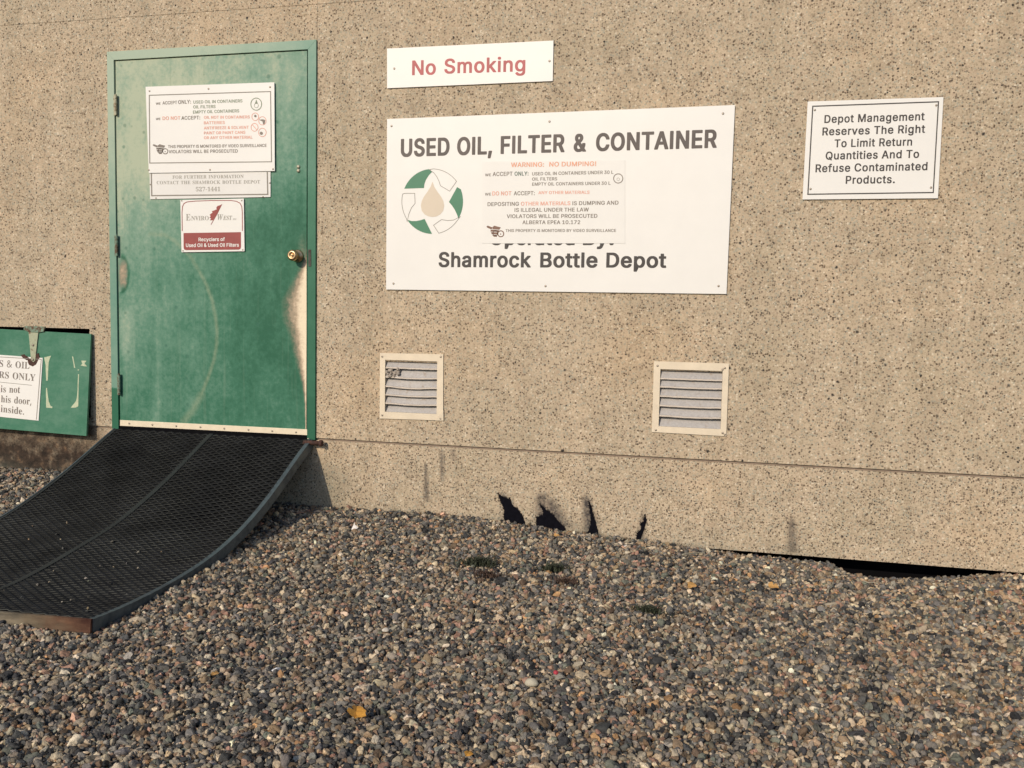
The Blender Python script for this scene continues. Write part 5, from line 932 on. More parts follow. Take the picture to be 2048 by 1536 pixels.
      159, 103, 158, 119, 153, 132, 146, 140, 136, 145, 122, 146, 105, 146, 31, 147, 26, 147, 22, 147, 20, 148, 18, 150, 17, 152, 17, 155, 18, 157, 19, 160, 21, 165, 14,
      153, 3, 141, -3), (76, 17, 79, 17, 83, 18, 87, 20, 91, 23, 95, 27, 99, 32, 99, 85, 77, 76, 64, 61, 59, 42, 61, 28, 66, 20)]),
    'd': (185, [(70, -5, 59, -4, 48, 0, 39, 5, 30, 13, 23, 22, 17, 33, 13, 46, 11, 59, 10, 74, 11, 90, 13, 105, 18, 119, 24, 131, 32, 141, 41, 149, 51, 154, 61, 158, 73,
      159, 88, 157, 100, 151, 111, 140, 111, 200, 111, 207, 109, 212, 106, 215, 102, 217, 96, 219, 88, 220, 88, 228, 160, 228, 160, 38, 160, 30, 161, 24, 162, 20, 165,
      17, 170, 15, 177, 14, 177, 5, 157, 4, 136, 1, 111, -5, 111, 19, 101, 6, 87, -2), (86, 14, 91, 15, 96, 17, 101, 21, 105, 25, 109, 31, 111, 38, 111, 121, 110, 126,
      107, 131, 103, 135, 98, 138, 93, 140, 87, 140, 78, 139, 70, 133, 65, 125, 62, 113, 59, 96, 59, 77, 59, 57, 61, 41, 65, 29, 70, 21, 77, 16)]),
    'e': (150, [(77, -5, 64, -4, 53, 0, 42, 5, 33, 13, 25, 23, 18, 34, 14, 48, 11, 62, 10, 79, 11, 94, 14, 108, 19, 120, 26, 131, 34, 141, 43, 149, 54, 155, 66, 158, 79,
      159, 97, 157, 112, 151, 124, 140, 134, 126, 139, 108, 141, 87, 141, 83, 58, 83, 63, 49, 77, 28, 100, 21, 112, 24, 124, 31, 135, 43, 142, 36, 124, 13, 102, 0), (58,
      96, 101, 96, 101, 107, 100, 120, 99, 131, 97, 139, 93, 144, 88, 147, 81, 148, 68, 143, 61, 128, 58, 102)]),
    'h': (190, [(9, 0, 9, 8, 15, 9, 19, 10, 22, 13, 25, 16, 26, 21, 26, 28, 26, 199, 26, 206, 25, 211, 23, 215, 20, 217, 15, 219, 9, 220, 9, 228, 74, 228, 74, 133, 88,
      148, 103, 156, 122, 159, 146, 153, 160, 135, 165, 106, 165, 28, 166, 22, 167, 17, 169, 13, 172, 10, 176, 9, 182, 8, 182, 0, 101, 0, 101, 8, 103, 8, 111, 10, 116,
      17, 118, 28, 118, 108, 117, 117, 116, 124, 115, 129, 112, 133, 107, 135, 101, 136, 91, 134, 82, 128, 74, 118, 74, 28, 74, 22, 75, 17, 77, 13, 80, 10, 84, 9, 90, 8,
      90, 0)]),
    'i': (99, [(50, 181, 44, 182, 38, 184, 32, 188, 28, 193, 26, 199, 25, 206, 26, 213, 28, 219, 32, 224, 38, 228, 44, 231, 50, 232, 57, 231, 63, 228, 68, 224, 72, 219,
      75, 213, 76, 206, 75, 199, 72, 193, 68, 188, 63, 184, 57, 182), (9, 0, 9, 8, 15, 9, 20, 10, 23, 13, 25, 16, 26, 21, 26, 28, 26, 126, 26, 133, 25, 139, 23, 142, 21,
      145, 16, 146, 10, 147, 10, 155, 74, 155, 74, 28, 75, 22, 76, 17, 77, 13, 80, 11, 84, 9, 90, 8, 90, 0)]),
    'n': (190, [(9, 0, 9, 8, 15, 9, 19, 10, 22, 13, 25, 16, 26, 21, 26, 28, 26, 127, 26, 133, 25, 138, 23, 142, 20, 145, 15, 146, 9, 147, 9, 155, 74, 155, 74, 134, 87,
      148, 103, 156, 122, 159, 146, 153, 160, 135, 165, 106, 165, 28, 166, 22, 167, 17, 169, 13, 172, 10, 176, 9, 182, 8, 182, 0, 101, 0, 101, 8, 103, 8, 111, 10, 116,
      17, 118, 28, 118, 108, 117, 117, 116, 124, 115, 129, 112, 133, 107, 135, 101, 136, 91, 134, 82, 128, 74, 118, 74, 28, 74, 22, 75, 17, 77, 13, 80, 10, 84, 9, 90, 8,
      90, 0)]),
    'o': (168, [(84, -5, 70, -4, 57, 0, 45, 6, 35, 14, 26, 24, 19, 35, 14, 48, 10, 62, 9, 77, 10, 92, 14, 106, 19, 119, 26, 131, 35, 141, 45, 149, 57, 154, 70, 158, 84,
      159, 98, 158, 111, 155, 123, 149, 133, 141, 142, 131, 149, 120, 154, 107, 157, 93, 158, 77, 157, 61, 154, 47, 149, 34, 142, 23, 133, 13, 123, 5, 111, 0, 98, -4),
      (84, 6, 93, 7, 99, 12, 104, 19, 106, 25, 108, 32, 109, 41, 109, 51, 110, 63, 110, 77, 109, 103, 107, 123, 104, 135, 99, 143, 92, 148, 84, 149, 76, 148, 69, 143,
      64, 135, 61, 122, 59, 103, 58, 77, 59, 63, 59, 51, 60, 41, 61, 32, 62, 25, 64, 19, 69, 12, 76, 7)]),
    'r': (144, [(9, 0, 9, 8, 15, 9, 20, 10, 23, 13, 25, 16, 26, 21, 26, 28, 26, 126, 26, 133, 25, 139, 23, 143, 20, 145, 16, 146, 10, 147, 10, 155, 73, 155, 73, 126, 79,
      136, 86, 144, 94, 151, 101, 155, 109, 158, 117, 159, 125, 158, 132, 156, 138, 152, 142, 147, 144, 140, 145, 133, 144, 127, 142, 122, 139, 117, 135, 114, 130, 112,
      124, 111, 119, 112, 114, 113, 111, 115, 108, 118, 106, 121, 103, 125, 101, 128, 98, 129, 94, 130, 90, 129, 85, 126, 81, 121, 77, 114, 75, 106, 75, 96, 75, 28, 75,
      21, 77, 16, 79, 13, 84, 10, 90, 9, 99, 8, 99, 0)]),
    's': (144, [(76, -5, 66, -4, 55, -2, 43, 3, 41, 4, 39, 4, 37, 4, 32, 3, 28, 0, 26, -4, 18, -4, 18, 53, 27, 53, 30, 40, 36, 29, 43, 19, 52, 13, 61, 9, 70, 7, 78, 8,
      84, 10, 89, 13, 93, 18, 95, 23, 96, 29, 94, 38, 88, 46, 78, 52, 53, 65, 43, 71, 34, 77, 27, 85, 22, 92, 19, 101, 18, 110, 20, 123, 25, 135, 32, 145, 43, 153, 56,
      158, 71, 160, 74, 159, 78, 159, 83, 158, 88, 157, 93, 155, 99, 154, 103, 153, 106, 152, 110, 153, 113, 156, 115, 160, 122, 160, 122, 111, 114, 111, 110, 122, 105,
      131, 98, 139, 91, 144, 83, 147, 75, 148, 68, 148, 62, 146, 58, 143, 55, 139, 53, 135, 52, 130, 53, 125, 55, 120, 58, 116, 62, 113, 67, 109, 73, 106, 96, 95, 106,
      89, 114, 83, 121, 76, 125, 68, 128, 58, 129, 47, 127, 32, 122, 20, 114, 9, 103, 1, 90, -3)]),
    't': (114, [(62, -5, 50, -4, 40, 0, 33, 5, 28, 13, 25, 23, 24, 36, 24, 139, 10, 139, 10, 150, 23, 162, 34, 174, 44, 185, 52, 195, 59, 204, 64, 212, 72, 212, 72, 155,
      104, 155, 104, 139, 72, 139, 72, 41, 72, 35, 73, 29, 75, 25, 77, 22, 80, 21, 84, 20, 91, 22, 98, 28, 103, 37, 111, 33, 99, 12, 82, -1)]),
}
GLYPHS['h'] = {
    'U': (276, [(107, -2, 92, 0, 78, 3, 64, 9, 50, 17, 33, 33, 24, 46, 19, 56, 16, 65, 14, 81, 14, 248, 18, 252, 23, 254, 71, 254, 74, 252, 77, 250, 79, 245, 79, 88, 80,
      81, 87, 66, 97, 55, 112, 47, 129, 43, 138, 44, 147, 47, 162, 55, 167, 60, 173, 68, 179, 82, 180, 89, 180, 245, 181, 249, 184, 252, 188, 254, 239, 253, 243, 250,
      245, 245, 245, 81, 242, 66, 238, 54, 231, 40, 224, 32, 209, 17, 189, 7, 168, 0, 151, -3)]),
    'S': (240, [(90, -3, 67, 1, 53, 5, 36, 14, 23, 24, 13, 38, 6, 54, 3, 68, 3, 74, 5, 78, 7, 80, 11, 82, 62, 82, 67, 78, 72, 63, 79, 54, 87, 49, 96, 45, 107, 43, 116,
      43, 125, 44, 135, 48, 143, 52, 148, 57, 152, 62, 155, 68, 156, 74, 155, 80, 152, 85, 147, 90, 135, 96, 121, 101, 70, 114, 52, 121, 43, 126, 32, 134, 19, 147, 12,
      162, 10, 170, 10, 195, 13, 206, 24, 224, 40, 238, 56, 247, 72, 253, 96, 257, 130, 257, 142, 256, 162, 251, 176, 245, 188, 237, 200, 226, 209, 215, 215, 200, 216,
      194, 216, 184, 215, 179, 212, 177, 208, 175, 160, 175, 153, 180, 150, 191, 144, 200, 135, 206, 128, 208, 118, 211, 112, 211, 106, 210, 93, 207, 82, 200, 77, 193,
      74, 186, 74, 181, 76, 176, 78, 172, 83, 167, 96, 160, 113, 155, 137, 149, 161, 143, 182, 133, 195, 126, 207, 114, 214, 104, 219, 93, 220, 85, 220, 64, 219, 56,
      215, 46, 205, 30, 191, 16, 175, 7, 156, 1, 133, -3)]),
    'E': (226, [(21, 1, 16, 5, 14, 10, 14, 244, 15, 249, 18, 251, 23, 253, 193, 253, 198, 251, 201, 249, 202, 245, 202, 217, 200, 212, 196, 209, 82, 209, 79, 208, 79,
      153, 80, 151, 187, 150, 191, 148, 194, 143, 194, 114, 191, 108, 186, 106, 80, 105, 79, 103, 79, 49, 79, 47, 82, 46, 197, 45, 201, 43, 204, 38, 204, 10, 202, 5,
      199, 2, 194, 1)]),
    'D': (268, [(21, 1, 16, 5, 14, 10, 14, 244, 16, 249, 18, 251, 23, 253, 141, 253, 161, 249, 176, 244, 188, 239, 200, 232, 215, 219, 227, 204, 236, 188, 241, 175, 246,
      151, 248, 121, 246, 117, 246, 104, 244, 90, 236, 67, 228, 53, 221, 43, 207, 29, 188, 16, 169, 8, 156, 4, 131, 1), (80, 46, 112, 46, 127, 48, 144, 54, 157, 62, 164,
      68, 170, 76, 177, 91, 182, 113, 183, 127, 182, 142, 177, 164, 170, 179, 164, 187, 159, 191, 142, 202, 131, 205, 118, 208, 107, 208, 102, 209, 82, 209, 79, 207, 79,
      49)]),
    'O': (284, [(112, -2, 92, 1, 78, 6, 66, 12, 54, 19, 42, 29, 32, 39, 24, 50, 14, 68, 9, 82, 5, 100, 4, 111, 4, 143, 7, 162, 14, 186, 24, 204, 32, 215, 47, 230, 66,
      242, 81, 249, 103, 255, 115, 257, 152, 257, 163, 255, 183, 250, 195, 246, 211, 237, 229, 221, 241, 207, 252, 186, 257, 172, 261, 155, 262, 146, 263, 141, 263, 113,
      262, 109, 261, 100, 257, 82, 252, 68, 245, 53, 236, 40, 229, 33, 211, 18, 203, 13, 186, 5, 163, -1, 152, -2), (125, 45, 133, 44, 140, 45, 150, 48, 158, 51, 171,
      59, 176, 64, 184, 73, 190, 83, 196, 104, 199, 123, 198, 144, 195, 157, 190, 171, 181, 185, 170, 197, 158, 203, 146, 208, 133, 210, 121, 208, 107, 202, 100, 198,
      90, 190, 83, 181, 76, 167, 70, 150, 68, 132, 68, 121, 71, 103, 76, 87, 83, 73, 92, 63, 100, 56, 117, 48)]),
    'I': (108, [(20, 1, 15, 5, 13, 10, 13, 245, 16, 251, 21, 253, 69, 253, 74, 250, 77, 244, 77, 8, 74, 4, 69, 1)]),
    'L': (212, [(21, 1, 16, 5, 14, 10, 14, 245, 17, 251, 22, 253, 71, 253, 76, 250, 79, 244, 79, 48, 82, 46, 189, 45, 194, 43, 196, 38, 196, 8, 193, 3, 187, 1)]),
    ',': (110, [(9, -54, 5, -51, 3, -48, 3, -40, 16, 41, 19, 48, 22, 50, 27, 52, 76, 52, 81, 50, 85, 45, 85, 40, 63, -33, 57, -50, 54, -53, 51, -54)]),
    'F': (222, [(21, 1, 16, 5, 14, 10, 14, 244, 15, 249, 18, 251, 23, 253, 192, 253, 197, 251, 200, 249, 201, 245, 201, 217, 199, 212, 194, 209, 82, 209, 80, 209, 79,
      206, 79, 148, 82, 147, 182, 147, 186, 144, 189, 140, 189, 111, 187, 106, 184, 104, 179, 102, 80, 102, 79, 99, 79, 10, 77, 5, 74, 2, 71, 1)]),
    'T': (240, [(87, 1, 82, 5, 80, 10, 80, 207, 77, 209, 9, 209, 4, 211, 1, 213, 0, 217, 0, 244, 1, 248, 4, 251, 9, 253, 215, 253, 219, 252, 223, 249, 225, 244, 225,
      217, 223, 213, 220, 211, 215, 209, 148, 209, 145, 207, 145, 10, 144, 6, 141, 3, 137, 1)]),
    'R': (240, [(21, 1, 16, 5, 14, 10, 14, 244, 15, 249, 18, 251, 23, 253, 144, 253, 159, 250, 173, 246, 183, 241, 193, 234, 202, 226, 212, 212, 217, 201, 220, 189, 221,
      181, 221, 164, 218, 148, 210, 128, 202, 119, 195, 112, 180, 103, 179, 100, 229, 15, 230, 8, 228, 5, 226, 2, 221, 1, 169, 1, 164, 2, 160, 6, 111, 91, 82, 92, 80,
      91, 79, 89, 79, 10, 77, 5, 74, 2, 71, 1), (80, 137, 114, 137, 124, 138, 135, 141, 142, 144, 147, 148, 151, 153, 155, 161, 156, 168, 156, 175, 153, 187, 146, 199,
      137, 204, 123, 208, 111, 209, 82, 209, 79, 208, 79, 140)]),
    '&': (240, [(78, -2, 63, 0, 51, 4, 36, 11, 26, 17, 20, 24, 11, 34, 6, 43, 2, 53, 1, 63, 1, 81, 5, 96, 10, 105, 18, 116, 30, 127, 43, 136, 45, 139, 32, 156, 24, 174,
      22, 182, 22, 207, 26, 219, 33, 230, 43, 240, 55, 248, 71, 254, 79, 255, 121, 255, 136, 252, 146, 247, 154, 243, 160, 237, 167, 231, 174, 218, 177, 212, 178, 203,
      178, 189, 177, 181, 170, 166, 161, 154, 149, 143, 133, 132, 132, 129, 150, 110, 155, 104, 156, 104, 158, 108, 159, 117, 161, 120, 165, 123, 211, 123, 215, 122,
      218, 119, 220, 114, 220, 94, 218, 86, 213, 68, 204, 50, 233, 17, 234, 13, 234, 9, 232, 4, 226, 1, 173, 1, 168, 3, 163, 9, 160, 10, 145, 4, 126, -1, 116, -2), (93,
      42, 99, 41, 109, 44, 118, 47, 123, 51, 123, 52, 91, 89, 85, 95, 83, 97, 80, 95, 75, 90, 69, 82, 65, 71, 66, 65, 70, 56, 74, 51, 84, 45), (95, 173, 98, 174, 108,
      182, 113, 189, 114, 195, 113, 203, 110, 207, 108, 209, 101, 212, 94, 209, 90, 205, 86, 200, 85, 194, 87, 183, 92, 175)]),
    'C': (272, [(112, -2, 102, -1, 81, 5, 60, 15, 47, 24, 38, 33, 31, 40, 22, 53, 14, 68, 9, 82, 5, 100, 4, 111, 4, 143, 7, 162, 14, 186, 26, 207, 39, 223, 47, 230, 63,
      241, 81, 249, 103, 255, 115, 257, 153, 257, 163, 255, 183, 250, 202, 242, 217, 232, 229, 221, 237, 211, 249, 189, 253, 175, 252, 167, 250, 163, 245, 161, 195, 161,
      189, 165, 185, 177, 176, 190, 168, 198, 157, 204, 147, 208, 133, 210, 121, 208, 108, 203, 95, 195, 90, 190, 83, 181, 76, 167, 70, 150, 68, 133, 68, 121, 70, 104,
      73, 94, 78, 81, 90, 64, 100, 56, 115, 49, 133, 44, 153, 49, 163, 53, 170, 58, 180, 68, 189, 89, 195, 93, 246, 93, 250, 90, 252, 87, 253, 79, 247, 62, 237, 43, 229,
      33, 218, 23, 206, 14, 183, 4, 162, -1, 152, -2)]),
    'N': (278, [(21, 1, 16, 5, 14, 10, 14, 244, 16, 250, 21, 253, 23, 253, 76, 253, 82, 251, 87, 244, 180, 108, 183, 107, 184, 247, 187, 251, 192, 253, 238, 253, 244,
      251, 247, 247, 248, 244, 248, 10, 245, 4, 241, 1, 238, 1, 186, 1, 179, 3, 83, 142, 79, 146, 78, 7, 76, 3, 71, 1)]),
    'A': (256, [(-1, 1, -5, 4, -8, 7, -8, 14, 85, 248, 88, 251, 93, 253, 145, 253, 150, 251, 153, 249, 157, 242, 245, 20, 247, 14, 247, 8, 245, 5, 243, 2, 238, 1, 190,
      1, 185, 3, 181, 7, 162, 58, 159, 65, 156, 66, 84, 66, 81, 65, 59, 7, 56, 3, 50, 1), (99, 111, 138, 110, 140, 112, 120, 165, 119, 165, 117, 163, 100, 115)]),
    'H': (274, [(21, 1, 16, 5, 14, 10, 14, 244, 16, 250, 22, 253, 69, 253, 74, 251, 77, 249, 79, 244, 79, 156, 80, 153, 177, 153, 179, 153, 180, 156, 180, 244, 182, 249,
      184, 251, 189, 253, 236, 253, 242, 251, 245, 247, 245, 244, 245, 10, 242, 4, 237, 1, 189, 1, 184, 2, 182, 5, 180, 10, 180, 105, 179, 107, 82, 108, 80, 107, 79,
      105, 79, 10, 77, 5, 74, 2, 71, 1)]),
}

FONT = {k: {c: (a, [list(zip(o[0::2], o[1::2])) for o in cs]) for c, (a, cs) in d.items()} for k, d in GLYPHS.items()}
CAP = {k: max(p[1] for p in FONT[k]['H'][1][0]) for k in FONT}
def layout(txt, font, track=0, small=None):
    """glyph outlines of a line, start at x = 0 ; small: characters that are drawn as small capitals"""
    x = 0; out = []
    for ch in txt:
        if ch == ' ': x += (120 if font == 'f' else 100) + track; continue
        adv, cs = FONT[font][ch]; out.append([[(x+a, b) for a, b in c] for c in cs]); x += adv + track
    xs = [p[0] for gl in out for c in gl for p in c]; a, b = min(xs), max(xs)
    return [[[((px-a)/(b-a), py/CAP[font]) for px, py in c] for c in gl] for gl in out]
class Print:
    """flat print that lies on one sign: contours in the plane of the sign"""
    def __init__(s, plane): s.plane = plane; s.c = []; s.q = []; s.lines = []
    def text(s, txt, p0, p1, h, font='s', track=0, slant=0.0, bold=0.0):
        a, b = s.plane(*p0), s.plane(*p1)
        ex = b-a; up = s.plane(p0[0], p0[1]-h) - a; up = np.array([0, up[1], up[2]])
        for gl in layout(txt, font, track):
            for c in gl: s.c.append([a + ex*x + up*y + ex/np.linalg.norm(ex)*np.linalg.norm(up)*slant*y for x, y in c])
        s.lines.append(s.c); s.c = []
    def poly(s, pts): s.q.append([[s.plane(u, v) for u, v in pts]])
    def fillpoly(s, pts): s.c.append([s.plane(u, v) for u, v in pts])
    def stroke(s, pts, w, closed=True):
        n = len(pts); L = []; Rr = []
        for i in range(n):
            p = np.array(pts[i], float)
            a = np.array(pts[i-1], float) if (closed or i > 0) else p; b = np.array(pts[(i+1) % n], float) if (closed or i < n-1) else p
            d1 = p-a; d2 = b-p
            d1 = d1/(np.linalg.norm(d1) or 1); d2 = d2/(np.linalg.norm(d2) or 1)
            if not closed and i == 0: d1 = d2
            if not closed and i == n-1: d2 = d1
            d = d1+d2; d = d/(np.linalg.norm(d) or 1); nn = np.array([-d[1], d[0]]); k = 1/max(.35, abs(np.dot(nn, [-d1[1], d1[0]])))
            L.append(p+nn*w/2*k); Rr.append(p-nn*w/2*k)
        s.q.append([[s.plane(*L[i]), s.plane(*L[(i+1) % n]), s.plane(*Rr[(i+1) % n]), s.plane(*Rr[i])] for i in range(n if closed else n-1)])
    def ring(s, u, v, r, w, ry=None, n=28):
        s.stroke([(u+r*math.cos(2*math.pi*k/n), v+(ry or r)*math.sin(2*math.pi*k/n)) for k in range(n)], w)
    def disc(s, u, v, r, ry=None, n=18): s.poly([(u+r*math.cos(2*math.pi*k/n), v+(ry or r)*math.sin(2*math.pi*k/n)) for k in range(n)])
    def obj(s, name, mat, parent, bold=0.0, each=False):
        for l in s.lines: s.one(name, mat, parent, bold, l, [])
        nm = 'printed_symbol' if s.lines else name
        if each:
            for c in s.c: s.one(nm, mat, parent, bold, [c], [])
            for q in s.q: s.one(nm, mat, parent, bold, [], q)
        elif s.c or s.q: s.one(nm, mat, parent, bold, s.c, [f for q in s.q for f in q])
    def one(s, name, mat, parent, bold, C_, Q_):
        vs, fs = [], []
        if C_:
            P0 = C_[0][0]
            # plane axes
            ex = s.plane(1100, 500) - s.plane(1000, 500); ex /= np.linalg.norm(ex); ez = s.plane(1000, 400) - s.plane(1000, 500); nn = np.cross(ex, ez); nn /= np.linalg.norm(nn); ez = np.cross(nn, ex)
            cu = bpy.data.curves.new('c', 'CURVE'); cu.dimensions = '2D'; cu.fill_mode = 'FRONT'; cu.offset = bold
            for c in C_:
                sp = cu.splines.new('POLY'); sp.points.add(len(c)-1); sp.use_cyclic_u = True
                for k, p in enumerate(c): d = (p-P0)*100; sp.points[k].co = (float(d @ ex), float(d @ ez), 0, 1)
            co = bpy.data.objects.new('c', cu); COL.objects.link(co); bpy.context.view_layer.update()
            dg = bpy.context.evaluated_depsgraph_get(); me = bpy.data.meshes.new_from_object(co.evaluated_get(dg))
            for v in me.vertices: vs.append(tuple(P0 + (ex*v.co.x + ez*v.co.y)/100))
            fs = [tuple(p.vertices) for p in me.polygons]
            bpy.data.objects.remove(co); bpy.data.curves.remove(cu); bpy.data.meshes.remove(me)
        for q in Q_:
            b = len(vs); vs += [tuple(p) for p in q]; fs.append(tuple(range(b, b+len(q))))
        return mesh(name, vs, fs, mat, parent)
def plane_at(y): return lambda u, v: W(u, v, y)
def sign(name, quad, y, th, label, cat='sign', mat='white', stand=True):
    P = [W(u, v, y) for u, v in quad]     # TL TR BR BL
    base = ((P[3]+P[2])/2); e = empty(name, tuple(base), label, cat)
    g = G(); g.prism([P[3], P[2], P[1], P[0]], th); g.obj('panel', MAT[mat], e, bevel=.0006)
    return e
def camera_pictogram(pr, u, v, s):
    """little video-camera symbol, s = width in photo pixels"""
    k = s/215.0
    def T(l): return [(u+(x-185)*k, v+(y-1010)*k) for x, y in l]
    pr.poly(T([(185,1020),(200,1012),(262,1034),(256,1052),(240,1058),(192,1036)]))
    pr.poly(T([(262,1030),(285,1012),(368,1034),(350,1064),(262,1056)]))
    pr.poly(T([(240,1062),(345,1070),(338,1092),(236,1088)]))
    pr.poly(T([(240,1095),(330,1098),(326,1124),(252,1122)]))
    pr.poly(T([(255,1130),(322,1130),(318,1156),(280,1154)]))
    pr.ring(*T([(368,1116)])[0], 38*k, 13*k); pr.disc(*T([(366,1120)])[0], 8*k)
    pr.ring(*T([(298,1108)])[0], 32*k, 7*k, n=16)

# --- sign on the door: what is accepted
s1 = sign('notice_sign', [(291, 173.5), (548.5, 164.5), (549.5, 342), (297.5, 346)], -.016, .004,
          'large white notice on the upper part of the green door listing accepted and refused items', 'sign')
pl = plane_at(-.0168)
p = Print(pl); p.stroke([(298.5, 190.5), (541, 183), (543, 323.5), (299.5, 326)], 1.8); p.obj('border_line', MAT['line_grey'], s1)
p = Print(pl)
p.text('WE', (311.7, 209.6), (321, 209.4), 4.6); p.text('ACCEPT', (325, 209.2), (354, 208), 6.6); p.text('ONLY:', (356.3, 208), (381.9, 207), 7.6)
p.text('WE', (311.7, 240.3), (320.8, 240), 4.6); p.text('ACCEPT:', (362.7, 239.7), (400.3, 238.7), 7.4)
p.text('THIS PROPERTY IS MONITORED BY VIDEO SURVEILLANCE', (336, 296.2), (533, 293.8), 6); p.text('VIOLATORS WILL BE PROSECUTED', (337.4, 306.6), (475.5, 305.2), 6.6)
camera_pictogram(p, 305.3, 288, 29.5); p.obj('lettering', MAT['grey_ink'], s1)
p = Print(pl)
p.text('USED OIL IN CONTAINERS', (386.6, 207.3), (484.8, 204.7), 6.2); p.text('OIL FILTERS', (386.4, 217), (431, 216), 6.2); p.text('EMPTY OIL CONTAINERS', (386, 227.3), (478.3, 224.6), 6.2)
p.ring(512.4, 208.2, 10.8, 1.6, 12.2); p.ring(512.6, 211, 4, .8, 4.6, 14); p.poly([(512.6, 199), (515.4, 207), (509.8, 207)]); p.obj('green_lettering', MAT['green_ink'], s1, each=True)
p = Print(pl)
p.text('DO NOT', (325, 240), (360.7, 239.3), 7)
for t_, a, b in (('OIL NOT IN CONTAINERS', (407.8, 237.6), (499.4, 236.7)), ('BATTERIES', (407.8, 248.5), (449.5, 247.8)), ('ANTIFREEZE & SOLVENT', (407.8, 258.8), (497.4, 257.4)),
                 ('PAINT OR PAINT CANS', (407.8, 268.8), (490.5, 267.4)), ('OR ANY OTHER MATERIAL', (407.8, 278.3), (505, 277.2))):
    p.text(t_.replace('Z', 'Z'), a, b, 5.8)
for u, v, r in ((510.4, 233.4, 6.8), (524.7, 241.6, 7.4), (509, 254.6, 7), (524.7, 264.8, 7.6)): p.ring(u, v, r, 1.2, r*1.12, 20); 
p.stroke([(504.5, 249.5), (513.5, 259.5)], 1.2, False)
p.obj('red_lettering', MAT['pale_red_ink'], s1, each=True)
p = Print(plane_at(-.0172)); p.disc(510.6, 232, 2.4); p.poly([(518, 239.5), (526, 238.5), (530.5, 240), (528.5, 249), (526, 248), (525, 243)]); p.disc(522.5, 266.5, 3.2); p.obj('symbol', MAT['grey_ink'], s1, each=True)
screw_set(s1, [(299, 182), (417, 177.5), (540, 174), (297.5, 340), (420, 339.5), (546, 338)], -.0165, .0050)

# --- phone sign half under it
s2 = sign('information_sign', [(299, 338), (541, 335), (541, 394), (300, 398.5)], -.0095, .0035,
          'narrow grey-white phone number sign tucked under the large notice on the door', 'sign', 'grey_sign')
pl = plane_at(-.0102)
p = Print(pl); p.text('FOR FURTHER INFORMATION', (345, 357.6), (487, 356), 6.6, 'f', 14); p.text('CONTACT THE SHAMROCK BOTTLE DEPOT', (313.3, 368.6), (520, 367), 6.6, 'f', 14); p.text('527-1441', (391.6, 382.6), (440.4, 382.3), 8.4, 'f'); p.obj('lettering', MAT['pale_ink'], s2)
p = Print(pl); p.stroke([(302.5, 345), (303.5, 391.3), (535.5, 388.6), (534.5, 344)], 2.4, False); p.obj('border_line', MAT['line_grey'], s2)
screw_set(s2, [(312, 396), (526, 393.5), (300.5, 369), (539.5, 366)], -.0098, .0042)

# --- recycler's sign
s3 = sign('company_sign', [(360.5, 400), (487.5, 397), (489, 502.5), (363, 504.5)], -.0125, .0035,
          'small white and maroon company sign hung lowest of the three on the door', 'sign')
pl = plane_at(-.0132)
p = Print(pl); arc = [(364.5, 462), (364, 425), (365, 413), (368, 407), (374, 403.8), (390, 402.2), (424, 401), (462, 401), (473, 402.6), (480, 406.5), (483.5, 413), (484.5, 424), (484.8, 462)]
p.stroke(arc, 1.5, False); p.obj('border_line', MAT['maroon'], s3)
p = Print(pl); p.poly([(367, 466), (481.8, 464.2), (482, 494), (480.5, 498), (477, 499.3), (372, 500.3), (368.5, 499), (367.2, 495.5)]); p.obj('maroon_band', MAT['maroon'], s3)
p = Print(plane_at(-.0137)); p.text('Recyclers of', (397, 482.6), (449.5, 482), 7.2); p.text('Used Oil & Used Oil Filters', (371.8, 494.2), (477.8, 493.4), 7.2); p.obj('white_lettering', MAT['white2'], s3)
p = Print(pl)
p.text('E', (371.8, 441), (381, 440.8), 12.8, 'f'); p.text('NVIRO', (382.5, 440.8), (417.5, 440.4), 8.6, 'f'); p.text('W', (433, 440.2), (444.5, 440), 11.5, 'f', 0, .2); p.text('EST', (446, 440), (463, 439.8), 8.4, 'f', 0, .2); p.text('INC.', (466, 439.8), (474, 439.7), 3, 'f')
p.obj('lettering', MAT['pale_ink'], s3)
p = Print(pl); z3 = lambda l: [(280+x/4.955, 330+y/4.955) for x, y in l]
p.fillpoly(z3([(815,386),(790,400),(768,405),(755,425),(762,438),(735,450),(712,458),(718,472),(690,492),(700,508),(688,522),(704,530),(692,548),(722,548),(745,512),(700,590),(706,592),(770,480)]))
p.obj('logo', MAT['maroon'], s3)
screw_set(s3, [(363.5, 401.5), (483.5, 401), (366, 501.5), (485.5, 499.5)], -.0128, .004)

# --- no smoking
s4 = sign('no_smoking_sign', [(774, 97), (1107, 81), (1105.5, 162), (774, 176.5)], -.008, .004, 'long white sign reading No Smoking in red, mounted highest on the wall', 'sign')
p = Print(plane_at(-.0088)); p.text('No', (824, 150.6), (871.5, 149), 29.5); p.text('Smoking', (888.5, 147.3), (1050.4, 142.8), 29.5, track=6)
p.obj('lettering', MAT['red_ink'], s4); screw_set(s4, [(788.5, 137), (1099, 122)], -.0085, .0055)

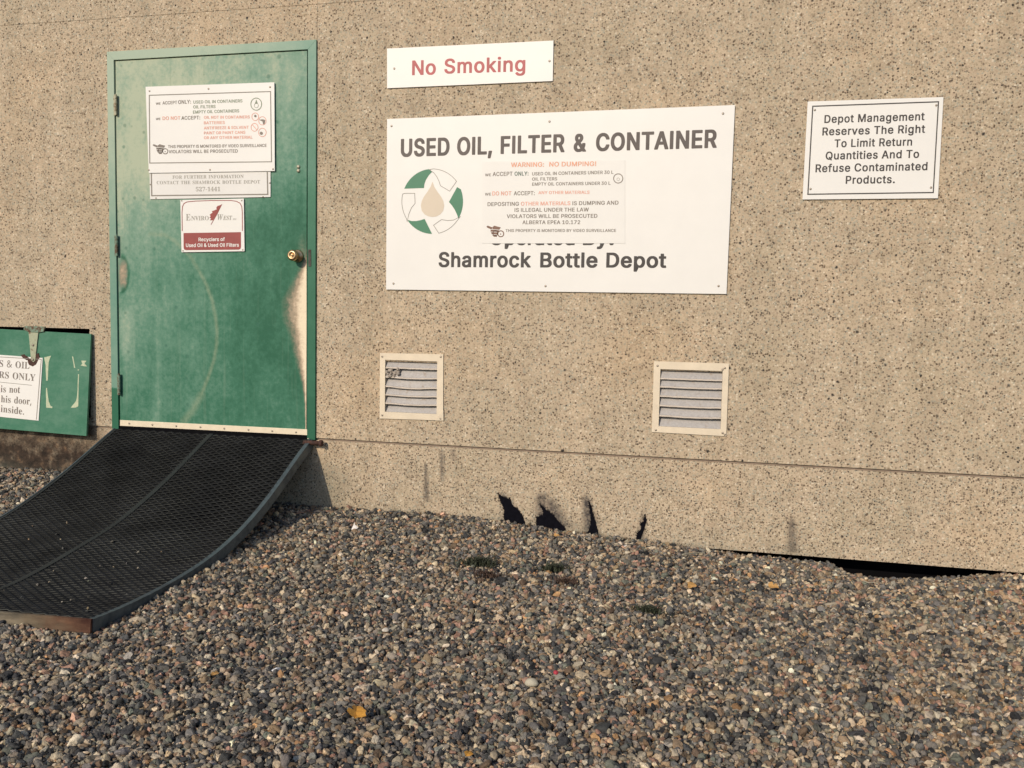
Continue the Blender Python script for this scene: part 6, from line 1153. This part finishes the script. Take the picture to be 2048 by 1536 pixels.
# --- big board
s5 = sign('depot_board', [(774, 238), (1470, 210), (1453, 588), (772, 579)], -.010, .005, 'largest white board, USED OIL FILTER & CONTAINER, with round green arrow logo', 'sign')
pa = plane_at(-.0108); pb = plane_at(-.0122)
p = Print(pa)
bl = lambda u: 314 - (u-801)*(314-295.8)/(1433.4-801)
for t_, a, b in (('USED', 801.5, 899), ('OIL,', 914, 984), ('FILTER', 1001, 1129), ('&', 1147, 1172), ('CONTAINER', 1191.5, 1433.4)):
    p.text(t_, (a, bl(a)), (b, bl(b)), 36, 'h')
p.obj('heading_lettering', MAT['brown_ink'], s5)
p = Print(pa)
p.text('Shamrock', (877.3, 534), (1061, 534.8), 29.5, track=4); p.text('Bottle', (1080.5, 534.8), (1194.5, 535), 29.5, track=4); p.text('Depot', (1212.5, 535), (1332, 535.5), 29.5, track=4)
p.text('Operated', (980, 490), (1149, 490), 29, track=4); p.text('By:', (1166, 490), (1227, 490), 29, track=4)
p.obj('name_lettering', MAT['black_ink'], s5, .08)
g = G(); g.prism([W(964, 486.8, -.0116), W(1250, 486.5, -.0116), W(1250, 320, -.0116), W(964, 323, -.0116)], .0010); g.obj('overlaid_sticker', MAT['white2'], s5)
p = Print(pb)
p.text('WE', (970, 352.6), (981.9, 352.4), 5.4); p.text('ACCEPT', (985.3, 352.3), (1025, 351.5), 8.2)
p.text('WE', (969.7, 391.2), (982, 391), 5.4); p.text('ACCEPT:', (1027.5, 390.7), (1069.4, 390.3), 8.2)
p.text('DEPOSITING', (975, 412.3), (1037.7, 411.5), 7.8); p.text('IS DUMPING AND', (1144.7, 410.4), (1236.9, 409.2), 7.8); p.text('IS ILLEGAL UNDER THE LAW', (1029, 423.8), (1177.5, 422.9), 7.6)
p.text('VIOLATORS WILL BE PROSECUTED', (1013.4, 436.3), (1194.7, 435.6), 7.6); p.text('ALBERTA EPEA 10.172', (1044.7, 448.4), (1160.3, 448.2), 7.6)
p.text('THIS PROPERTY IS MONITORED BY VIDEO SURVEILLANCE', (1011, 464), (1232, 463.9), 5.8)
p.text('USED OIL IN CONTAINERS UNDER 30 L', (1064.2, 351), (1226.7, 347.6), 6.6); p.text('OIL FILTERS', (1064.2, 361.3), (1114.2, 360.7), 6.4); p.text('EMPTY OIL CONTAINERS UNDER 30 L', (1064.2, 371.5), (1221, 369.5), 6.4)
p.ring(1236.4, 356.9, 9.2, 1.7); p.ring(1236.4, 358.5, 2.8, .6, n=12)
p.obj('small_lettering', MAT['grey_ink'], s5)
p = Print(pb); p.text('ONLY:', (1029, 351.5), (1057, 351), 8.2); p.obj('green_lettering', MAT['dgreen_ink'], s5)
p = Print(pb); camera_pictogram(p, 973, 451, 33.5); p.obj('camera_symbol', plain('brown_print', (.20,.11,.075), .6, 0, .1, 20, 0), s5)
p = Print(pb); p.text('WARNING:', (1022, 334.3), (1088, 333.4), 9.2); p.text('NO DUMPING!', (1098.5, 333.2), (1192.3, 332), 9.2); p.obj('orange_lettering', MAT['orange_ink'], s5)
p = Print(pb); p.text('DO NOT', (984.5, 391), (1022.8, 390.7), 8.2); p.text('ANY OTHER MATERIALS', (1076.7, 388.3), (1179, 387.6), 6.2); p.text('OTHER MATERIALS', (1041.6, 411.3), (1140.8, 410.2), 7.6); p.obj('red_lettering', MAT['pale_red_ink'], s5)
z8 = lambda l: [(760+x/4.15, 230+y/4.15) for x, y in l]
def arcpts(a0, a1, n, cx=435, cy=717, rx=254, ry=270): return [(cx+rx*math.cos(math.radians(a0+(a1-a0)*k/n)), cy-ry*math.sin(math.radians(a0+(a1-a0)*k/n))) for k in range(n+1)]
p = Print(pa)
p.fillpoly(z8(arcpts(157, 97, 10) + [(432,472),(405,500),(380,540),(368,575),(365,606)]))
p.fillpoly(z8([(640,598)] + arcpts(22, -32, 9) + [(650,858),(640,828),(620,785),(595,748),(572,722)]))
p.fillpoly(z8([(228,870),(262,880),(300,880),(340,872),(370,862),(432,987)] + arcpts(-91, -142, 9)[1:]))
p.obj('logo_arrow', MAT['logo_green'], s5, each=True)
p = Print(pa)
p.stroke(z8([(412,452)] + arcpts(88, 38, 9) + [(578,632),(502,587),(488,545),(470,510),(445,478),(425,466)]), 1.0)
p.stroke(z8([(207,650),(288,650),(291,735),(262,768),(240,820),(225,884)] + arcpts(-142, -193, 9)[1:]), 1.0)
p.stroke(z8([(444,915),(510,868),(560,876),(610,872),(668,842)] + arcpts(-32, -78, 9)[1:]), 1.0)
p.obj('logo_outline', MAT['line_grey'], s5, each=True)
p = Print(pa); p.fillpoly(z8([(435,553),(450,595),(475,635),(505,675),(525,712),(533,752),(524,795),(500,825),(470,841),(436,846),(402,841),(370,825),(347,795),(339,752),(347,712),(366,675),(395,635),(420,595)])); p.obj('oil_drop', MAT['tan_ink'], s5)
screw_set(s5, [(783, 252), (1099, 243), (1446, 227), (787, 567), (1091, 572), (1437, 572)], -.0105, .0055)

# --- management sign
s6 = sign('management_sign', [(1615.5, 203), (1887, 194), (1876, 396.5), (1605, 399)], -.009, .004, 'bordered white sign about limiting returns, alone at the right side of the wall', 'sign')
pl = plane_at(-.0098)
p = Print(pl); p.stroke([(1625.5, 212.5), (1877, 203.5), (1866.5, 385), (1615.8, 388.5)], 2.4); p.obj('border_line', MAT['black_ink'], s6)
p = Print(pl)
for t_, a, b in (('Depot Management', (1648.5, 246.2), (1849, 240.6)), ('Reserves The Right', (1644.5, 271), (1850, 265.6)), ('To Limit Return', (1668.6, 294.8), (1824, 291.3)), ('Quantities And To', (1651, 319.4), (1838, 315.8)),
                 ('Refuse Contaminated', (1630.8, 344.7), (1854.7, 340.4)), ('Products.', (1691.2, 367.8), (1789.5, 366.3))): p.text(t_, a, b, 16, track=10)
p.obj('lettering', MAT['black_ink'], s6); screw_set(s6, [(1629.5, 220), (1872.5, 210.5), (1621, 378), (1862, 375)], -.0095, .005)

# --- label on the hatch flap
def flapsign():
    e = empty('hatch_sign', tuple(onflap(20, 835, .004)), 'white sign with serif lettering fixed to the hanging green hatch flap', 'sign')
    q = z5([(385,433),(348,1000),(0,965)]); TRq, BRq = q[0], q[1]
    a, b = onflap(*TRq, .004), onflap(*BRq, .004); l0 = onflap(*z5([(0,405)])[0], .004); l1 = onflap(*z5([(0,965)])[0], .004)
    a2 = a + (l0-a)*3.2; b2 = b + (l1-b)*3.2
    g = G(); g.add([b2, b, a, a2, b2+nrm*.0035, b+nrm*.0035, a+nrm*.0035, a2+nrm*.0035], [(0,1,2,3), (7,6,5,4), (0,4,5,1), (1,5,6,2), (2,6,7,3), (3,7,4,0)]); g.obj('panel', MAT['white'], e, bevel=.0005)
    plf = lambda u, v: onflap(u, v, .0048)
    p = Print(plf); Z = lambda x, y: z5([(x, y)])[0]
    p.text('S & OIL', Z(-6, 512), Z(265, 532), 13.2, 'f', 6); p.text('RS ONLY', Z(-10, 612), Z(318, 642), 13.2, 'f', 6)
    p.text('is not', Z(5, 742), Z(180, 750), 13.6, 'f', 4); p.text('his door,', Z(8, 832), Z(282, 856), 13.6, 'f', 4); p.text('inside.', Z(5, 920), Z(216, 946), 13.6, 'f', 4)
    p.obj('lettering', MAT['grey_ink'], e)
    p = Print(plf); p.stroke([Z(-200, 632), Z(288, 680)], .9, False); p.stroke([Z(-200, 412), Z(372, 446), Z(328, 992)], 1.2, False); p.obj('border_line', MAT['line_grey'], e)
flapsign()

# ------------------------------------------------------------------ ramp
RX0, RX1, RXM = -.03, 1.19, .585
ry = np.array([0, -.023, -.354, -.646, -.947, -1.245, -1.563, -1.743]); rz = np.array([-.022, -.030, -.197, -.330, -.412, -.453, -.461, -.455])
pc = np.polyfit(ry, rz, 5); yy = np.linspace(.0, -1.75, 240); zz = np.polyval(pc, yy)
ss = np.concatenate([[0], np.cumsum(np.hypot(np.diff(yy), np.diff(zz)))]); SL = ss[-1]
def prof(s, n=0.0):
    s = np.asarray(s, float); y = np.interp(s, ss, yy); z = np.interp(s, ss, zz)
    ty = np.interp(s, ss, np.gradient(yy, ss)); tz = np.interp(s, ss, np.gradient(zz, ss)); l = np.hypot(ty, tz)
    ny_, nz_ = tz/l, -ty/l          # upward normal
    return y + ny_*n, z + nz_*n
rp = empty('loading_ramp', (.58, -.9, -.45), 'curved black mesh loading ramp with grey side rails running down from the green door', 'ramp')
def sweep(name, xa, xb, na, nb, mat, s0=0, s1=None, N=70, parent=rp):
    s = np.linspace(s0, SL if s1 is None else s1, N+1); g = G(); ya, za = prof(s, na); yb, zb = prof(s, nb)
    for i in range(N+1): g.v += [(xa, ya[i], za[i]), (xb, ya[i], za[i]), (xb, yb[i], zb[i]), (xa, yb[i], zb[i])]
    for i in range(N):
        for j in range(4): g.f.append((i*4+j, i*4+(j+1) % 4, (i+1)*4+(j+1) % 4, (i+1)*4+j))
    g.f += [(0, 1, 2, 3), (N*4+3, N*4+2, N*4+1, N*4)]
    return g.obj(name, mat, parent)
sweep('shade_plate', RX0+.005, RX1-.001, -.012, -.006, MAT['base'])  # added near-black sheet stands in for the shaded ground under the mesh
r1 = sweep('side_rail', RX1, RX1+.008, -.040, .008, MAT['rail']); sweep('rail_flange', RX1-.016, RX1-.0005, .0035, .0065, MAT['rail'], parent=r1)
r2 = sweep('side_rail', RX0-.006, RX0+.002, -.040, .009, MAT['rail']); sweep('rail_flange', RX0+.0025, RX0+.018, .0035, .0065, MAT['rib'], parent=r2)
sweep('centre_rib', RXM-.013, RXM+.013, -.004, .006, MAT['rib'])
ye, ze = prof(SL, .008); ye2, ze2 = prof(SL, -.036)
g = G(); N = 30
for i in range(N+1):
    t = i/N; x = RX0-.006 + (RX1+.0075-RX0+.006)*t; d = -.010*math.sin(math.pi*t)
    g.v += [(x, ye-.003+d*.5, ze+.002+d), (x, ye-.012+d*.5, ze+.001+d), (x, ye2-.014+d*.5, ze2-.004+d*.3), (x, ye2-.003+d*.5, ze2-.004+d*.3)]
for i in range(N):
    for j in range(4): g.f.append((i*4+j, i*4+(j+1) % 4, (i+1)*4+(j+1) % 4, (i+1)*4+j))
g.f += [(0, 1, 2, 3), (N*4+3, N*4+2, N*4+1, N*4)]
g.obj('front_lip', MAT['lip'], rp)
g = G(); g.lathe((RX1-.03, -.036, -.032), [(.012, 0), (.012, .105), (.010, .105)], 'x', 14); g.lathe((RX1+.062, -.036, -.032), [(.016, 0), (.0175, .004), (.0175, .014), (.015, .017), (.010, .017)], 'x', 18); g.obj('pivot_rod', MAT['rust'], rp, True)
g = G(); g.lathe((RX1-.006, -.030, -.014), [(.006, 0), (.006, .004), (.002, .006)], 'z', 12); g.obj('bolt_head', plain('bright_bolt', (.6,.55,.45), .35, .8, .1, 60, 0), rp, True)
g = G(); g.box((RX0+.01, .002, -.046), (RX1-.002, -.035, -.034)); g.obj('hinge_plate', MAT['base'], rp)
def expanded(xa, xb, LW=.052, SW=.035, w=.0052, t=.0032):
    nxn = int((xb-xa)/(LW/2)); nr = int(SL/(SW/2))
    hx = (xb-xa)/nxn
    r = np.arange(nr); i = np.arange(nxn+1)
    R, I = np.meshgrid(r, i, indexing='ij')
    x = xa + I*hx
    s = (R+.75)*SW/2 + np.where((I+R) % 2 == 0, 1, -1)*(SW/4 - w*.35)
    s = s + rng.normal(0, .0004, s.shape); s = np.clip(s, .002, SL-.002)
    warp = .0016*np.sin(9*x+3*s*3) + rng.normal(0, .0004, s.shape)
    cor = [(-w/2, .0035), (-w/2+t*.5, .0035+t), (w/2, -.0012+t), (w/2, -.0015)]
    V = []
    for ds, n in cor:
        y, z = prof(np.clip(s+ds, 0, SL), n + .0 + warp*.6)
        V.append(np.stack([x, y, z], -1))
    V = np.stack(V, 2)     # nr, nxn+1, 4, 3
    vs = V.reshape(-1, 3); b = ((R*(nxn+1)+I)*4)[:, :-1].ravel(); F = []
    for j in range(4):
        F.append(np.stack([b+j, b+(j+1) % 4, b+4+(j+1) % 4, b+4+j], -1))
    F = np.concatenate(F)
    o = mesh('expanded_metal_panel', vs, F, MAT['mesh'], rp); o['kind'] = 'stuff'
    o.data.materials.append(MAT['highlight']); nq = len(F)//4; mi_ = np.zeros(len(F), np.int32); mi_[2*nq:3*nq] = 1; o.data.polygons.foreach_set('material_index', mi_)  # downhill strand faces coloured paler as painted highlights
    return o
expanded(RX0+.012, RXM-.006); expanded(RXM+.006, RX1-.008)

# the ramp is a little twisted: its middle and hinge side stand higher half way down
def tw(x, y): return .034*smooth(0, .5, (RX1-x)/1.22)*smooth(.05, .7, -y)*(1-smooth(1.0, 1.55, -y))
for o in [c for c in bpy.data.objects if c.parent is rp or (c.parent and c.parent.parent is rp)]:
    co = np.array([v.co[:] for v in o.data.vertices]) ; og = np.array(origin(o))
    wco = co + og; co[:, 2] += tw(wco[:, 0], wco[:, 1]); o.data.vertices.foreach_set('co', co.astype(np.float32).ravel()); o.data.update()
# ------------------------------------------------------------------ gravel
def pebble_tree():
    gt = bpy.data.node_groups.new('pebble_scatter', 'GeometryNodeTree')
    gt.interface.new_socket('Geometry', in_out='INPUT', socket_type='NodeSocketGeometry'); gt.interface.new_socket('Geometry', in_out='OUTPUT', socket_type='NodeSocketGeometry')
    N = gt.nodes; Lk = gt.links
    gi = N.new('NodeGroupInput'); go = N.new('NodeGroupOutput'); g2i = N.new('GeometryNodeGeometryToInstance')
    for k in range(7):
        ico = N.new('GeometryNodeMeshIcoSphere'); ico.inputs['Radius'].default_value = .5; ico.inputs['Subdivisions'].default_value = 3
        sp = N.new('GeometryNodeSetPosition'); nz = N.new('ShaderNodeTexNoise'); nz.noise_dimensions = '4D'; nz.inputs['W'].default_value = k*3.7+1
        nz.inputs['Scale'].default_value = 1.7 + .25*(k % 3); nz.inputs['Detail'].default_value = 1.5
        sub = N.new('ShaderNodeVectorMath'); sub.operation = 'SUBTRACT'; sub.inputs[1].default_value = (.5, .5, .5)
        mul = N.new('ShaderNodeVectorMath'); mul.operation = 'SCALE'; mul.inputs['Scale'].default_value = .95
        Lk.new(nz.outputs['Color'], sub.inputs[0]); Lk.new(sub.outputs[0], mul.inputs[0]); Lk.new(mul.outputs[0], sp.inputs['Offset'])
        sm = N.new('GeometryNodeSetShadeSmooth'); stm = N.new('GeometryNodeSetMaterial'); stm.inputs['Material'].default_value = MAT['stone']
        Lk.new(ico.outputs['Mesh'], sp.inputs['Geometry']); Lk.new(sp.outputs[0], sm.inputs[0]); Lk.new(sm.outputs[0], stm.inputs[0]); Lk.new(stm.outputs[0], g2i.inputs[0])
    iop = N.new('GeometryNodeInstanceOnPoints'); iop.inputs['Pick Instance'].default_value = True
    def na(name, typ):
        n = N.new('GeometryNodeInputNamedAttribute'); n.data_type = typ; n.inputs['Name'].default_value = name; return n.outputs['Attribute']
    e2r = N.new('FunctionNodeEulerToRotation')
    m2p = N.new('GeometryNodeMeshToPoints')
    Lk.new(gi.outputs[0], m2p.inputs[0]); Lk.new(m2p.outputs[0], iop.inputs['Points']); Lk.new(g2i.outputs[0], iop.inputs['Instance']); Lk.new(na('pick', 'INT'), iop.inputs['Instance Index'])
    Lk.new(na('rot', 'FLOAT_VECTOR'), e2r.inputs[0]); Lk.new(e2r.outputs[0], iop.inputs['Rotation']); Lk.new(na('scl', 'FLOAT_VECTOR'), iop.inputs['Scale'])
    Lk.new(iop.outputs[0], go.inputs[0])
    return gt
PT = pebble_tree()
PAL = np.array([(.065,.068,.072), (.12,.12,.12), (.19,.18,.165), (.29,.255,.205), (.44,.37,.275), (.33,.245,.165), (.16,.115,.08), (.34,.215,.165), (.50,.45,.37), (.38,.23,.12), (.16,.175,.15), (.03,.031,.035)])
PW = np.array([.14, .15, .14, .14, .12, .09, .07, .06, .04, .01, .04, .07])
def scatter(name, pts, size, kindlabel=None, flat=(.5, .95)):
    n = len(pts); me = bpy.data.meshes.new(name); me.vertices.add(n); me.vertices.foreach_set('co', pts.astype(np.float32).ravel())
    rot = rng.uniform(0, 2*math.pi, (n, 3)); rot[:, 0] = rng.normal(0, .6, n); rot[:, 1] = rng.normal(0, .6, n)
    sc = size[:, None]*np.stack([rng.uniform(.9, 1.45, n), rng.uniform(.65, 1.0, n), rng.uniform(flat[0], flat[1], n)], -1)
    wx = smooth(3.0, 5.2, pts[:, 0])
    w = PW[None, :]*np.ones((n, 1)); w[:, 4] += .10*wx; w[:, 9] += .04*wx; w[:, 5] += .05*wx; w[:, 0] -= .07*wx
    w = np.maximum(w, .001); w /= w.sum(1, keepdims=True); cs = np.cumsum(w, 1); pick = (rng.random(n)[:, None] > cs).sum(1)
    c = PAL[np.minimum(pick, len(PAL)-1)]*np.exp(rng.normal(-.04, .27, (n, 1)))*rng.normal(1, .018, (n, 3))
    c = c*np.array([1.03, 1.0, .93]); c = np.concatenate([np.clip(c, .01, .8), np.ones((n, 1))], 1)
    for nm, ty, arr, key in (('rot', 'FLOAT_VECTOR', rot, 'vector'), ('scl', 'FLOAT_VECTOR', sc, 'vector'), ('col', 'FLOAT_COLOR', c, 'color')):
        a = me.attributes.new(nm, ty, 'POINT'); a.data.foreach_set(key, arr.astype(np.float32).ravel())
    a = me.attributes.new('pick', 'INT', 'POINT'); a.data.foreach_set('value', rng.integers(0, 7, n).astype(np.int32))
    me.update(); me.materials.append(MAT['stone'])
    o = bpy.data.objects.new(name, me); link(o); md = o.modifiers.new('scatter', 'NODES'); md.node_group = PT
    return o
def bed(x0, x1, y0, y1, pitch, mean, sd, lift, spread):
    xs = np.arange(x0, x1, pitch); ys = np.arange(y0, y1, pitch); X, Y = np.meshgrid(xs, ys)
    X = X.ravel() + rng.uniform(-.55, .55, X.size)*pitch; Y = Y.ravel() + rng.uniform(-.55, .55, Y.size)*pitch
    s = np.clip(rng.lognormal(math.log(mean), sd, X.size), .006, .034)
    Z = gz(X, Y) + lift + rng.uniform(-spread, spread, X.size)
    return np.stack([X, Y, Z], -1), s
P1, S1 = bed(-1.9, 6.0, -3.4, .10, .0108, .0150, .26, -.009, .005)
P2, S2 = bed(-1.9, 6.0, -3.4, .13, .0128, .0152, .30, .001, .005)
P3, S3 = bed(-1.9, 6.0, -3.4, .0, .055, .0225, .22, .006, .004)
P4, S4 = bed(-4.0, 8.0, -5.5, .0, .022, .021, .25, -.004, .006)
out4 = (P4[:, 0] < -1.9) | (P4[:, 0] > 6.0) | (P4[:, 1] < -3.4); P4, S4 = P4[out4], S4[out4]
Pg = np.concatenate([P1, P2, P3, P4]); Sg = np.concatenate([S1, S2, S3, S4])
# nothing inside the ramp or the wall
ytop = np.interp(-Pg[:, 1], -yy, zz)
inr = (Pg[:, 0] > RX0-.012) & (Pg[:, 0] < RX1+.014) & (Pg[:, 1] > -1.775) & (Pg[:, 2] + Sg*.45 > ytop-.036+tw(Pg[:, 0], Pg[:, 1])*.8)
inw = (Pg[:, 1] > -.45*Sg) & (Pg[:, 2] + Sg*.4 > -.447)
# thin out what lies far outside any view
keep = ~(inr | inw)
gravel = scatter('gravel', Pg[keep], Sg[keep])
tag(gravel, 'mixed grey and tan river pebbles covering the ground below the wall', None, None, 'stuff')
# crumbs of stone caught on the ramp mesh
n = 42; s_ = SL*(.45+.52*rng.random(n)**.8); xx = rng.uniform(RX0+.03, RX1-.03, n); y_, z_ = prof(s_, .008)
o = scatter('ramp_grit', np.stack([xx, y_, z_+.002+tw(xx, y_)], -1), rng.uniform(.004, .010, n)); tag(o, 'stray pebbles lying on the ramp mesh', None, None, 'stuff')

# ------------------------------------------------------------------ small things on the gravel
def ground_pt(u, v, up=.012):
    d = RC @ np.array([(u-1024)/F_PX, 1.0, -(v-768)/F_PX]); t = 1.0
    for _ in range(60):
        p = CPOS + d*t; e = p[2] - (float(gz(p[0], p[1])) + up); t += e/abs(d[2])*.7
    return CPOS + d*t
def dead_leaf(name, u, v, r, mat, label, lobes=5, rz0=0.0, tilt=(.4, .1)):
    p = ground_pt(u, v, .029); rd = random.Random(int(u)); n = lobes*6; ring = []
    for k in range(n):
        a = 2*math.pi*k/n; q = .80 + .14*math.cos(lobes*a) + .08*math.cos(2*a+1) + rd.uniform(-.10, .10) - (.35 if k == n//4 else 0)
        ring.append((q*r*math.cos(a), q*r*.9*math.sin(a), 0))
    M3 = Matrix.Rotation(rz0, 3, 'Z') @ Matrix.Rotation(tilt[0], 3, 'X') @ Matrix.Rotation(tilt[1], 3, 'Y')
    def fold(v, th): c = .35*abs(v[1]) + .25*r*math.sin(3*v[0]/r+1)*.3; return tuple(np.array(M3 @ Vector((v[0], v[1], c+th))) + p)
    g = G()
    inner = [(x*.5, y*.5, 0) for x, y, z in ring]
    for th in (0, .0008):
        b = len(g.v); g.v += [fold(v, th) for v in ring] + [fold(v, th) for v in inner] + [fold((0, 0, 0), th)]
        for k in range(n):
            j = (k+1) % n; g.f += [(b+k, b+j, b+n+j, b+n+k), (b+n+k, b+n+j, b+2*n)]
    # stalk
    a, b2 = fold((-r*.2, 0, 0), 0), fold((-r*1.5, r*.15, 0), 0); a = np.array(a); b2 = np.array(b2); w_ = .0009
    g.add([a+(0, w_, 0), a-(0, w_, 0), a+(0, 0, w_), b2+(0, w_, 0), b2-(0, w_, 0), b2+(0, 0, w_)], [(0,1,4,3), (1,2,5,4), (2,0,3,5)])
    base = tuple(p); o = mesh(name, g.v, g.f, mat, loc=base); return tag(o, label, 'leaf')
dead_leaf('fallen_leaf', 712, 1425, .038, MAT['leaf'], 'bright yellow-orange lobed leaf lying alone on the gravel in the foreground', 3, 2.0, (.35, -.15))
dead_leaf('fallen_leaf', 1546, 1173, .026, MAT['leaf2'], 'orange-tan curled leaf on gravel below the narrow wall gap at the right', 3, 0, (.45, .1))
dead_leaf('fallen_leaf', 1383, 1171, .026, MAT['leaf2'], 'orange-tan leaf on gravel beneath the right-hand vent, near a stick', 4, 1.2, (.4, -.2))
dead_leaf('fallen_leaf', 935, 1508, .018, MAT['leaf'], 'small orange oval leaf at the front edge of the gravel', 1, 1.5, (.5, 0))
dead_leaf('fallen_leaf', 430, 1347, .014, MAT['leaf2'], 'small pale yellow leaf on the gravel below the ramp side rail', 2, 1.3, (.5, 0))
dead_leaf('fallen_leaf', 1113, 1071, .016, MAT['leaf2'], 'small tan leaf against the wall foot beside the second black mark', 3, .3, (.5, 0))
def stick(u0, v0, u1, v1, r, label, mat='wood'):
    a, b = ground_pt(u0, v0, .022), ground_pt(u1, v1, .026); rd = random.Random(int(u0)); N = 7; g = G()
    d = (b-a)/np.linalg.norm(b-a); s1_ = np.cross(d, (0, 0, 1)); s1_ /= np.linalg.norm(s1_); s2_ = np.cross(s1_, d)
    for i in range(N+1):
        t = i/N; c = a+(b-a)*t + s1_*rd.uniform(-1, 1)*r*.8 + s2_*rd.uniform(-.5, .8)*r; rr = r*(1-.45*t)
        g.v += [tuple(c + s1_*rr*math.cos(k*math.pi/3) + s2_*rr*math.sin(k*math.pi/3)) for k in range(6)]
    for i in range(N):
        for k in range(6): g.f.append((i*6+k, i*6+(k+1) % 6, (i+1)*6+(k+1) % 6, (i+1)*6+k))
    g.f += [tuple(range(6)), tuple(N*6+k for k in range(5, -1, -1))]
    o = g.obj('stick', MAT[mat], None, True, loc=tuple(a)); return tag(o, label, 'stick')
stick(1364, 1109, 1412, 1104, .0045, 'dry grey stick lying at the wall foot below the right-hand vent')
stick(1655, 1185, 1668, 1163, .005, 'short pale stick leaning up from the gravel at the dark gap under the wall')
stick(1725, 1162, 1757, 1168, .0035, 'thin pale twig on gravel just outside the black gap')
stick(345, 1336, 385, 1318, .0028, 'thin grey twig on the gravel in front of the ramp rail')
# white scrap, red bit, large pale pebble
p = ground_pt(708, 1056, .02); g = G()
g.add([p+(-.014,0,-.008), p+(.004,-.004,-.012), p+(.012,0,.006), p+(.022,.004,.004), p+(.006,.002,.014), p+(.002,0,.030), p+(-.006,.004,.012), p+(-.002,.012,.0)], [(0,1,2,6), (1,2,3), (2,4,6), (4,5,6), (0,6,7), (2,3,4), (1,7,0), (2,7,6)])
tag(mesh('paper_scrap', g.v, g.f, MAT['scrap'], loc=tuple(p)), 'crumpled white paper scrap on gravel right of the ramp', 'litter')
def rock(name, u, v, r, col, label, cat):
    p = ground_pt(u, v, .018); me = bpy.data.meshes.new(name); bm = bmesh.new(); bmesh.ops.create_icosphere(bm, subdivisions=3, radius=1)
    rd = random.Random(int(u)); ph = [rd.uniform(0, 6) for _ in range(6)]
    for vt in bm.verts:
        c = vt.co; k = 1 + .10*math.sin(2.3*c.x+ph[0]) + .09*math.sin(2.9*c.y+ph[1]) + .06*math.sin(4*c.z+ph[2]); vt.co = Vector((c.x*r*1.15*k, c.y*r*k, c.z*r*.62*k))
    for f in bm.faces: f.smooth = True
    bm.to_mesh(me); bm.free(); me.materials.append(plain(name+'_surface', col, .7, 0, .15, 60, .15)); o = bpy.data.objects.new(name, me); link(o); o.location = tuple(p); o.rotation_euler = (.2, .1, rd.uniform(0, 3))
    return tag(o, label, cat)
rock('pale_pebble', 1064, 1365, .020, (.42,.38,.29), 'largest pale cream pebble in the middle foreground gravel', 'pebble')
rock('red_chip', 1112, 1345, .009, (.42,.04,.06), 'bright red chip among the middle foreground gravel', 'chip')
rock('white_pebble', 771, 1260, .012, (.62,.56,.47), 'small bright white pebble left of centre on the gravel', 'pebble')
def weed(u, v, w, h, n, mat, label):
    p0 = ground_pt(u, v, .01); rd = random.Random(int(u*7)); g = G()
    for i in range(n):
        a = rd.uniform(0, 2*math.pi); r0 = w*abs(rd.gauss(0, .75))*(1+.3*math.sin(3*a+u)); bx, by = p0[0]+r0*math.cos(a), p0[1]+r0*.6*math.sin(a); bz = float(gz(bx, by))+.010
        L_ = h*rd.uniform(.7, 1.7); a2 = rd.uniform(0, 2*math.pi); le = rd.uniform(.2, 1.0)*L_; wd = rd.uniform(.0015, .0034)
        dx_, dy_ = math.cos(a2), math.sin(a2); px, py = -dy_*wd, dx_*wd
        b = [(bx-px, by-py, bz), (bx+px, by+py, bz), (bx+dx_*le*.5+px, by+dy_*le*.5+py, bz+L_*.65), (bx+dx_*le*.5-px, by+dy_*le*.5-py, bz+L_*.65), (bx+dx_*le, by+dy_*le, bz+L_*.75)]
        g.add(b, [(0,1,2,3), (3,2,4)])
    return tag(mesh('weed_tuft', g.v, g.f, MAT[mat], loc=tuple(p0)), label, 'weed')
weed(958, 1128, .055, .022, 520, 'weed', 'low dark weed patch on the gravel below the first black mark')
weed(975, 1152, .045, .016, 240, 'weed2', 'reddish dry weed strands at the lower edge of the dark weed patch')
weed(1108, 1140, .040, .020, 300, 'weed', 'low dark green weed on the gravel below the second black mark')
weed(1128, 1165, .050, .015, 260, 'weed2', 'brown-red dry weed patch in the centre of the gravel')
weed(1298, 1222, .040, .016, 320, 'weed', 'small dark green weed patch between centre and right on the gravel')
